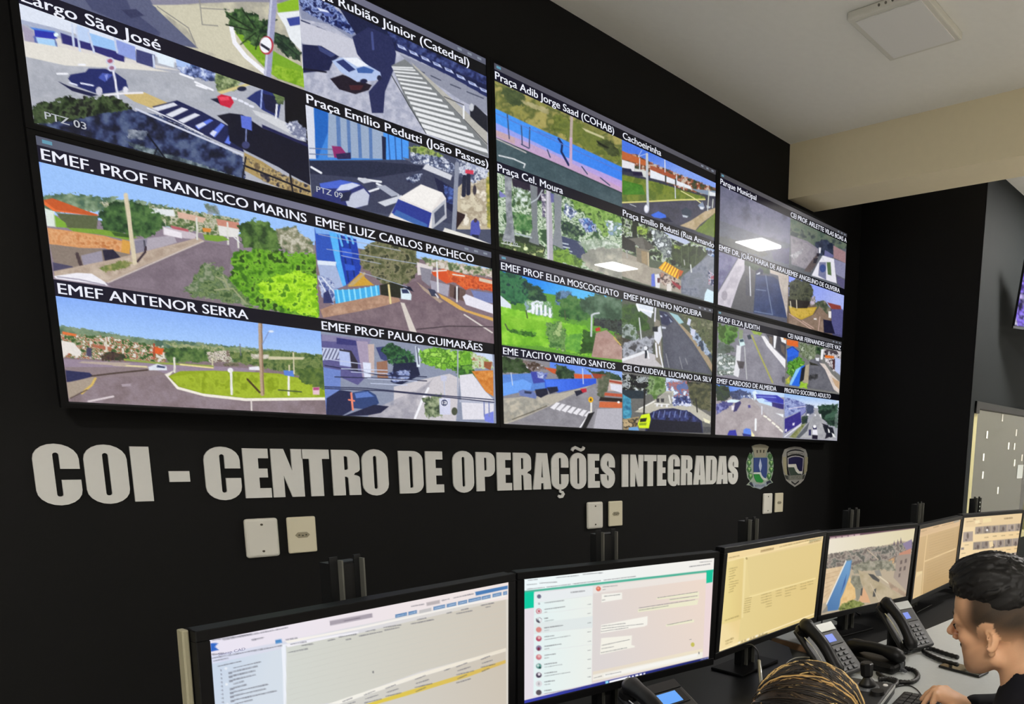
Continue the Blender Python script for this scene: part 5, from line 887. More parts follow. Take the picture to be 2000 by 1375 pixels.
emblem_part(e2, 'chevron', '15161a', '1320,1040 1412,1105 1510,1030 1510,1065 1412,1140 1320,1075', 0.0034)

# ---------------------------------------------------------------- television on the dark grey wall
tv = thing('television', 'wall television with a violet picture at the right edge, on the dark grey wall', 'television', (4.06, -0.855, 2.276))
tv.rotation_euler = (math.radians(10), 0, math.radians(-36))
obj('casing', box(0, 0.74, -0.0, 0.012, 0, 0.43, 0.003), M_case, tv)
obj('back_shell', box(0.10, 0.64, 0.0125, 0.06, 0.05, 0.38, 0.01), M_case, tv)
obj('lower_bezel', box(0.002, 0.738, -0.004, 0.0, 0.0005, 0.016), mat('grey_bezel', '55585c', 0.4), tv)
def violet(c):
    c.bg('4a3a8c'); c.N(['3a2a6c', '7a5ae0', '9a8af0', '241c4c', 'c0b4e8'], 14, '1950,500 2500,500 2500,700 1950,700', 0); c.E('1c163c', (1993, 598), (5, 8)); c.P('c8c4d8', '1980,632 1984,620 1988,636')
vm = Matrix.Translation(tv.location) @ Matrix.Rotation(math.radians(-36), 4, 'Z') @ Matrix.Rotation(math.radians(10), 4, 'X')
cs = [vm @ Vector(p) for p in ((0.009, -0.0045, 0.42), (0.731, -0.0045, 0.42), (0.731, -0.0045, 0.018), (0.009, -0.0045, 0.018))]
screen_grid('screen', cs, 60, 34, tv, M_scr, violet, vm.inverted())
obj('wall_arm', box(0.28, 0.40, 0.0605, 0.30, 0.19, 0.23, 0.004), mat('black_metal', '141414', 0.4), tv)
# ---------------------------------------------------------------- desk monitors
M_mon = mat('monitor_plastic', '0b0b0c', 0.45, spec=0.22); M_post = mat('post_metal', '1d1e1f', 0.45, metal=0.4); M_rib_hl = mat('post_rib_highlight', '66665f', 0.4, metal=0.3); M_posth = mat('post_dark', '0c0c0c', 0.6)  # rib metal is paler to carry the thin highlights on the posts
M_mscr = glow('monitor_screen', '000000', 1.0, '050505', 0.35, attr='Col', spec=0.3)
MW, MH = 0.527, 0.2964
def ui_register(c):
    c.bg('d9d9d8').t(400, 1120, 3.333)
    c.G('d8dcf0', 'dcd6cc', (60, 500), (1900, 300), '0,400 1990,40 1990,880 0,880'); c.G('e9e4f2', 'f0e4e0', (30, 440), (1900, 90), '20,430 1990,50 1990,165 1500,235 520,440 20,540')
    c.G('c9d6e8', 'd5dee8', (60, 600), (400, 700), '40,590 505,490 530,880 40,880'); c.P('eef2fa', '500,465 525,460 545,880 515,880'); c.G('d3d6cf', 'cfc6b8', (540, 600), (1950, 400), '530,470 1000,390 1960,170 1965,490 1400,640 850,840 530,880')
    c.G('f4f2ea', 'eee4d2', (850, 840), (1950, 500), '800,850 1400,650 1960,485 1960,505 1400,675 880,850'); c.G('d3d2cc', 'cdc3b4', (900, 860), (1950, 600), '880,850 1400,676 1960,508 1965,880 860,880')
    c.G('dfc84e', 'd9b964', (1100, 840), (1950, 580), '1050,850 1300,770 1700,650 1958,562 1958,584 1700,678 1300,800 1090,860'); c.P('f4f0ea', '520,440 1000,350 1500,240 1960,140 1960,150 1500,252 1000,365 540,455')
    c.P('f2f0f6', '525,462 800,410 1000,378 1000,388 800,424 540,480')
    c.P('2f66c4', '35,455 88,452 66,478 92,497 36,510'); c.P('a8a0aa', '812,310 1090,258 1092,286 815,340'); c.scribble('6c6670', 6, (905, 310), (1010, 290), .6)
    c.P('4f8cc8', '458,434 498,426 502,450 462,458'); c.P('4a7cb4', '1760,120 1972,78 1972,100 1765,145')
    for a in ((1240, 268, 76), (1325, 250, 56), (1488, 218, 76), (1575, 200, 62), (1648, 184, 60), (1716, 168, 82), (1802, 150, 58), (1873, 134, 58), (1942, 120, 26)):
        c.P('5d86b4', [(a[0], a[1]), (a[0] + a[2], a[1] - a[2] * .22), (a[0] + a[2], a[1] - a[2] * .22 + 22), (a[0], a[1] + 22)]); c.scribble('dfe8f4', 6, (a[0] + 8, a[1] + 11), (a[0] + a[2] - 6, a[1] + 11 - a[2] * .2), .6)
    c.P('c4c2c2', '1395,240 1475,222 1475,245 1395,262'); c.P('b8b0b2', '1442,190 1530,172 1530,195 1445,212'); c.P('e8e4e6', '1290,170 1960,40 1960,44 1290,176')
    S = lambda *a: c.scribble('62626c', *a)
    S(11, (310, 432), (380, 418), .6)
    for a, b2 in (((50, 436), (300, 395)), ((120, 432), (540, 352)), ((530, 432), (600, 420)), ((45, 528), (125, 520)), ((50, 552), (500, 470)), ((60, 570), (155, 552)), ((560, 462), (660, 444)), ((630, 470), (705, 458)), ((545, 515), (670, 490)), ((800, 438), (845, 428)), ((875, 415), (985, 395)), ((920, 432), (950, 426)), ((1050, 378), (1110, 366)), ((1005, 408), (1155, 378)), ((1165, 352), (1275, 335)), ((1170, 370), (1265, 352)), ((1385, 302), (1440, 290)), ((1345, 328), (1490, 300)), ((1575, 260), (1605, 252)), ((1670, 238), (1715, 228)), ((1640, 262), (1740, 242)), ((1800, 208), (1880, 192)), ((1830, 220), (1860, 214)), ((1345, 215), (1425, 200)), ((1545, 176), (1590, 166)), ((1620, 160), (1750, 132))): S(8, a, b2, .55)
    for k, (x0, x1, ln) in enumerate(((165, 365, 0), (155, 340, 1), (155, 330, 1), (160, 330, 1), (165, 255, 0), (165, 272, 1), (165, 410, 1), (165, 395, 1), (170, 465, 1), (175, 310, 0))):
        y = 618 + k * 26; S(9, (x0 + 25, y - 3), (x1, y - 3 - (x1 - x0) * .2), .55); c.E('6a6a78', (106 + k * 1.5, y + 12), 6, .6)
        if ln: c.P('5c5c68', [(x0, y), (x0 + 24, y - 5), (x0 + 24, y + 7), (x0, y + 12)], .7)
        else: c.E('f0f4fa', (138 + k, y), 9, .8)
    c.scribble('6a6a74', 9, (85, 605), (235, 572), .6)
    for x, w_, rows in ((900, 100, 2), (1040, 110, 3), (1180, 100, 3), (1370, 110, 4), (1560, 60, 1), (1640, 110, 5), (1800, 90, 4)):
        yb = 850 - (x - 880) * .305
        for k in range(rows): S(8, (x + 6 * (k % 2), yb - 10 + 26 * k), (x + w_ * (.6 + .4 * ((k * 7) % 3) / 2), yb - 10 + 26 * k - w_ * .24), .5)
    for k in range(9): c.L('c8c8c0', 4, [(545, 540 + 36 * k), (1960, 540 + 36 * k - 330)], .35)
    c.E('5a5a60', (1096, 642), (5, 8), .7)
def ui_chat(c):
    c.bg('e9dfd6').t(1010, 1080, 4.66)
    c.G('e6dfe6', 'ecd8d8', (100, 900), (1750, 600), '40,200 1850,20 1850,1000 40,1400'); c.G('eef8fa', 'f2eee8', (100, 270), (1750, 100), '50,220 1800,40 1790,170 60,370')
    c.P('52b399', '60,345 1790,150 1788,172 62,365'); c.P('05c9a0', '62,360 155,350 152,498 62,510'); c.P('0cbf98', '1722,160 1785,152 1778,265 1722,275')
    c.G('e4f2f2', 'ecf0ea', (200, 500), (650, 500), '155,368 690,305 680,1190 148,1300'); c.P('e8ebee', '155,368 690,305 690,385 155,450', .8); c.P('dfe6e6', '155,640 690,575 690,680 155,735', .8)
    c.G('ddd6d4', 'ecd9cb', (700, 800), (1700, 400), '692,300 1722,178 1690,960 680,1180'); c.G('e8dcc8', 'efe4c8', (900, 1050), (1650, 900), '690,1080 1690,870 1685,960 685,1175', a=.8); c.P('eee9e4', '692,305 1722,185 1720,235 692,370', .7)
    c.P('f2f0e8', '690,1110 1690,900 1688,955 688,1165', .8); c.P('f6f4ee', '790,1105 1640,915 1640,945 790,1135')
    c.P('f4f2ea', '770,375 955,360 955,420 768,450'); c.P('f6f3ea', '765,655 1188,575 1185,655 1160,668 760,732'); c.P('f4f1e6', '765,775 1045,750 1040,838 1070,845 1070,858 755,925'); c.PP('eef0cc', '1270,410 1655,352 1655,382 1270,425|1385,420 1655,388 1655,412 1385,440|1100,512 1650,425 1640,470 1400,500 1100,540|1355,652 1610,605 1610,630 1355,670', .7)
    S = lambda *a: c.scribble('6f6f74', *a)
    c.G('3a40a8', '232a6c', (100, 1340), (1700, 980), '50,1345 800,1165 1742,945 1742,985 1200,1110 800,1208 50,1400'); c.P('8fd8f8', '803,1168 830,1162 832,1190 806,1196'); c.P('f8f8fc', '840,1165 1020,1120 1030,1122 1032,1140 1024,1148 850,1190 838,1185'); c.PP('f0f0f8', '1045,1118 1062,1114 1062,1136 1046,1138|1076,1108 1104,1104 1104,1124 1076,1128|1114,1100 1136,1096 1136,1118 1114,1120|1150,1094 1166,1090 1166,1110 1150,1112'); c.L('30303c', 6, '1000,1148 1015,1122'); c.scribble('b8bcd8', 12, (1670, 972), (1735, 955), .6)
    for a, b2, w_ in (((100, 250), (185, 240), 8), ((355, 225), (560, 205), 8), ((600, 195), (780, 180), 8), ((90, 290), (180, 282), 9), ((205, 275), (360, 265), 9), ((90, 330), (250, 312), 8), ((270, 310), (490, 285), 8), ((505, 282), (760, 252), 8), ((790, 248), (1080, 212), 8), ((1570, 125), (1755, 100), 9), ((1660, 85), (1770, 75), 6), ((490, 360), (615, 345), 12), ((780, 310), (915, 296), 7), ((780, 336), (805, 330), 6), ((795, 395), (935, 378), 8), ((775, 430), (800, 426), 7)): S(w_, a, b2, .55)
    for a, b2 in (((1280, 408), (1640, 355)), ((1390, 425), (1640, 390)), ((1110, 500), (1620, 425)), ((1110, 522), (1380, 480)), ((770, 668), (985, 640)), ((770, 690), (1150, 645)), ((765, 715), (1010, 680)), ((1365, 655), (1590, 610)), ((770, 842), (1025, 788)), ((770, 872), (880, 852)), ((765, 908), (1000, 862)), ((805, 1110), (945, 1082)), ((1570, 790), (1585, 786)), ((700, 1138), (770, 1120))): S(6, a, b2, .6)
    for k, y in enumerate((530, 612, 698, 780, 866, 948, 1030, 1112, 1190, 1270)):
        col = ('c87880', '2a2a3c', 'd88a84', 'b8506a', '8a84a0', 'd07a84', '6aa098', '4c4458', 'b0aeb4', '5c545c')[k]
        c.E('dcd8dc', (198, y), (29, 28)); c.E(col, (197, y), (25, 24) if k not in (1, 8) else (9, 14))
        if k == 0: c.E('e8e4e8', (199, y), (19, 18)); c.E('c05a68', (199, y), (11, 11))
        if k == 1: c.E('e6eef0', (206, y - 6), (13, 14)); c.L('2a2a3c', 8, [(175, y - 10), (182, y + 12), (205, y + 22)]); c.L('a8a8b0', 6, [(205, y - 24), (224, y - 10)])
        if k in (3, 5, 7): c.E('e4b8b4' if k != 7 else 'dcd4dc', (200, y - 8), (13, 13))
        if k == 4: c.E('7a2c48', (196, y + 8), (13, 16))
        if k == 6: c.E('244c48', (208, y + 14), (12, 10)); c.E('c8dcd8', (190, y - 6), (10, 12))
        S(10, (250, y - 16), (250 + (190, 30, 165, 85, 150, 100, 110, 110, 90, 60)[k], y - 16 - (190, 30, 165, 85, 150, 100, 110, 110, 90, 60)[k] * .14), .6); S(7, (250, y + 10), (250 + (20, 85, 40, 235, 40, 40, 160, 230, 50, 330)[k], y + 10 - (20, 85, 40, 235, 40, 40, 160, 230, 50, 330)[k] * .16), .45); S(7, (642, y - 60), (670, y - 64), .5)
    c.E('6c6c84', (200, 396), (19, 19)); S(9, (250, 455), (425, 432), .5); c.E('8c8c94', (200, 462), (10, 10), .6); c.E('d8705c', (740, 326), (22, 22)); c.E('f0a88c', (738, 322), (10, 9)); c.E('c8c060', (1598, 834), (17, 20)); c.E('7c7c80', (1655, 910), (5, 10)); c.LL('e2e4e4', 4, '155,455 690,388|155,560 690,492|155,735 690,672|155,900 690,830')
def ui_yellow(c):
    c.bg('e3cb8a').t(1400, 1050, 3.333)
    c.G('e6d294', 'e0c684', (100, 300), (600, 300), '-50,100 700,-60 700,560 -50,800'); c.G('f0d69e', 'e8cc98', (100, 130), (650, 30), '40,110 700,-40 690,30 60,160'); c.G('f2dca4', 'ecd294', (80, 640), (140, 600), '20,560 155,525 135,720 0,760'); c.G('ead690', 'e2ca86', (60, 300), (150, 300), '50,160 175,130 158,530 20,570')
    c.P('efdca2', '178,130 192,127 172,520 160,522', .8); c.L('f2dea2', 7, '215,385 640,265'); c.P('dcc68a', '195,130 680,20 655,250 215,370', .35); c.L('f4e0a8', 6, '65,155 690,5'); c.P('f8ecc4', '55,118 62,116 18,742 8,746', .8); c.L('fbe8b8', 7, '20,735 140,685 650,490'); c.P('c4a878', '285,85 370,66 370,80 285,98'); c.P('b8ac84', '605,18 685,-4 683,8 600,32')
    S = lambda *a: c.scribble('8a7442', *a)
    for a, b2 in (((80, 132), (145, 118)), ((410, 60), (640, 8)), ((290, 85), (370, 68)), ((600, 35), (680, 15))): S(8, a, b2, .45)
    for k in range(10): S(6, (78 + 3 * (k % 3), 205 + 17 * k), (78 + 3 * (k % 3) + (55, 40, 30, 45, 30, 55, 60, 40, 25, 30)[k], 205 + 17 * k - 12), .4)
    for k in range(7): S(6, (185 - k * 2, 400 + 15 * k), (225 - k * 2, 390 + 15 * k), .4)
    for x, n in ((290, 4), (320, 6), (385, 3), (445, 4), (480, 2), (545, 3), (590, 2)):
        for k in range(n): S(6, (x, 375 + 17 * k - (x - 290) * .28), (x + 36, 366 + 17 * k - (x - 290) * .28), .35)
    S(9, (55, 540), (140, 510), .4); S(14, (60, 675), (105, 655), .35); S(10, (60, 692), (100, 676), .35); c.E('806838', (194, 136), 6, .7)
    for k in range(9): c.P('c8b488' if k % 3 else 'f4ecd8', [(140 + 19 * k, 680 - 7 * k), (152 + 19 * k, 675 - 7 * k), (152 + 19 * k, 687 - 7 * k), (140 + 19 * k, 692 - 7 * k)])
    c.P('2a2418', '135,700 330,620 330,640 140,712', .5); c.P('5a5040', '5,742 16,736 16,746 5,750', .8)
def ui_city(c):
    c.bg('b8a890').t(1400, 1050, 3.333)
    c.G('e8dfcc', 'dcd0ac', (740, 60), (1250, 10), '700,-40 1320,-80 1320,40 1200,20 1100,50 725,110')
    c.P('5a3c4c', '720,-20 1300,-80 1300,-62 730,10'); c.P('b8a0a8', '726,-24 1300,-86 1300,-80 728,-14', .8)
    for k in range(5): c.P('e0c8c4', [(738 + 40 * k, 0 - 5 * k), (772 + 40 * k, -4 - 5 * k), (772 + 40 * k, 6 - 5 * k), (738 + 40 * k, 11 - 5 * k)], .8)
    c.N(['6f6660', '8c8078', 'a89c90', '787870', '5c5a54'], 24, '725,108 850,88 1000,62 1130,50 1290,20 1285,160 1240,150 1000,200 860,210 705,200', 8, con=2.6); c.PP('6a5c68', '1148,50 1155,20 1162,48|1172,44 1178,12 1186,40|1192,40 1198,0 1206,36')
    c.P('8a7c9a', '1210,40 1270,10 1270,70 1240,90'); c.P('c08870', '1190,100 1265,70 1262,115 1180,120'); c.G('9c8c80', 'a8988c', (1170, 150), (1250, 300), '1175,115 1265,105 1235,350 1150,260'); c.PP('6a5c58', '1195,150 1208,146 1206,170 1193,174|1225,140 1238,136 1236,162 1222,166|1190,195 1203,191 1200,216 1187,220|1218,188 1231,184 1228,210 1214,214|1185,235 1196,232 1193,255 1182,258')
    c.N(['c89c70', 'b08c68', 'd4ac80'], 20, '1080,160 1160,130 1150,170 1080,190', 8); c.P('d8bc98', '708,205 845,180 720,420 690,430'); c.N(['d0b48e', 'e0c8a4'], 26, '710,208 840,185 725,410 692,420', 3, .8)
    for k in range(6): c.L('b89878', 4, [(705 - k * 2, 240 + 30 * k), (800 - 16 * k, 215 + 30 * k)], .6)
    c.N(['6c6a5c', '8c8a78', 'a8a090'], 22, '880,180 1000,150 1140,150 1170,220 1080,210 960,220 890,240', 12); c.P('5e8cb8', '845,150 880,145 865,240 830,340 790,470 720,480 715,430'); c.G('6c9cc8', '5078a8', (840, 160), (740, 470), '846,155 872,150 860,240 825,340 785,470 722,478 716,432'); c.L('e8e4dc', 8, '842,150 715,432'); c.L('7c8c90', 6, '845,150 880,146'); c.P('3a5c98', '830,280 845,240 835,300 815,345 805,370')
    c.P('e4bc80', '865,255 900,330 905,390 880,420 800,450 805,400 835,340'); c.N(['d8b074', 'e8c890'], 24, '862,270 900,350 880,415 805,445 840,340', 4, .7); c.P('908c7c', '880,245 950,250 955,330 925,400 910,420 900,330 870,290'); c.N(['6c6a58', '9c9884'], 20, '885,250 945,255 940,330 905,340 880,280', 8)
    c.P('b4a488', '920,210 980,230 1230,400 1220,420 1070,425 1000,420 940,300'); c.N(['a89878', 'c4b498'], 40, '925,215 980,235 1220,400 1080,420 960,330', 2, .8); c.P('d8a880', '955,320 985,380 1000,425 925,420 930,395'); c.PP('4c4a48', '985,235 1020,240 1060,275 1055,290 1015,270|940,330 950,330 945,380 935,375|1020,340 1038,330 1032,385 1015,385'); c.P('8c8880', '1025,215 1060,210 1075,250 1040,250'); c.L('dccfb4', 8, '1060,255 1230,380'); c.N(['4c5428', '7a8440', '94985c'], 16, '790,470 815,430 850,420 880,405 930,415 960,430 940,450 800,478', 8); c.P('8c8880', '680,490 720,440 722,480 700,490'); c.N(['b89c84', '9c8874'], 20, '1110,280 1240,370 1230,390 1130,330', 6)
    c.LL('c8b8a0', 5, '1000,300 1060,420|980,80 1050,140')
def ui_brown(c):
    c.bg('c3a273').t(1740, 980, 8.594)
    c.G('c8a878', 'b89868', (500, 500), (1000, 900), '300,300 1300,200 1300,1600 300,1600'); c.P('cfae84', '480,470 1170,280 1150,400 480,600'); c.G('e0c898', 'd8bc88', (450, 1200), (500, 1500), '430,1180 530,1160 500,1600 350,1650'); c.L('d4b488', 16, '480,585 1140,395'); c.L('dcc08e', 22, '570,1000 1080,790'); c.L('d8ba88', 16, '610,560 560,1000 520,1600'); c.P('e4c898', '480,480 500,470 400,1300 390,1300', .7); c.P('d0b488', '380,1300 520,1200 500,1550 340,1600', .7)
    S = lambda *a: c.scribble('7c6038', *a)
    S(14, (500, 505), (600, 478), .4); S(18, (720, 432), (810, 405), .6); S(16, (860, 400), (1060, 345), .4); c.P('9c9484', '1060,330 1150,300 1150,325 1060,355')
    for k in range(9): S(9, (640, 600 + 44 * k), (1060, 480 + 44 * k), .14)
    for k in range(8): S(9, (600, 1060 + 44 * k), (1040, 890 + 44 * k), .14)
def ui_people(c):
    c.bg('ecd3a4').t(1850, 960, 9.167)
    c.G('f0d8ac', 'e8c894', (300, 500), (1300, 1100), '150,450 1700,300 1700,1700 100,1700'); c.P('e0c498', '320,460 1600,370 1600,560 320,640', .7); c.P('f4e0b4', '500,520 580,510 585,560 500,575'); c.P('f0dca8', '640,480 790,465 790,540 640,560', .8)
    def strip(x0, y0, x1, y1, h, n, seed):
        r = random.Random(seed)
        for k in range(n):
            a = x0 + (x1 - x0) * k / n; b2 = x0 + (x1 - x0) * (k + .96) / n; ya = y0 + (y1 - y0) * k / n; yb = y0 + (y1 - y0) * (k + .96) / n
            c.P(r.choice(['9a8c82', 'a8988e', '8c8078']), [(a, ya), (b2, yb), (b2 - 6, yb + h), (a - 8, ya + h)]); c.E(r.choice(['4a3c38', '5c4c48', '6a5c54']), (a + (b2 - a) * r.uniform(.3, .7), ya + h * r.uniform(.3, .7)), (20, h * .3)); c.E('6c6058', (a + (b2 - a) * .3, ya + h * .8), (18, 14))
    strip(505, 635, 1360, 568, 130, 6, 3); strip(470, 910, 1310, 830, 135, 6, 5); strip(290, 730, 470, 712, 175, 1, 9); strip(960, 1130, 1300, 1080, 110, 2, 4); c.E('f4f0ec', (715, 690), (18, 20)); c.P('ecd3a4', '752,900 815,880 830,980 760,1010'); c.P('8c807c', '250,1005 300,1000 298,1040 248,1046')
    S = lambda *a: c.scribble('7a6448', *a)
    S(34, (1030, 485), (1165, 470), .6); S(16, (350, 545), (470, 530), .4); S(26, (480, 500), (498, 498), .5); S(12, (560, 575), (610, 572), .4)
    for x, y in ((670, 825), (820, 802), (970, 792), (1110, 780), (1250, 762), (930, 1058), (1070, 1042), (1210, 1022), (480, 1112), (640, 1098), (320, 960), (260, 1110)): S(18, (x, y), (x + 62, y - 6), .45)
def monitor(label, q, ui, res, mark=None, back=0.105, postw=0.055, lit_edge=False, lit_holes=False, sc=1.0):
    x, y, z, yaw, tilt = q; z += 2.77
    r = Vector((math.cos(yaw), math.sin(yaw), 0)); n = Vector((math.sin(yaw), -math.cos(yaw), 0))
    u = math.cos(tilt) * Vector((0, 0, 1)) - math.sin(tilt) * n; yl = u.cross(r)
    c = Vector((x, y, z)); DZ = 0.75
    base = Matrix(((r.x, -n.x, 0, x), (r.y, -n.y, 0, y), (0, 0, 1, DZ), (0, 0, 0, 1)))
    root = thing('monitor', label, 'monitor', (x, y, DZ), yaw, 'desk monitors')
    P = Matrix(((r.x, yl.x, u.x, c.x), (r.y, yl.y, u.y, c.y), (r.z, yl.z, u.z, c.z), (0, 0, 0, 1)))
    L = base.inverted() @ P
    hx, hz, bz = MW / 2 * sc, MH / 2 * sc, 0.017; bot = 0.021
    bm = bmesh.new()
    for a in ((-hx - bz, hx + bz, hz, hz + bz), (-hx - bz, hx + bz, -hz - bot, -hz), (-hx - bz, -hx, -hz, hz), (hx, hx + bz, -hz, hz)): bx(bm, a[0], a[1], -0.004, 0.012, a[2], a[3], 0.0012, mtx=L, seg=1)
    obj('bezel', bm, M_mon, root)
    bm = bmesh.new(); bx(bm, -hx - bz + .001, hx + bz - .001, 0.003, 0.032, -hz - bot + .001, hz + bz - .001, 0.004, mtx=L); bx(bm, -0.14, 0.14, 0.03, 0.058, -0.1, 0.08, 0.012, mtx=L)
    obj('back_case', bm, M_mon, root)
    cs = [P @ Vector(p) for p in ((-hx, -0.0008, hz), (hx, -0.0008, hz), (hx, -0.0008, -hz), (-hx, -0.0008, -hz))]
    s = screen_grid('screen', cs, res[0], res[1], root, M_mscr, ui, base.inverted())
    if mark:
        v, f, cap = text2d(mark[0]); k = mark[3] / cap
        obj('logo_text', ([L @ Vector(((a - v[:, 0].mean()) * k * 1.15 + mark[1], -0.0046 if mark[5] else -0.0016, b_ * k + mark[2])) for a, b_ in v], [], f), mat('logo_' + mark[4], mark[4], 0.4) if mark[5] else glow('ui_' + mark[4], mark[4], 0.9), root)
    # slotted upright behind the panel, with foot plate and arm
    t = 0.0035; hp = 0.5; bm = bmesh.new(); w2 = postw / 2
    bx(bm, -w2, -w2 + .014, back, back + t, 0.008, hp); bx(bm, w2 - .012, w2, back, back + t, 0.008, hp); bx(bm, -w2, w2, back + t, back + .03, 0.008, hp - 0.012)
    obj('stand_post', bm, M_post, root)
    for a, b2 in ((-w2 + .0135, -w2 + .0165), (w2 - .003, w2)): obj('post_rib', box(a, b2, back - .012, back - .0003, 0.008, hp - .006), M_rib_hl, root)
    bm = bmesh.new(); bx(bm, -w2 + .0172, w2 - .0125, back + .0002, back + .003, 0.02, hp - .016)
    po = obj('post_slot', bm, M_posth, root)
    if lit_holes:
        for k in range(3): obj('hole_glow', cyl(bmesh.new(), (0.011, back - 0.0135, hp - 0.03 - 0.022 * k), .0042, .0042, .0012, 10, 'y'), glow('hole_light', 'b8bca8', 0.75), po)  # glowing discs stand in for light showing through the slot holes
    obj('stand_arm', box(-.03, .03, 0.03, back - .013, 0.22, 0.32, 0.004), M_mon, root)
    obj('stand_foot', box(-.10, .10, back - .06, back + .07, 0.0005, 0.009, 0.003), M_mon, root)
    if lit_edge: tag(obj('lit_edge_strip', box(-hx - bz - .0085, -hx - bz - .0005, 0.012, 0.028, -hz - bot, hz + bz, 0.002, mtx=L), mat('lit_edge_beige', '9a957c', 0.4), root), 'beige strip for light caught along the left edge')  # pale strip stands in for the casing's left edge catching light
    return root
monitor('desk monitor showing a white register table with a yellow row, nearest the photographer', (0.178, -1.249, -1.747, 0.186, -0.039), ui_register, (330, 186), ('Sinesp CAD', -0.2415, 0.1215, 0.0042, '8c88a8', False), lit_edge=True)
monitor('desk monitor showing a chat window with green header bars', (0.748, -1.214, -1.75, -0.131, -0.053), ui_chat, (300, 170), None)
monitor('desk monitor with a pale yellow form, left of the street picture monitor', (1.316, -1.227, -1.74, 0.085, -0.079), ui_yellow, (190, 120))
monitor('desk monitor showing a town street with a blue wall', (1.903, -1.219, -1.748, -0.119, -0.082), ui_city, (190, 120))
monitor('desk monitor with a plain tan brown form, partly behind the seated man', (2.479, -1.221, -1.7626, 0.119, -0.049), ui_brown, (110, 80), sc=1.03)
monitor('desk monitor with rows of small photos, above the seated man\'s head', (3.106, -1.217, -1.7725, -0.15, -0.06), ui_people, (130, 80), lit_holes=True, sc=1.11)
# ---------------------------------------------------------------- desks and what stands on them
DZ = 0.75
M_dtop = mat('desk_laminate_grey', 'b2b6b6', 0.45, spec=0.3, noise=0.05, nscale=70)
M_dblk = mat('desk_laminate_black', '0c0c0d', 0.4, spec=0.4, noise=0.1, nscale=30)
M_dedge = mat('desk_edge_wood', '8a6a4c', 0.6, noise=0.2, nscale=30); M_leg = mat('desk_panel_grey', '6f706d', 0.55)
M_blk = mat('black_plastic', '0c0c0d', 0.42, spec=0.3); M_blk2 = mat('dark_grey_plastic', '1a1b1d', 0.45); M_rub = mat('rubber_cord', '0b0b0c', 0.45)
def slab(name, pts, z0, z1, m, parent):
    bm = bmesh.new(); a = [bm.verts.new((x, y, z0)) for x, y in pts]; b2 = [bm.verts.new((x, y, z1)) for x, y in pts]; n = len(pts)
    bm.faces.new(a[::-1]); bm.faces.new(b2)
    for k in range(n): bm.faces.new((a[k], a[(k + 1) % n], b2[(k + 1) % n], b2[k]))
    return obj(name, bm, m, parent)
dk = thing('desk', 'grey topped desk with a wooden edge under the telephones and the smartphone', 'desk', (0, 0, 0))
P2 = [(1.64, -0.95), (1.64, -1.13), (1.36, -1.40), (1.16, -1.55), (1.0, -1.64), (1.0, -1.965), (3.58, -1.965), (3.58, -0.95)]
slab('desk_top', P2, DZ - 0.004, DZ, M_dtop, dk); slab('desk_edge', P2, DZ - 0.03, DZ - 0.0042, M_dedge, dk)
slab('shade_clutter', [(1.73, -1.30), (2.0, -1.30), (2.04, -1.345), (3.50, -1.345), (3.50, -0.97), (2.02, -0.97), (1.98, -1.06), (1.73, -1.06)], DZ + .0001, DZ + .0004, mat('shade_clutter_black', '0d0d0e', 0.8, spec=0.2), dk)['label'] = 'dark sheet standing for shade and black clutter along the back of the desk'  # thin dark sheet stands in for shade and black clutter under the monitors
bm = bmesh.new(); bx(bm, 1.66, 1.685, -1.12, -0.965, 0.0, DZ - .031); obj('leg_panel', bm, M_leg, dk)
obj('leg_panel', box(3.5, 3.525, -1.9, -0.97, 0.0, DZ - .031), M_leg, dk); obj('leg_panel', box(1.45, 1.475, -1.95, -1.56, 0.0, DZ - .031), M_leg, dk)
obj('back_panel', box(1.69, 3.49, -1.0, -0.985, 0.2, DZ - .031), M_leg, dk)
dk1 = thing('desk', 'black desk under the chat window monitor', 'desk', (0, 0, 0))
P1_ = [(-0.48, -0.96), (-0.48, -1.62), (0.97, -1.62), (1.09, -1.53), (1.30, -1.36), (1.575, -1.09), (1.60, -0.96)]
slab('desk_top', P1_, DZ - 0.03, DZ, M_dblk, dk1)
obj('leg_panel', box(-0.45, -0.42, -1.55, -0.98, 0.0, DZ - .031), M_dblk, dk1); obj('leg_panel', box(1.50, 1.53, -1.10, -0.98, 0.0, DZ - .031), M_dblk, dk1); obj('back_panel', box(-0.41, 1.49, -1.0, -0.985, 0.25, DZ - .031), M_dblk, dk1)

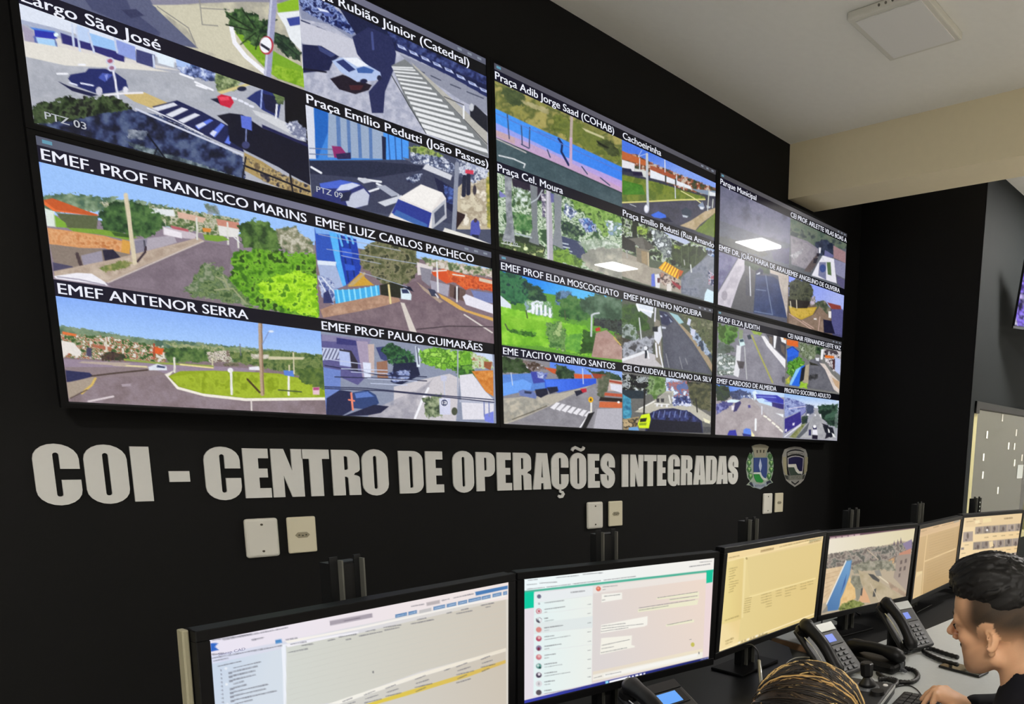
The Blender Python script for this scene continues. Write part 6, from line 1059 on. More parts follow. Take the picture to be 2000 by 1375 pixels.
def at(px, py, z): 
    q = on(px, py, 2, z); return Vector((q[0], q[1], z))
def telephone(label, foot, yaw, scr_w=0.052, scr_h=0.03, tilt=40, scol='5f7fe8', s=1.0, strength=0.85, plate=True):
    t = thing('telephone', label, 'telephone', (foot[0], foot[1], DZ), yaw, 'desk telephones'); t.scale = (s, s, s)
    R = Matrix.Translation((0, 0, 0.022)) @ Matrix.Rotation(math.radians(tilt), 4, 'X')
    bm = bmesh.new(); bx(bm, -0.088, 0.088, 0.0, 0.205, -0.018, 0.0, 0.006, mtx=R); obj('body', bm, M_blk2, t)
    bm = bmesh.new(); bx(bm, -0.07, 0.07, 0.03, 0.13, 0.0005, 0.012, 0.004); bx(bm, -0.05, 0.05, 0.11, 0.123, 0.008, 0.085 if tilt > 30 else .06, 0.003); obj('stand', bm, M_blk, t)
    bm = bmesh.new(); bx(bm, -0.030, 0.082, 0.166, 0.200, 0.0, 0.004, 0.0015, mtx=R); tag(obj('top_plate', bm, mat('silver_plate', '8b8d8a', 0.35, metal=0.5) if plate else M_blk, t), 'silver top plate' if plate else None)
    bm = bmesh.new(); bx(bm, -0.030, 0.074, 0.112, 0.164, 0.0, 0.003, 0.001, mtx=R); fr = obj('display_frame', bm, M_blk, t)
    w2 = scr_w / 2; bm = bmesh.new(); bx(bm, 0.022 - w2, 0.022 + w2, 0.138 - scr_h / 2, 0.138 + scr_h / 2, 0.003, 0.0042, 0, mtx=R)
    tag(obj('display', bm, glow('phone_display_' + scol, scol, strength), fr), 'lit blue display')
    for j in range(5):
        for k in range(3):
            bm = bmesh.new(); bx(bm, -0.010 + .027 * k, 0.008 + .027 * k, 0.012 + .0185 * j, 0.023 + .0185 * j, 0.0, 0.0035, 0.001, mtx=R); obj('key', bm, mat('phone_key', '3a3c3f', 0.4), t)
    for j in range(2):
        bm = bmesh.new(); bx(bm, -0.024, -0.013, 0.072 + .022 * j, 0.085 + .022 * j, 0.0, 0.003, 0.001, mtx=R); tag(obj('key', bm, mat('phone_key_pale', 'd6d8d6', 0.4), t), 'pale key')
    # handset: a bowed bar with two cups, lying in the left cradle
    bm = bmesh.new(); pts = []; rs = []
    for k in range(13):
        u = k / 12; pts.append(R @ Vector((-0.062, -0.004 + 0.215 * u, 0.020 + 0.020 * math.sin(math.pi * u)))); e = abs(u - .5) * 2; rs.append(0.0195 + 0.009 * max(0, (e - .55) / .45) ** 1.0 - (0.012 if k in (0, 12) else 0))
    tube(bm, pts, rs, 14)
    h = obj('handset', bm, M_blk, t, smooth=True)
    for u in (0.02, 0.19):
        bm = bmesh.new(); c0 = R @ Vector((-0.062, u, 0.012)); c1 = R @ Vector((-0.062, u, -0.002)); tube(bm, [c0, c1], [0.026, 0.027], 18); obj('ear_cup' if u > .1 else 'mouth_cup', bm, M_blk, h)
    bm = bmesh.new(); tube(bm, [R @ Vector((-0.0855, 0.03 + .13 * k / 6, 0.012 + .008 * math.sin(math.pi * k / 6))) for k in range(7)], 0.0022, 8); tag(obj('chrome_strip', bm, mat('chrome', 'c8cac8', 0.2, metal=1.0), h), 'bright strip along the handset')
    return t
telephone('black desk telephone with a blue display, right of the yellow form monitor', (1.417, -1.455), -0.10, tilt=40)
telephone('black desk telephone with a small blue display, beside the seated man\'s nose', (1.842, -1.49), -0.20, scr_w=0.04, scr_h=0.028, tilt=44)
telephone('black desk telephone with a large bright blue display, under the chat window monitor', (0.772, -1.43), -0.08, scr_w=0.064, scr_h=0.040, scol='5fa4f8', tilt=23, strength=1.0, plate=False)
# low black set with grey plug
t = thing('telephone', 'low black telephone set with its handset on, right of the phone with the pale keys', 'telephone', (1.602, -1.44, DZ), 0.05, 'desk telephones')
bm = bmesh.new(); bx(bm, -0.05, 0.05, -0.10, 0.11, 0.0005, 0.035, 0.012); obj('body', bm, M_blk, t)
bm = bmesh.new(); pts = [(0.0, -0.115 + .235 * k / 12, 0.048 + 0.018 * math.sin(math.pi * k / 12)) for k in range(13)]; tube(bm, pts, [.008] + [.024, .026, .023] + [.019] * 5 + [.023, .026, .024] + [.008], 14); obj('handset', bm, M_blk, t, smooth=True)
p = at(1757, 1299, DZ + .02)
t = thing('cable_plug', 'grey plug block standing beside the low black telephone', 'plug', (p.x, p.y, DZ), 0.5)
bm = bmesh.new(); bx(bm, -.016, .018, -.013, .015, .0005, .036, .004); obj('plug_body', bm, mat('grey_plastic', '5c5f62', 0.45), t); bm = bmesh.new(); tube(bm, [(-.012, -.006, .012), (-.026, -.022, .008)], .006, 8); obj('cable_stub', bm, mat('grey_plastic', '5c5f62', 0.45), t)
def cord(name, label, pxs, r, z=None, n=8, cat='cable', m=None, coil=False):
    z = DZ + r + .0006 if z is None else z
    pts = curve_smooth([at(a, b2, z if len(k) == 0 else k[0]) for a, b2, *k in pxs], n); bm = bmesh.new()
    tube(bm, pts, [r * (1 + (.16 * math.sin(i * 2.3) if coil else 0)) for i in range(len(pts))], 10)
    return tag(obj(name, bm, m or M_rub, smooth=True), label, cat)
cord('coiled_cable', 'thick black coiled cord looping right of the joystick controller, the larger loop', [(1714, 1314), (1728, 1324), (1752, 1331), (1780, 1332), (1793, 1322), (1786, 1310), (1768, 1305)], 0.0075, n=10, coil=True)
cord('coiled_cable', 'thick black coiled cord making a small loop beside the joystick knob', [(1716, 1327), (1738, 1326), (1751, 1330), (1749, 1338), (1732, 1343)], 0.0075, n=10, coil=True)
cord('cable', 'thin black cable curving from the controller towards the hand', [(1744, 1344), (1757, 1340), (1775, 1339), (1790, 1346), (1800, 1358)], 0.0018)
cord('coiled_cable', 'thick black cord in front of the man\'s chin, the farther of two', [(1808, 1266), (1822, 1268), (1845, 1276), (1872, 1284)], 0.008, coil=True)
cord('coiled_cable', 'thick black cord in front of the man\'s chin, the nearer of two', [(1803, 1271), (1815, 1279), (1840, 1290), (1872, 1299)], 0.008, coil=True)
# smartphone
t = thing('smartphone', 'dark smartphone lying on the grey desk below the man\'s chin', 'phone', (1.777, -1.694, DZ), -0.06)
bm = bmesh.new(); bx(bm, -.0365, .0365, -.079, .079, .0005, .0085, .004, seg=3); obj('phone_case', bm, M_blk2, t)
obj('screen', box(-.033, .033, -.075, .075, .0086, .0092), mat('phone_glass', '0a0c0a', 0.06, spec=0.8), t)
# joystick controller
t = thing('joystick_controller', 'dark camera controller with a joystick and two rows of buttons', 'controller', (1.262, -1.585, DZ), 0.29)
bm = bmesh.new(); bx(bm, -.13, .13, -.09, .09, .001, .036, .008, seg=3); obj('body', bm, M_blk2, t)
tag(obj('front_trim', box(-.122, .124, -.0915, -.0895, .026, .034), mat('pale_trim', 'c8cac8', 0.3), t), 'pale front edge')
for j in range(2):
    for k in range(4): obj('button', box(-.03 + .036 * k, -.006 + .036 * k, .040 + .024 * j, .057 + .024 * j, .0362, .046, .003), M_blk, t)
bm = bmesh.new(); cyl(bm, (.058, -.02, .0362), .037, .034, .007, 28); obj('joystick_base', bm, mat('grey_ring', '55575a', 0.35), t)
bm = bmesh.new(); tube(bm, [(.058, -.02, .043), (.058, -.02, .052), (.059, -.018, .064), (.060, -.016, .072)], [.027, .024, .014, .010], 18); js = obj('joystick', bm, M_rub, t, smooth=True)
bm = bmesh.new(); tube(bm, [(.060, -.016, .070), (.060, -.016, .074), (.062, -.013, .108), (.062, -.013, .112)], [.015, .019, .021, .017], 8); obj('joystick_knob', bm, M_blk, js)
bm = bmesh.new(); cyl(bm, (.098, -.066, .0362), .008, .007, .003, 14); tag(obj('indicator', bm, mat('white_mark', 'e6e6e4', 0.4), t), 'white round mark')
bm = bmesh.new(); cyl(bm, (.02, -.062, .0362), .022, .020, .010, 20); obj('dial', bm, M_blk, t)
# keyboard
t = thing('keyboard', 'black computer keyboard by the man\'s hand at the bottom of the picture', 'keyboard', (1.235, -1.765, DZ), 0.2)
bm = bmesh.new(); bx(bm, -.20, .20, -.065, .065, .0005, .018, .005); obj('keyboard_body', bm, M_blk, t)
for j in range(5):
    for k in range(14): obj('key', box(-.19 + .027 * k, -.168 + .027 * k, -.055 + .022 * j, -.037 + .022 * j, .0182, .0235, .0), mat('keyboard_key', '1b1c1e', 0.5), t)
# slim silver plug on a cable, leaning under the yellow form monitor
t = thing('cable_connector', 'slim silver connector on a black cable, leaning below the yellow form monitor', 'connector', (1.13, -1.33, DZ))
a, b2 = Vector((0.055, 0.05, 0.085)), Vector((-0.02, -0.03, 0.02))
bm = bmesh.new(); tube(bm, [b2, b2 * .97 + a * .03, b2 * .03 + a * .97, a], [.005, .0075, .0065, .004], 14); obj('connector_shell', bm, mat('brushed_metal', '8f8f8c', 0.3, metal=0.8), t, smooth=True)
bm = bmesh.new(); tube(bm, curve_smooth([a, a + Vector((-.002, .006, .03)), a + Vector((-.008, .03, .045)), a + Vector((-.012, .06, .03))], 6), .0022, 8); obj('cable', bm, M_rub, t, smooth=True)
bm = bmesh.new(); tube(bm, [b2, Vector((-.026, -.036, .006)), Vector((-.04, -.06, .0045)), Vector((-.06, -.12, .0035))], .003, 8); obj('cable', bm, M_rub, t, smooth=True)
cord('cable', 'thin pale cable making an arc just above the streaked hair', [(1530, 1303), (1541, 1291, .775), (1559, 1284, .785), (1584, 1285, .785), (1604, 1294, .775), (1612, 1305)], 0.0016, m=mat('pale_cable', 'b4b2aa', 0.5))
# cables hanging behind the desk monitors
for lab, pts in (('black cable hanging behind the street picture monitor, its left one', [(1.83, -1.12, 1.0), (1.84, -1.06, .86), (1.86, -1.03, .80), (1.90, -1.00, .7535)]), ('black cable hanging behind the street picture monitor, its right one', [(2.02, -1.14, 1.0), (2.05, -1.05, .86), (2.10, -1.02, .79), (2.16, -1.02, .7535)]), ('black cable hanging below the tan brown form monitor', [(2.33, -1.15, 1.0), (2.30, -1.10, .88), (2.28, -1.08, .80), (2.22, -1.06, .7535)])):
    bm = bmesh.new(); tube(bm, curve_smooth(pts, 8), .0035, 8); tag(obj('monitor_cable', bm, M_rub, smooth=True), lab, 'cable', 'cables behind the monitors')
# ---------------------------------------------------------------- people: one smooth body surface each, clothes and hair on top
class Field:
    def __init__(s, lo, hi, h):
        s.lo = np.array(lo, float); s.h = h; s.n = np.ceil((np.array(hi) - s.lo) / h).astype(int) + 1
        s.f = np.full(s.n, 0.08, np.float32)
    def region(s, a, b):
        i0 = np.clip(np.floor((a - s.lo) / s.h).astype(int), 0, s.n - 1); i1 = np.clip(np.ceil((b - s.lo) / s.h).astype(int) + 1, 1, s.n)
        sl = tuple(slice(i, j) for i, j in zip(i0, i1))
        ax = [(s.lo[k] + s.h * np.arange(i0[k], i1[k])).astype(np.float32) for k in range(3)]
        return sl, ax[0][:, None, None], ax[1][None, :, None], ax[2][None, None, :]
    def mix(s, sl, d, k, cut=False):
        f = s.f[sl]
        if cut: d = -d; f, d, sg = -f, -d, -1
        else: sg = 1
        h = np.maximum(k - np.abs(f - d), 0) / max(k, 1e-6)
        s.f[sl] = sg * (np.minimum(f, d) - h * h * k * 0.25)
    def ell(s, c, r, k=0.02, R=None, cut=False):
        c = np.array(c, float); r = np.array(r, float); m = max(r) + k + 0.03
        sl, X, Y, Z = s.region(c - m, c + m)
        x, y, z = X - c[0], Y - c[1], Z - c[2]
        if R is not None: x, y, z = [R[0][j] * x + R[1][j] * y + R[2][j] * z for j in range(3)]
        a = np.sqrt((x / r[0]) ** 2 + (y / r[1]) ** 2 + (z / r[2]) ** 2); b2 = np.sqrt((x / r[0] ** 2) ** 2 + (y / r[1] ** 2) ** 2 + (z / r[2] ** 2) ** 2) + 1e-9
        s.mix(sl, a * (a - 1) / b2, k, cut)
    def cap(s, a, b2, ra, rb=None, k=0.02, cut=False):
        a, b2 = np.array(a, float), np.array(b2, float); rb = ra if rb is None else rb; m = max(ra, rb) + k + 0.03
        sl, X, Y, Z = s.region(np.minimum(a, b2) - m, np.maximum(a, b2) + m)
        d = b2 - a; L = d @ d + 1e-9
        t_ = np.clip(((X - a[0]) * d[0] + (Y - a[1]) * d[1] + (Z - a[2]) * d[2]) / L, 0, 1)
        s.mix(sl, np.sqrt((X - a[0] - t_ * d[0]) ** 2 + (Y - a[1] - t_ * d[1]) ** 2 + (Z - a[2] - t_ * d[2]) ** 2) - (ra + (rb - ra) * t_), k, cut)
    def chain(s, pts, rs, k=0.02):
        for i in range(len(pts) - 1): s.cap(pts[i], pts[i + 1], rs[i], rs[i + 1], k)
    def mesh(s):
        F_ = s.f; S = F_ < 0; nx, ny, nz = np.array(F_.shape) - 1
        C8 = [(i, j, k) for i in (0, 1) for j in (0, 1) for k in (0, 1)]
        g = lambda A, o: A[o[0]:o[0] + nx, o[1]:o[1] + ny, o[2]:o[2] + nz]
        cnt = sum(g(S, o).astype(np.int8) for o in C8); m = (cnt > 0) & (cnt < 8); I = np.argwhere(m)
        vid = np.full(m.shape, -1, np.int64); vid[m] = np.arange(len(I))
        P = np.zeros((len(I), 3)); N = np.zeros(len(I)); V = {o: g(F_, o)[m] for o in C8}
        for a in C8:
            for ax in range(3):
                if a[ax]: continue
                b2 = list(a); b2[ax] = 1; b2 = tuple(b2); fa, fb = V[a], V[b2]; c = (fa < 0) != (fb < 0)
                t_ = fa[c] / (fa[c] - fb[c]); q = np.tile(np.array(a, float), (c.sum(), 1)); q[:, ax] += t_; P[c] += q; N[c] += 1
        P = (I + P / N[:, None]) * s.h + s.lo
        Q = []
        for ax in range(3):
            sh = list(F_.shape); sh[ax] -= 1
            a = S[tuple(slice(0, sh[k]) for k in range(3))]; b2 = S[tuple(slice(1, None) if k == ax else slice(None) for k in range(3))]
            E2 = np.argwhere(a != b2); u, w = [(1, 2), (2, 0), (0, 1)][ax]
            E2 = E2[(E2[:, u] > 0) & (E2[:, w] > 0) & (E2[:, u] < m.shape[u]) & (E2[:, w] < m.shape[w])]
            ids = []
            for du, dw in ((1, 1), (0, 1), (0, 0), (1, 0)):
                q = E2.copy(); q[:, u] -= du; q[:, w] -= dw; ids.append(vid[q[:, 0], q[:, 1], q[:, 2]])
            q = np.stack(ids, 1); fl = ~a[E2[:, 0], E2[:, 1], E2[:, 2]]; q[fl] = q[fl][:, ::-1]; Q.append(q)
        return P, np.concatenate(Q)
def raw_mesh(name, P, Q, m, parent, col=None):
    me = bpy.data.meshes.new(name); me.vertices.add(len(P)); me.vertices.foreach_set('co', P.astype(np.float32).ravel())
    me.loops.add(Q.size); me.loops.foreach_set('vertex_index', Q.astype(np.int32).ravel())
    me.polygons.add(len(Q)); me.polygons.foreach_set('loop_start', np.arange(0, Q.size, Q.shape[1], dtype=np.int32))
    me.update(calc_edges=True); me.polygons.foreach_set('use_smooth', [True] * len(Q))
    if col is not None:
        at_ = me.color_attributes.new('Col', 'FLOAT_COLOR', 'POINT'); at_.data.foreach_set('color', np.c_[col, np.ones(len(P))].astype(np.float32).ravel())
    me.materials.append(m); o = bpy.data.objects.new(name, me); SC.collection.objects.link(o); o.parent = parent
    return o
def sstep(x, a, b2): t_ = np.clip((x - a) / (b2 - a), 0, 1); return t_ * t_ * (3 - 2 * t_)
def skin_mat(name):
    m = mat(name, 'c08a68', 0.5, spec=0.35, attr='Col', bump=0.12, nscale=220)
    b = m.node_tree.nodes['Principled BSDF']; b.inputs['Subsurface Weight'].default_value = 0.12; b.inputs['Subsurface Radius'].default_value = (0.012, 0.005, 0.003); b.inputs['Subsurface Scale'].default_value = 0.6
    return m
def head(fd, H, R, ears=True, hs=1.0):
    """Adds a head to the field; H is the point between the ears, R the columns right, forward, up."""
    p = lambda x, y, z: H + R @ np.array((x, y, z)) * hs; rr_ = lambda r: tuple(v * hs for v in r); e = lambda c, r, k=0.02, cut=False: fd.ell(p(*c), rr_(r), k, R.T, cut)
    e((0, -0.012, 0.045), (0.077, 0.099, 0.088), 0.01); e((0, 0.040, -0.030), (0.054, 0.050, 0.080), 0.03); e((0, 0.062, 0.040), (0.058, 0.034, 0.045), 0.03)
    fd.cap(p(-0.050, 0.000, -0.058), p(-0.020, 0.072, -0.094), 0.022, 0.017, 0.025); fd.cap(p(0.050, 0.000, -0.058), p(0.020, 0.072, -0.094), 0.022, 0.017, 0.025)
    e((0, 0.084, -0.095), (0.020, 0.016, 0.015), 0.016)
    for sx in (-1, 1):
        fd.cap(p(sx * .008, .089, .024), p(sx * .046, .074, .024), .0125, .012, .014); e((sx * .043, .062, -.018), (.018, .020, .016), .02); e((sx * .032, .099, .004), (.017, .016, .013), .010, True)
        e((sx * .032, .080, .003), (.0135, .0125, .0125), .004)
        e((sx * .0105, .106, -.031), (.0075, .010, .0075), .006)
        if ears:
            Re = R @ np.array(Matrix.Rotation(math.radians(24 * sx), 3, 'Z')) @ np.array(Matrix.Rotation(math.radians(10), 3, 'X'))
            fd.ell(p(sx * .0765, -.010, -.006), (.0085, .0185, .030), .006, Re.T); fd.ell(p(sx * .072, -.003, -.035), (.0075, .0105, .012), .006, Re.T); fd.ell(p(sx * .086, -.006, -.003), (.0075, .0105, .018), .003, Re.T, True); fd.ell(p(sx * .081, .004, -.015), (.008, .006, .008), .003, Re.T, True)
    fd.cap(p(0, .096, .016), p(0, .124, -.020), .0070, .0085, .008); e((0, .122, -.024), (.0105, .0110, .0090), .006)
    e((0, .095, -.056), (.021, .0105, .0060), .005); e((0, .093, -.068), (.019, .0105, .0068), .005)
def hand(fd, wr, kn, tips, up, side, thumb):
    """Palm from wrist to knuckles and five separate bent fingers ending at tips (index .. little)."""
    wr, kn, up = np.array(wr), np.array(kn), np.array(up); d = (kn - wr) / np.linalg.norm(kn - wr); sd = np.cross(d, up) * side; sd /= np.linalg.norm(sd); up = np.cross(sd, d) * side
    for k, o in enumerate((-.030, -.011, .009, .027)):
        root = kn + sd * o + d * (-.004 if k in (0, 3) else .003) + up * (.004 if k in (1, 2) else 0)
        fd.cap(wr + sd * o * .55, root, .0165, .0125, .016)
    for k, o in enumerate((-.031, -.011, .010, .029)):
        root = kn + sd * o + d * (-.004 if k in (0, 3) else .003) + up * .004; tip = np.array(tips[k]); mid = root * .56 + tip * .44 + up * (.017 if k != 3 else .012); dist = root * .22 + tip * .78 + up * .011
        fd.chain([root, mid, dist, tip], [.0108, .0093, .0082, .0070], .004)
    t0 = wr + d * .022 - sd * .026; fd.chain([t0, t0 * .5 + np.array(thumb) * .5 - sd * .008 + up * .004, np.array(thumb)], [.0145, .0112, .0082], .006)
def person(label, loc, rz, group=None): return thing('person', label, 'person', loc, rz, group)
def rotm(pitch, yaw=0.0): return np.array(Matrix.Rotation(yaw, 3, 'Z') @ Matrix.Rotation(pitch, 3, 'X'))
def office_chair(label, x, y, rz):
    t = thing('office_chair', label, 'chair', (x, y, 0), rz, 'operators\' chairs')
    obj('seat', box(-.21, .21, -.22, .22, .345, .405, .025, seg=3), mat('chair_fabric', '17181a', 0.9), t)
    bm = bmesh.new(); bx(bm, -.21, .21, -.335, -.29, .46, .78, .02, seg=3); obj('backrest', bm, mat('chair_fabric', '17181a', 0.9), t)
    bm = bmesh.new(); tube(bm, curve_smooth([(0, -.05, .34), (0, -.27, .345), (0, -.36, .42), (0, -.345, .6)], 6), .016, 8); obj('back_support', bm, M_blk, t)
    bm = bmesh.new(); cyl(bm, (0, 0, .10), .028, .022, .245, 14); obj('gas_column', bm, M_blk, t)
    for k in range(5):
        a = math.radians(72 * k + 20); bm = bmesh.new(); tube(bm, [(0, 0, .11), (.22 * math.cos(a), .22 * math.sin(a), .075)], [.022, .014], 8); lg = obj('base_leg', bm, M_blk, t)
        bm = bmesh.new(); cyl(bm, (.22 * math.cos(a) - .012, .22 * math.sin(a), .0305), .03, .03, .024, 14, 'x'); obj('caster', bm, M_blk, lg)
# ---- seated man
MY = math.radians(14); MH_ = np.array((1.132, -2.045, 1.085))
Rz = np.array(Matrix.Rotation(MY, 3, 'Z')); ML = lambda w: Rz.T @ (np.array(w) - np.array((MH_[0], MH_[1], 0)))
man = person('man in a dark shirt with short black hair, seated in profile at the grey desk', (MH_[0], MH_[1], 0), MY)
fd = Field((-.40, -.34, .0), (.42, .62, 1.33), 0.0042)
Rh = np.array(Matrix.Rotation(math.radians(-14), 3, 'Z') @ Matrix.Rotation(math.radians(-11), 3, 'Y') @ Matrix.Rotation(math.radians(-9), 3, 'X')); HS = 1.09; H = ML((1.060, -2.064, 1.083)) - Rh @ np.array((-.079, -.010, -.008)) * HS
sh_r, sh_l = np.array((.18, -.115, .895)), np.array((-.18, -.115, .895))
wr_r, kn_r = ML(at(1893, 1384, .795)), ML(at(1836, 1352, .818)); el_r = np.array((.335, -.03, .775))
tips_r = [ML(at(*q_)) for q_ in ((1818, 1384, .785), (1803, 1376, .784), (1800, 1366, .784), (1808, 1359, .785))]; th_r = ML(at(1838, 1392, .785))
el_l, wr_l, kn_l = np.array((-.235, -.09, .63)), np.array((-.125, .12, .578)), np.array((-.105, .20, .572)); tips_l = [kn_l + np.array(v) for v in ((.022, .080, -.012), (-.002, .088, -.013), (-.026, .082, -.014), (-.046, .066, -.016))]
head(fd, H, Rh, hs=HS)
fd.cap(H + Rh @ np.array((0, -.034, -.055)), (0, -.100, .93), .057, .061, .02); fd.ell((0, -.115, .93), (.12, .075, .05), .05)
fd.ell((0, -.105, .765), (.155, .10, .20), .04); fd.ell((0, -.10, .54), (.15, .105, .15), .05); fd.ell((0, -.12, .47), (.16, .12, .075), .04)
for a, e_, w_ in ((sh_r, el_r, wr_r), (sh_l, el_l, wr_l)): fd.chain([a, e_, w_], [.052, .040, .026], .03)
hand(fd, wr_r, kn_r, tips_r, (0, 0, 1), 1, th_r); hand(fd, wr_l, kn_l, tips_l, (0, 0, 1), -1, kn_l + np.array((.052, .015, -.018)))
for sx in (-1, 1): fd.chain([(sx * .09, -.08, .475), (sx * .13, .33, .475), (sx * .13, .34, .10)], [.068, .055, .040], .03); fd.chain([(sx * .13, .31, .055), (sx * .14, .48, .04)], [.036, .032], .02)
P_, Q_ = fd.mesh()
hl = (P_ - H) @ Rh / HS; sk = np.array(lin('dcaa84')); n1 = fbm(P_[:, 0] * 40 + 9, P_[:, 2] * 40 + P_[:, 1] * 30, 3)
col = np.tile(sk, (len(P_), 1)) * (0.92 + .16 * n1)[:, None]
warm = np.exp(-((hl[:, 1] - .10) ** 2 + (hl[:, 2] + .02) ** 2) / .0016)[:, None] * .25; col = col * (1 - warm) + np.array(lin('c4785c')) * warm
hw_ = .077 * np.sqrt(np.maximum(0, 1 - ((hl[:, 2] - .045) / .088) ** 2 - ((hl[:, 1] + .012) / .099) ** 2)); isear = (np.abs(hl[:, 0]) > hw_ + .0035) & (((hl[:, 1] + .008) / .034) ** 2 + ((hl[:, 2] + .01) / .044) ** 2 < 1)
fade = sstep(hl[:, 1], .056 + .010 * np.sin(hl[:, 2] * 60), .012) * sstep(hl[:, 2] + .55 * np.minimum(hl[:, 1] + .02, 0) * -.6, -.034, .044) * (~isear) * (hl[:, 2] > -.12)
fade = np.maximum(fade, sstep(hl[:, 1], -.035, -.075) * sstep(hl[:, 2], -.085, .02) * .9)
hairc = np.array(lin('25211a')); fa = np.minimum(.985, (1 - (1 - np.clip(fade, 0, 1)) ** 1.3) * (.95 + .1 * (n1 - .5)))[:, None]; col = col * (1 - fa) + hairc * fa
beard = (np.exp(-((hl[:, 1] - .10) / .02) ** 2) * np.exp(-((hl[:, 2] + .083) / .012) ** 2) * .55 + sstep(hl[:, 2], -.03, -.075) * sstep(hl[:, 1], -.01, .03) * .22 * (np.abs(hl[:, 2]) < .13))[:, None]; beard = np.clip(beard, 0, .7) * (hl[:, 2] > -.13)[:, None]; col = col * (1 - beard) + np.array(lin('3a2c24')) * beard
lip = (np.exp(-((hl[:, 2] + .062) / .009) ** 2) * (hl[:, 1] > .085) * (np.abs(hl[:, 0]) < .024) * .6)[:, None]; col = col * (1 - lip) + np.array(lin('9a5448')) * lip
raw_mesh('body', P_, Q_, skin_mat('skin'), man, col)
def clothes(fn, lo, hi, name, m, parent, h=0.005, fold=0.0018, colr=None):
    f2 = Field(lo, hi, h); fn(f2)
    if fold:
        sl, X, Y, Z = f2.region(f2.lo, np.array(hi) + .1); f2.f += (fold * (fbm(X * 14 + Y * 9, Z * 11 + Y * 8, 21) - .5) * 2).astype(np.float32) * (f2.f < .04)
    P, Q = f2.mesh(); return raw_mesh(name, P, Q, m, parent)
def shirt_m(f2):
    f2.ell((0, -.105, .765), (.178, .125, .205), .04); f2.ell((0, -.10, .56), (.172, .128, .16), .05); f2.ell((0, -.122, .915), (.150, .092, .058), .05); f2.cap(sh_l, sh_r, .066, .066, .05)
    f2.cap((0, -.110, .92), (0, -.100, .985), .086, .082, .03); f2.ell((0, .060, 1.035), (.16, .125, .095), .01, None, True); f2.cap((0, -.095, .985), (0, -.055, 1.12), .068, .068, .002, True)
    for a, e_, w_ in ((sh_r, el_r, wr_r), (sh_l, el_l, wr_l)): d_ = (w_ - e_) / np.linalg.norm(w_ - e_); f2.chain([a, e_, w_ - d_ * .022], [.068, .053, .041], .03)
clothes(shirt_m, (-.40, -.30, .38), (.44, .40, 1.06), 'shirt', mat('navy_black_cloth', '17171d', 0.85, spec=0.2, noise=0.12, nscale=60), man)
def trousers(f2):
    f2.ell((0, -.115, .47), (.178, .14, .085), .04)
    for sx in (-1, 1): f2.chain([(sx * .09, -.08, .478), (sx * .13, .33, .478), (sx * .13, .34, .09)], [.085, .068, .055], .03)
clothes(trousers, (-.26, -.30, .04), (.26, .46, .60), 'trousers', mat('black_cloth', '141416', 0.9, noise=0.1, nscale=60), man, h=0.008)
for sx in (-1, 1): obj('shoe', box(sx * .135 - .045, sx * .135 + .045, .27, .54, .0005, .075, .025, seg=3), mat('black_leather', '0e0e0f', 0.4), man)
# hair on top, brows, moustache, eyes
f2 = Field((-.14, -.18, 1.03), (.16, .20, 1.33), 0.0034); hp = lambda x, y, z: H + Rh @ np.array((x, y, z)) * HS
f2.ell(hp(0, -.014, .082), (.0795 * HS, .1025 * HS, .072 * HS), .01, Rh.T); f2.ell(hp(0, .062, .104), (.058 * HS, .040 * HS, .030 * HS), .03, Rh.T)
f2.ell(hp(0, .075, .010), (.12 * HS, .06 * HS, .062 * HS), .015, Rh.T, True)
sl, X, Y, Z = f2.region(f2.lo, f2.lo + 9); f2.f += (.012 * (fbm(X * 70 + Z * 25, Y * 22 + Z * 60, 8) - .5) + 0.010 * (fbm(X * 200, Y * 90 + Z * 120, 18) - .5)).astype(np.float32)
P_, Q_ = f2.mesh(); raw_mesh('hair', P_, Q_, mat('black_hair', '0f0d0c', 0.55, spec=0.35, noise=0.3, nscale=90), man)
M_brow = mat('brow_hair', '1c1512', 0.7); M_eye = mat('eye_white', 'd8d2ca', 0.15); M_iris = mat('iris_brown', '1e120c', 0.15)
for sx in (-1, 1):
    bm = bmesh.new(); tube(bm, [hp(sx * .013, .0965, .026), hp(sx * .027, .0935, .032), hp(sx * .041, .084, .033), hp(sx * .052, .073, .028)], [.0025, .0045, .004, .0015], 8); obj('eyebrow', bm, M_brow, man, smooth=True)
    bm = bmesh.new(); bmesh.ops.create_uvsphere(bm, u_segments=16, v_segments=10, radius=.0118); bmesh.ops.translate(bm, verts=bm.verts[:], vec=hp(sx * .033, .0815, .003)); ey = obj('eye', bm, M_eye, man, smooth=True)
    bm = bmesh.new(); bmesh.ops.create_uvsphere(bm, u_segments=12, v_segments=8, radius=.006); bmesh.ops.translate(bm, verts=bm.verts[:], vec=hp(sx * .034, .0885, .001)); obj('iris', bm, M_iris, ey, smooth=True)
    bm = bmesh.new(); tube(bm, [hp(sx * .022, .0925, .005), hp(sx * .034, .0955, .0065), hp(sx * .047, .085, .003)], [.0012, .0018, .001], 6); obj('eyelash', bm, M_brow, ey)
bm = bmesh.new(); tube(bm, [hp(-.028, .083, -.058), hp(-.016, .094, -.048), hp(0, .099, -.045), hp(.016, .094, -.048), hp(.028, .083, -.058)], [.0015, .0035, .004, .0035, .0015], 10); obj('moustache', bm, M_brow, man, smooth=True)
office_chair('black office chair under the man in the dark shirt', MH_[0] + .02, MH_[1] - .10, MY)
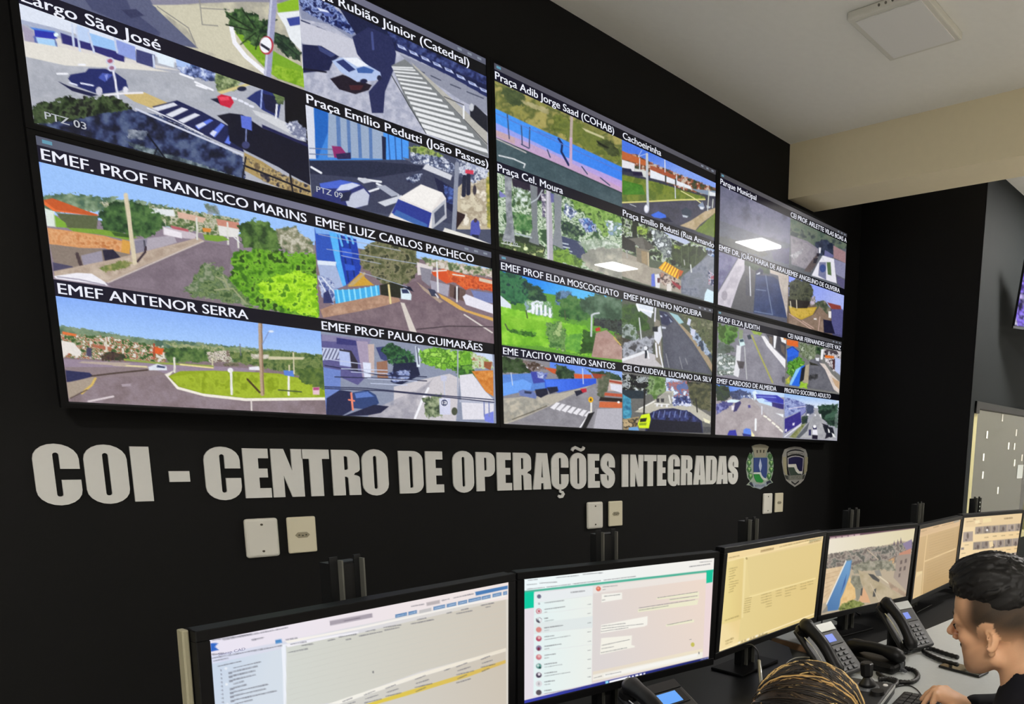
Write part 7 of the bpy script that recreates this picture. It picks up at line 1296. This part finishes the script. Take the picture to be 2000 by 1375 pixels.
# ---- seated woman, seen from behind above her crown
WH = np.array((0.652, -1.852, 0.936)); wo = person('person with brown and blond streaked hair, seen from behind at the bottom edge', (WH[0], WH[1], 0), math.radians(12))
H = np.array((0, 0, WH[2])); Rh = rotm(math.radians(-8)); fd = Field((-.30, -.32, .0), (.30, .50, 1.12), 0.006)
head(fd, H, Rh); fd.cap(H + np.array((0, -.02, -.05)), (0, -.06, .80), .046, .05, .02); fd.ell((0, -.07, .775), (.13, .06, .04), .05); fd.ell((0, -.075, .64), (.13, .085, .16), .04); fd.ell((0, -.08, .47), (.135, .09, .12), .04); fd.ell((0, -.09, .42), (.145, .105, .06), .03)
arms = [[(sx * .155, -.08, .745), (sx * .215, -.03, .55), (sx * .12, .14, .535)] for sx in (1, -1)]
for a in arms: fd.chain([np.array(v) for v in a], [.042, .033, .022], .03)
for sx in (1, -1):
    w_ = np.array((sx * .12, .14, .535)); k_ = np.array((sx * .085, .205, .545)); hand(fd, w_, k_, [k_ + np.array((sx * .016 - sx * .02 * j, .062, -.02)) for j in range(4)], (0, 0, 1), sx, k_ + np.array((-sx * .045, .01, -.01)))
    fd.chain([(sx * .08, -.06, .42), (sx * .11, .30, .42), (sx * .11, .31, .09)], [.062, .048, .034], .03); fd.chain([(sx * .11, .28, .05), (sx * .12, .43, .035)], [.032, .028], .02)
P_, Q_ = fd.mesh(); raw_mesh('body', P_, Q_, skin_mat('skin'), wo, np.tile(np.array(lin('c08a6a')), (len(P_), 1)))
def blouse(f2):
    f2.ell((0, -.075, .64), (.15, .108, .165), .04); f2.ell((0, -.08, .48), (.15, .112, .13), .04); f2.ell((0, -.078, .77), (.14, .07, .045), .05)
    for a in arms: q_ = [np.array(v) for v in a]; f2.chain([q_[0], q_[1], q_[1] * .15 + q_[2] * .85], [.054, .044, .034], .03)
clothes(blouse, (-.30, -.26, .34), (.30, .22, .86), 'blouse', mat('navy_black_cloth', '17171d', 0.85), wo, h=0.008)
def slacks(f2):
    f2.ell((0, -.09, .42), (.16, .122, .07), .03)
    for sx in (1, -1): f2.chain([(sx * .08, -.06, .425), (sx * .11, .30, .425), (sx * .11, .31, .08)], [.075, .06, .048], .03)
clothes(slacks, (-.24, -.26, .03), (.24, .42, .52), 'trousers', mat('black_cloth', '141416', 0.9), wo, h=0.009)
for sx in (-1, 1): obj('shoe', box(sx * .115 - .04, sx * .115 + .04, .24, .48, .0005, .065, .02, seg=3), mat('black_leather', '0e0e0f', 0.4), wo)
f2 = Field((-.13, -.17, .86), (.13, .12, 1.12), 0.005); hp = lambda x, y, z: H + Rh @ np.array((x, y, z))
f2.ell(hp(0, -.018, .046), (.088, .109, .096), .01, Rh.T); f2.ell(hp(0, -.06, -.03), (.075, .06, .06), .03, Rh.T); f2.ell(hp(0, -.125, .005), (.042, .035, .038), .02, Rh.T); f2.ell(hp(0, .085, -.02), (.075, .07, .085), .012, Rh.T, True)
P_, Q_ = f2.mesh(); n1 = fbm(P_[:, 0] * 30, P_[:, 1] * 20 + P_[:, 2] * 20, 4)[:, None]
hair_o = raw_mesh('hair', P_, Q_, mat('streaked_hair', '2a2018', 0.5, spec=0.4, attr='Col', noise=0.25, nscale=120), wo, np.array(lin('1c1611')) * (1 - n1) + np.array(lin('32261a')) * n1)
rr = random.Random(11); end = Vector((0, -1.0, -.12)).normalized(); V_, F2, C2 = [], [], []
for k in range(1500):
    a = rr.uniform(-2.9, 2.9); el = rr.uniform(-.1, .95) if abs(a) < 1.7 else rr.uniform(-.5, .6)
    sdir = Vector((math.sin(a) * math.cos(el), math.cos(a) * math.cos(el), math.sin(el) + .1)).normalized(); lift = rr.uniform(.995, 1.04); tw = rr.uniform(-.12, .12) + .45 * math.sin(a * 1.7 + 3 * el)
    hl_ = math.sin(a * 2.6 + 2.2 * el + .9) + .5 * math.sin(a * 6.1 - 3.1 * el); light = hl_ > .75 and rr.random() < .8 or rr.random() < .05
    base = np.array(lin(rr.choice(['c9a86a', 'b8945a', 'd8bc84', 'a07c48']) if light else rr.choice(['1e1812', '2c231a', '15110d', '3e3224']))); pts = []
    n_ = 11
    for j in range(n_):
        u = j / (n_ - 1); d_ = sdir.lerp(end, u ** 1.15); d_ = (d_ + Vector((tw * math.sin(math.pi * u), 0, .12 * math.sin(math.pi * u)))).normalized()
        b_ = lift + .02 * math.sin(3.1 * u + a); pts.append(Vector(hp(0, -.018, .046)) + Vector(Rh @ np.array((d_.x * .088 * b_, d_.y * .110 * b_, d_.z * .097 * b_))))
    r0 = rr.uniform(.0007, .0015) * (1.5 if light else 1); up = None
    for j in range(n_):
        d_ = (pts[min(j + 1, n_ - 1)] - pts[max(j - 1, 0)]).normalized(); nrm = (pts[j] - Vector(hp(0, -.018, .046))).normalized(); sd_ = d_.cross(nrm).normalized(); nrm = sd_.cross(d_)
        tp = r0 * (.35 + .65 * math.sin(math.pi * min(.93, .08 + j / (n_ - 1) * .85)))
        for q_ in range(5): t_ = 2 * math.pi * q_ / 5; V_.append(pts[j] + sd_ * math.cos(t_) * tp * 1.5 + nrm * math.sin(t_) * tp); C2.append(base)
    o_ = len(V_) - n_ * 5
    for j in range(n_ - 1):
        for q_ in range(5): F2.append((o_ + j * 5 + q_, o_ + j * 5 + (q_ + 1) % 5, o_ + j * 5 + 5 + (q_ + 1) % 5, o_ + j * 5 + 5 + q_))
so_ = raw_mesh('hair_strands', np.array([tuple(v) for v in V_]), np.array(F2), mat('streaked_hair', '2a2018'), hair_o, np.array(C2)); so_['kind'] = 'stuff'
office_chair('black office chair under the person with streaked hair', WH[0] - .02, WH[1] - .09, math.radians(12))
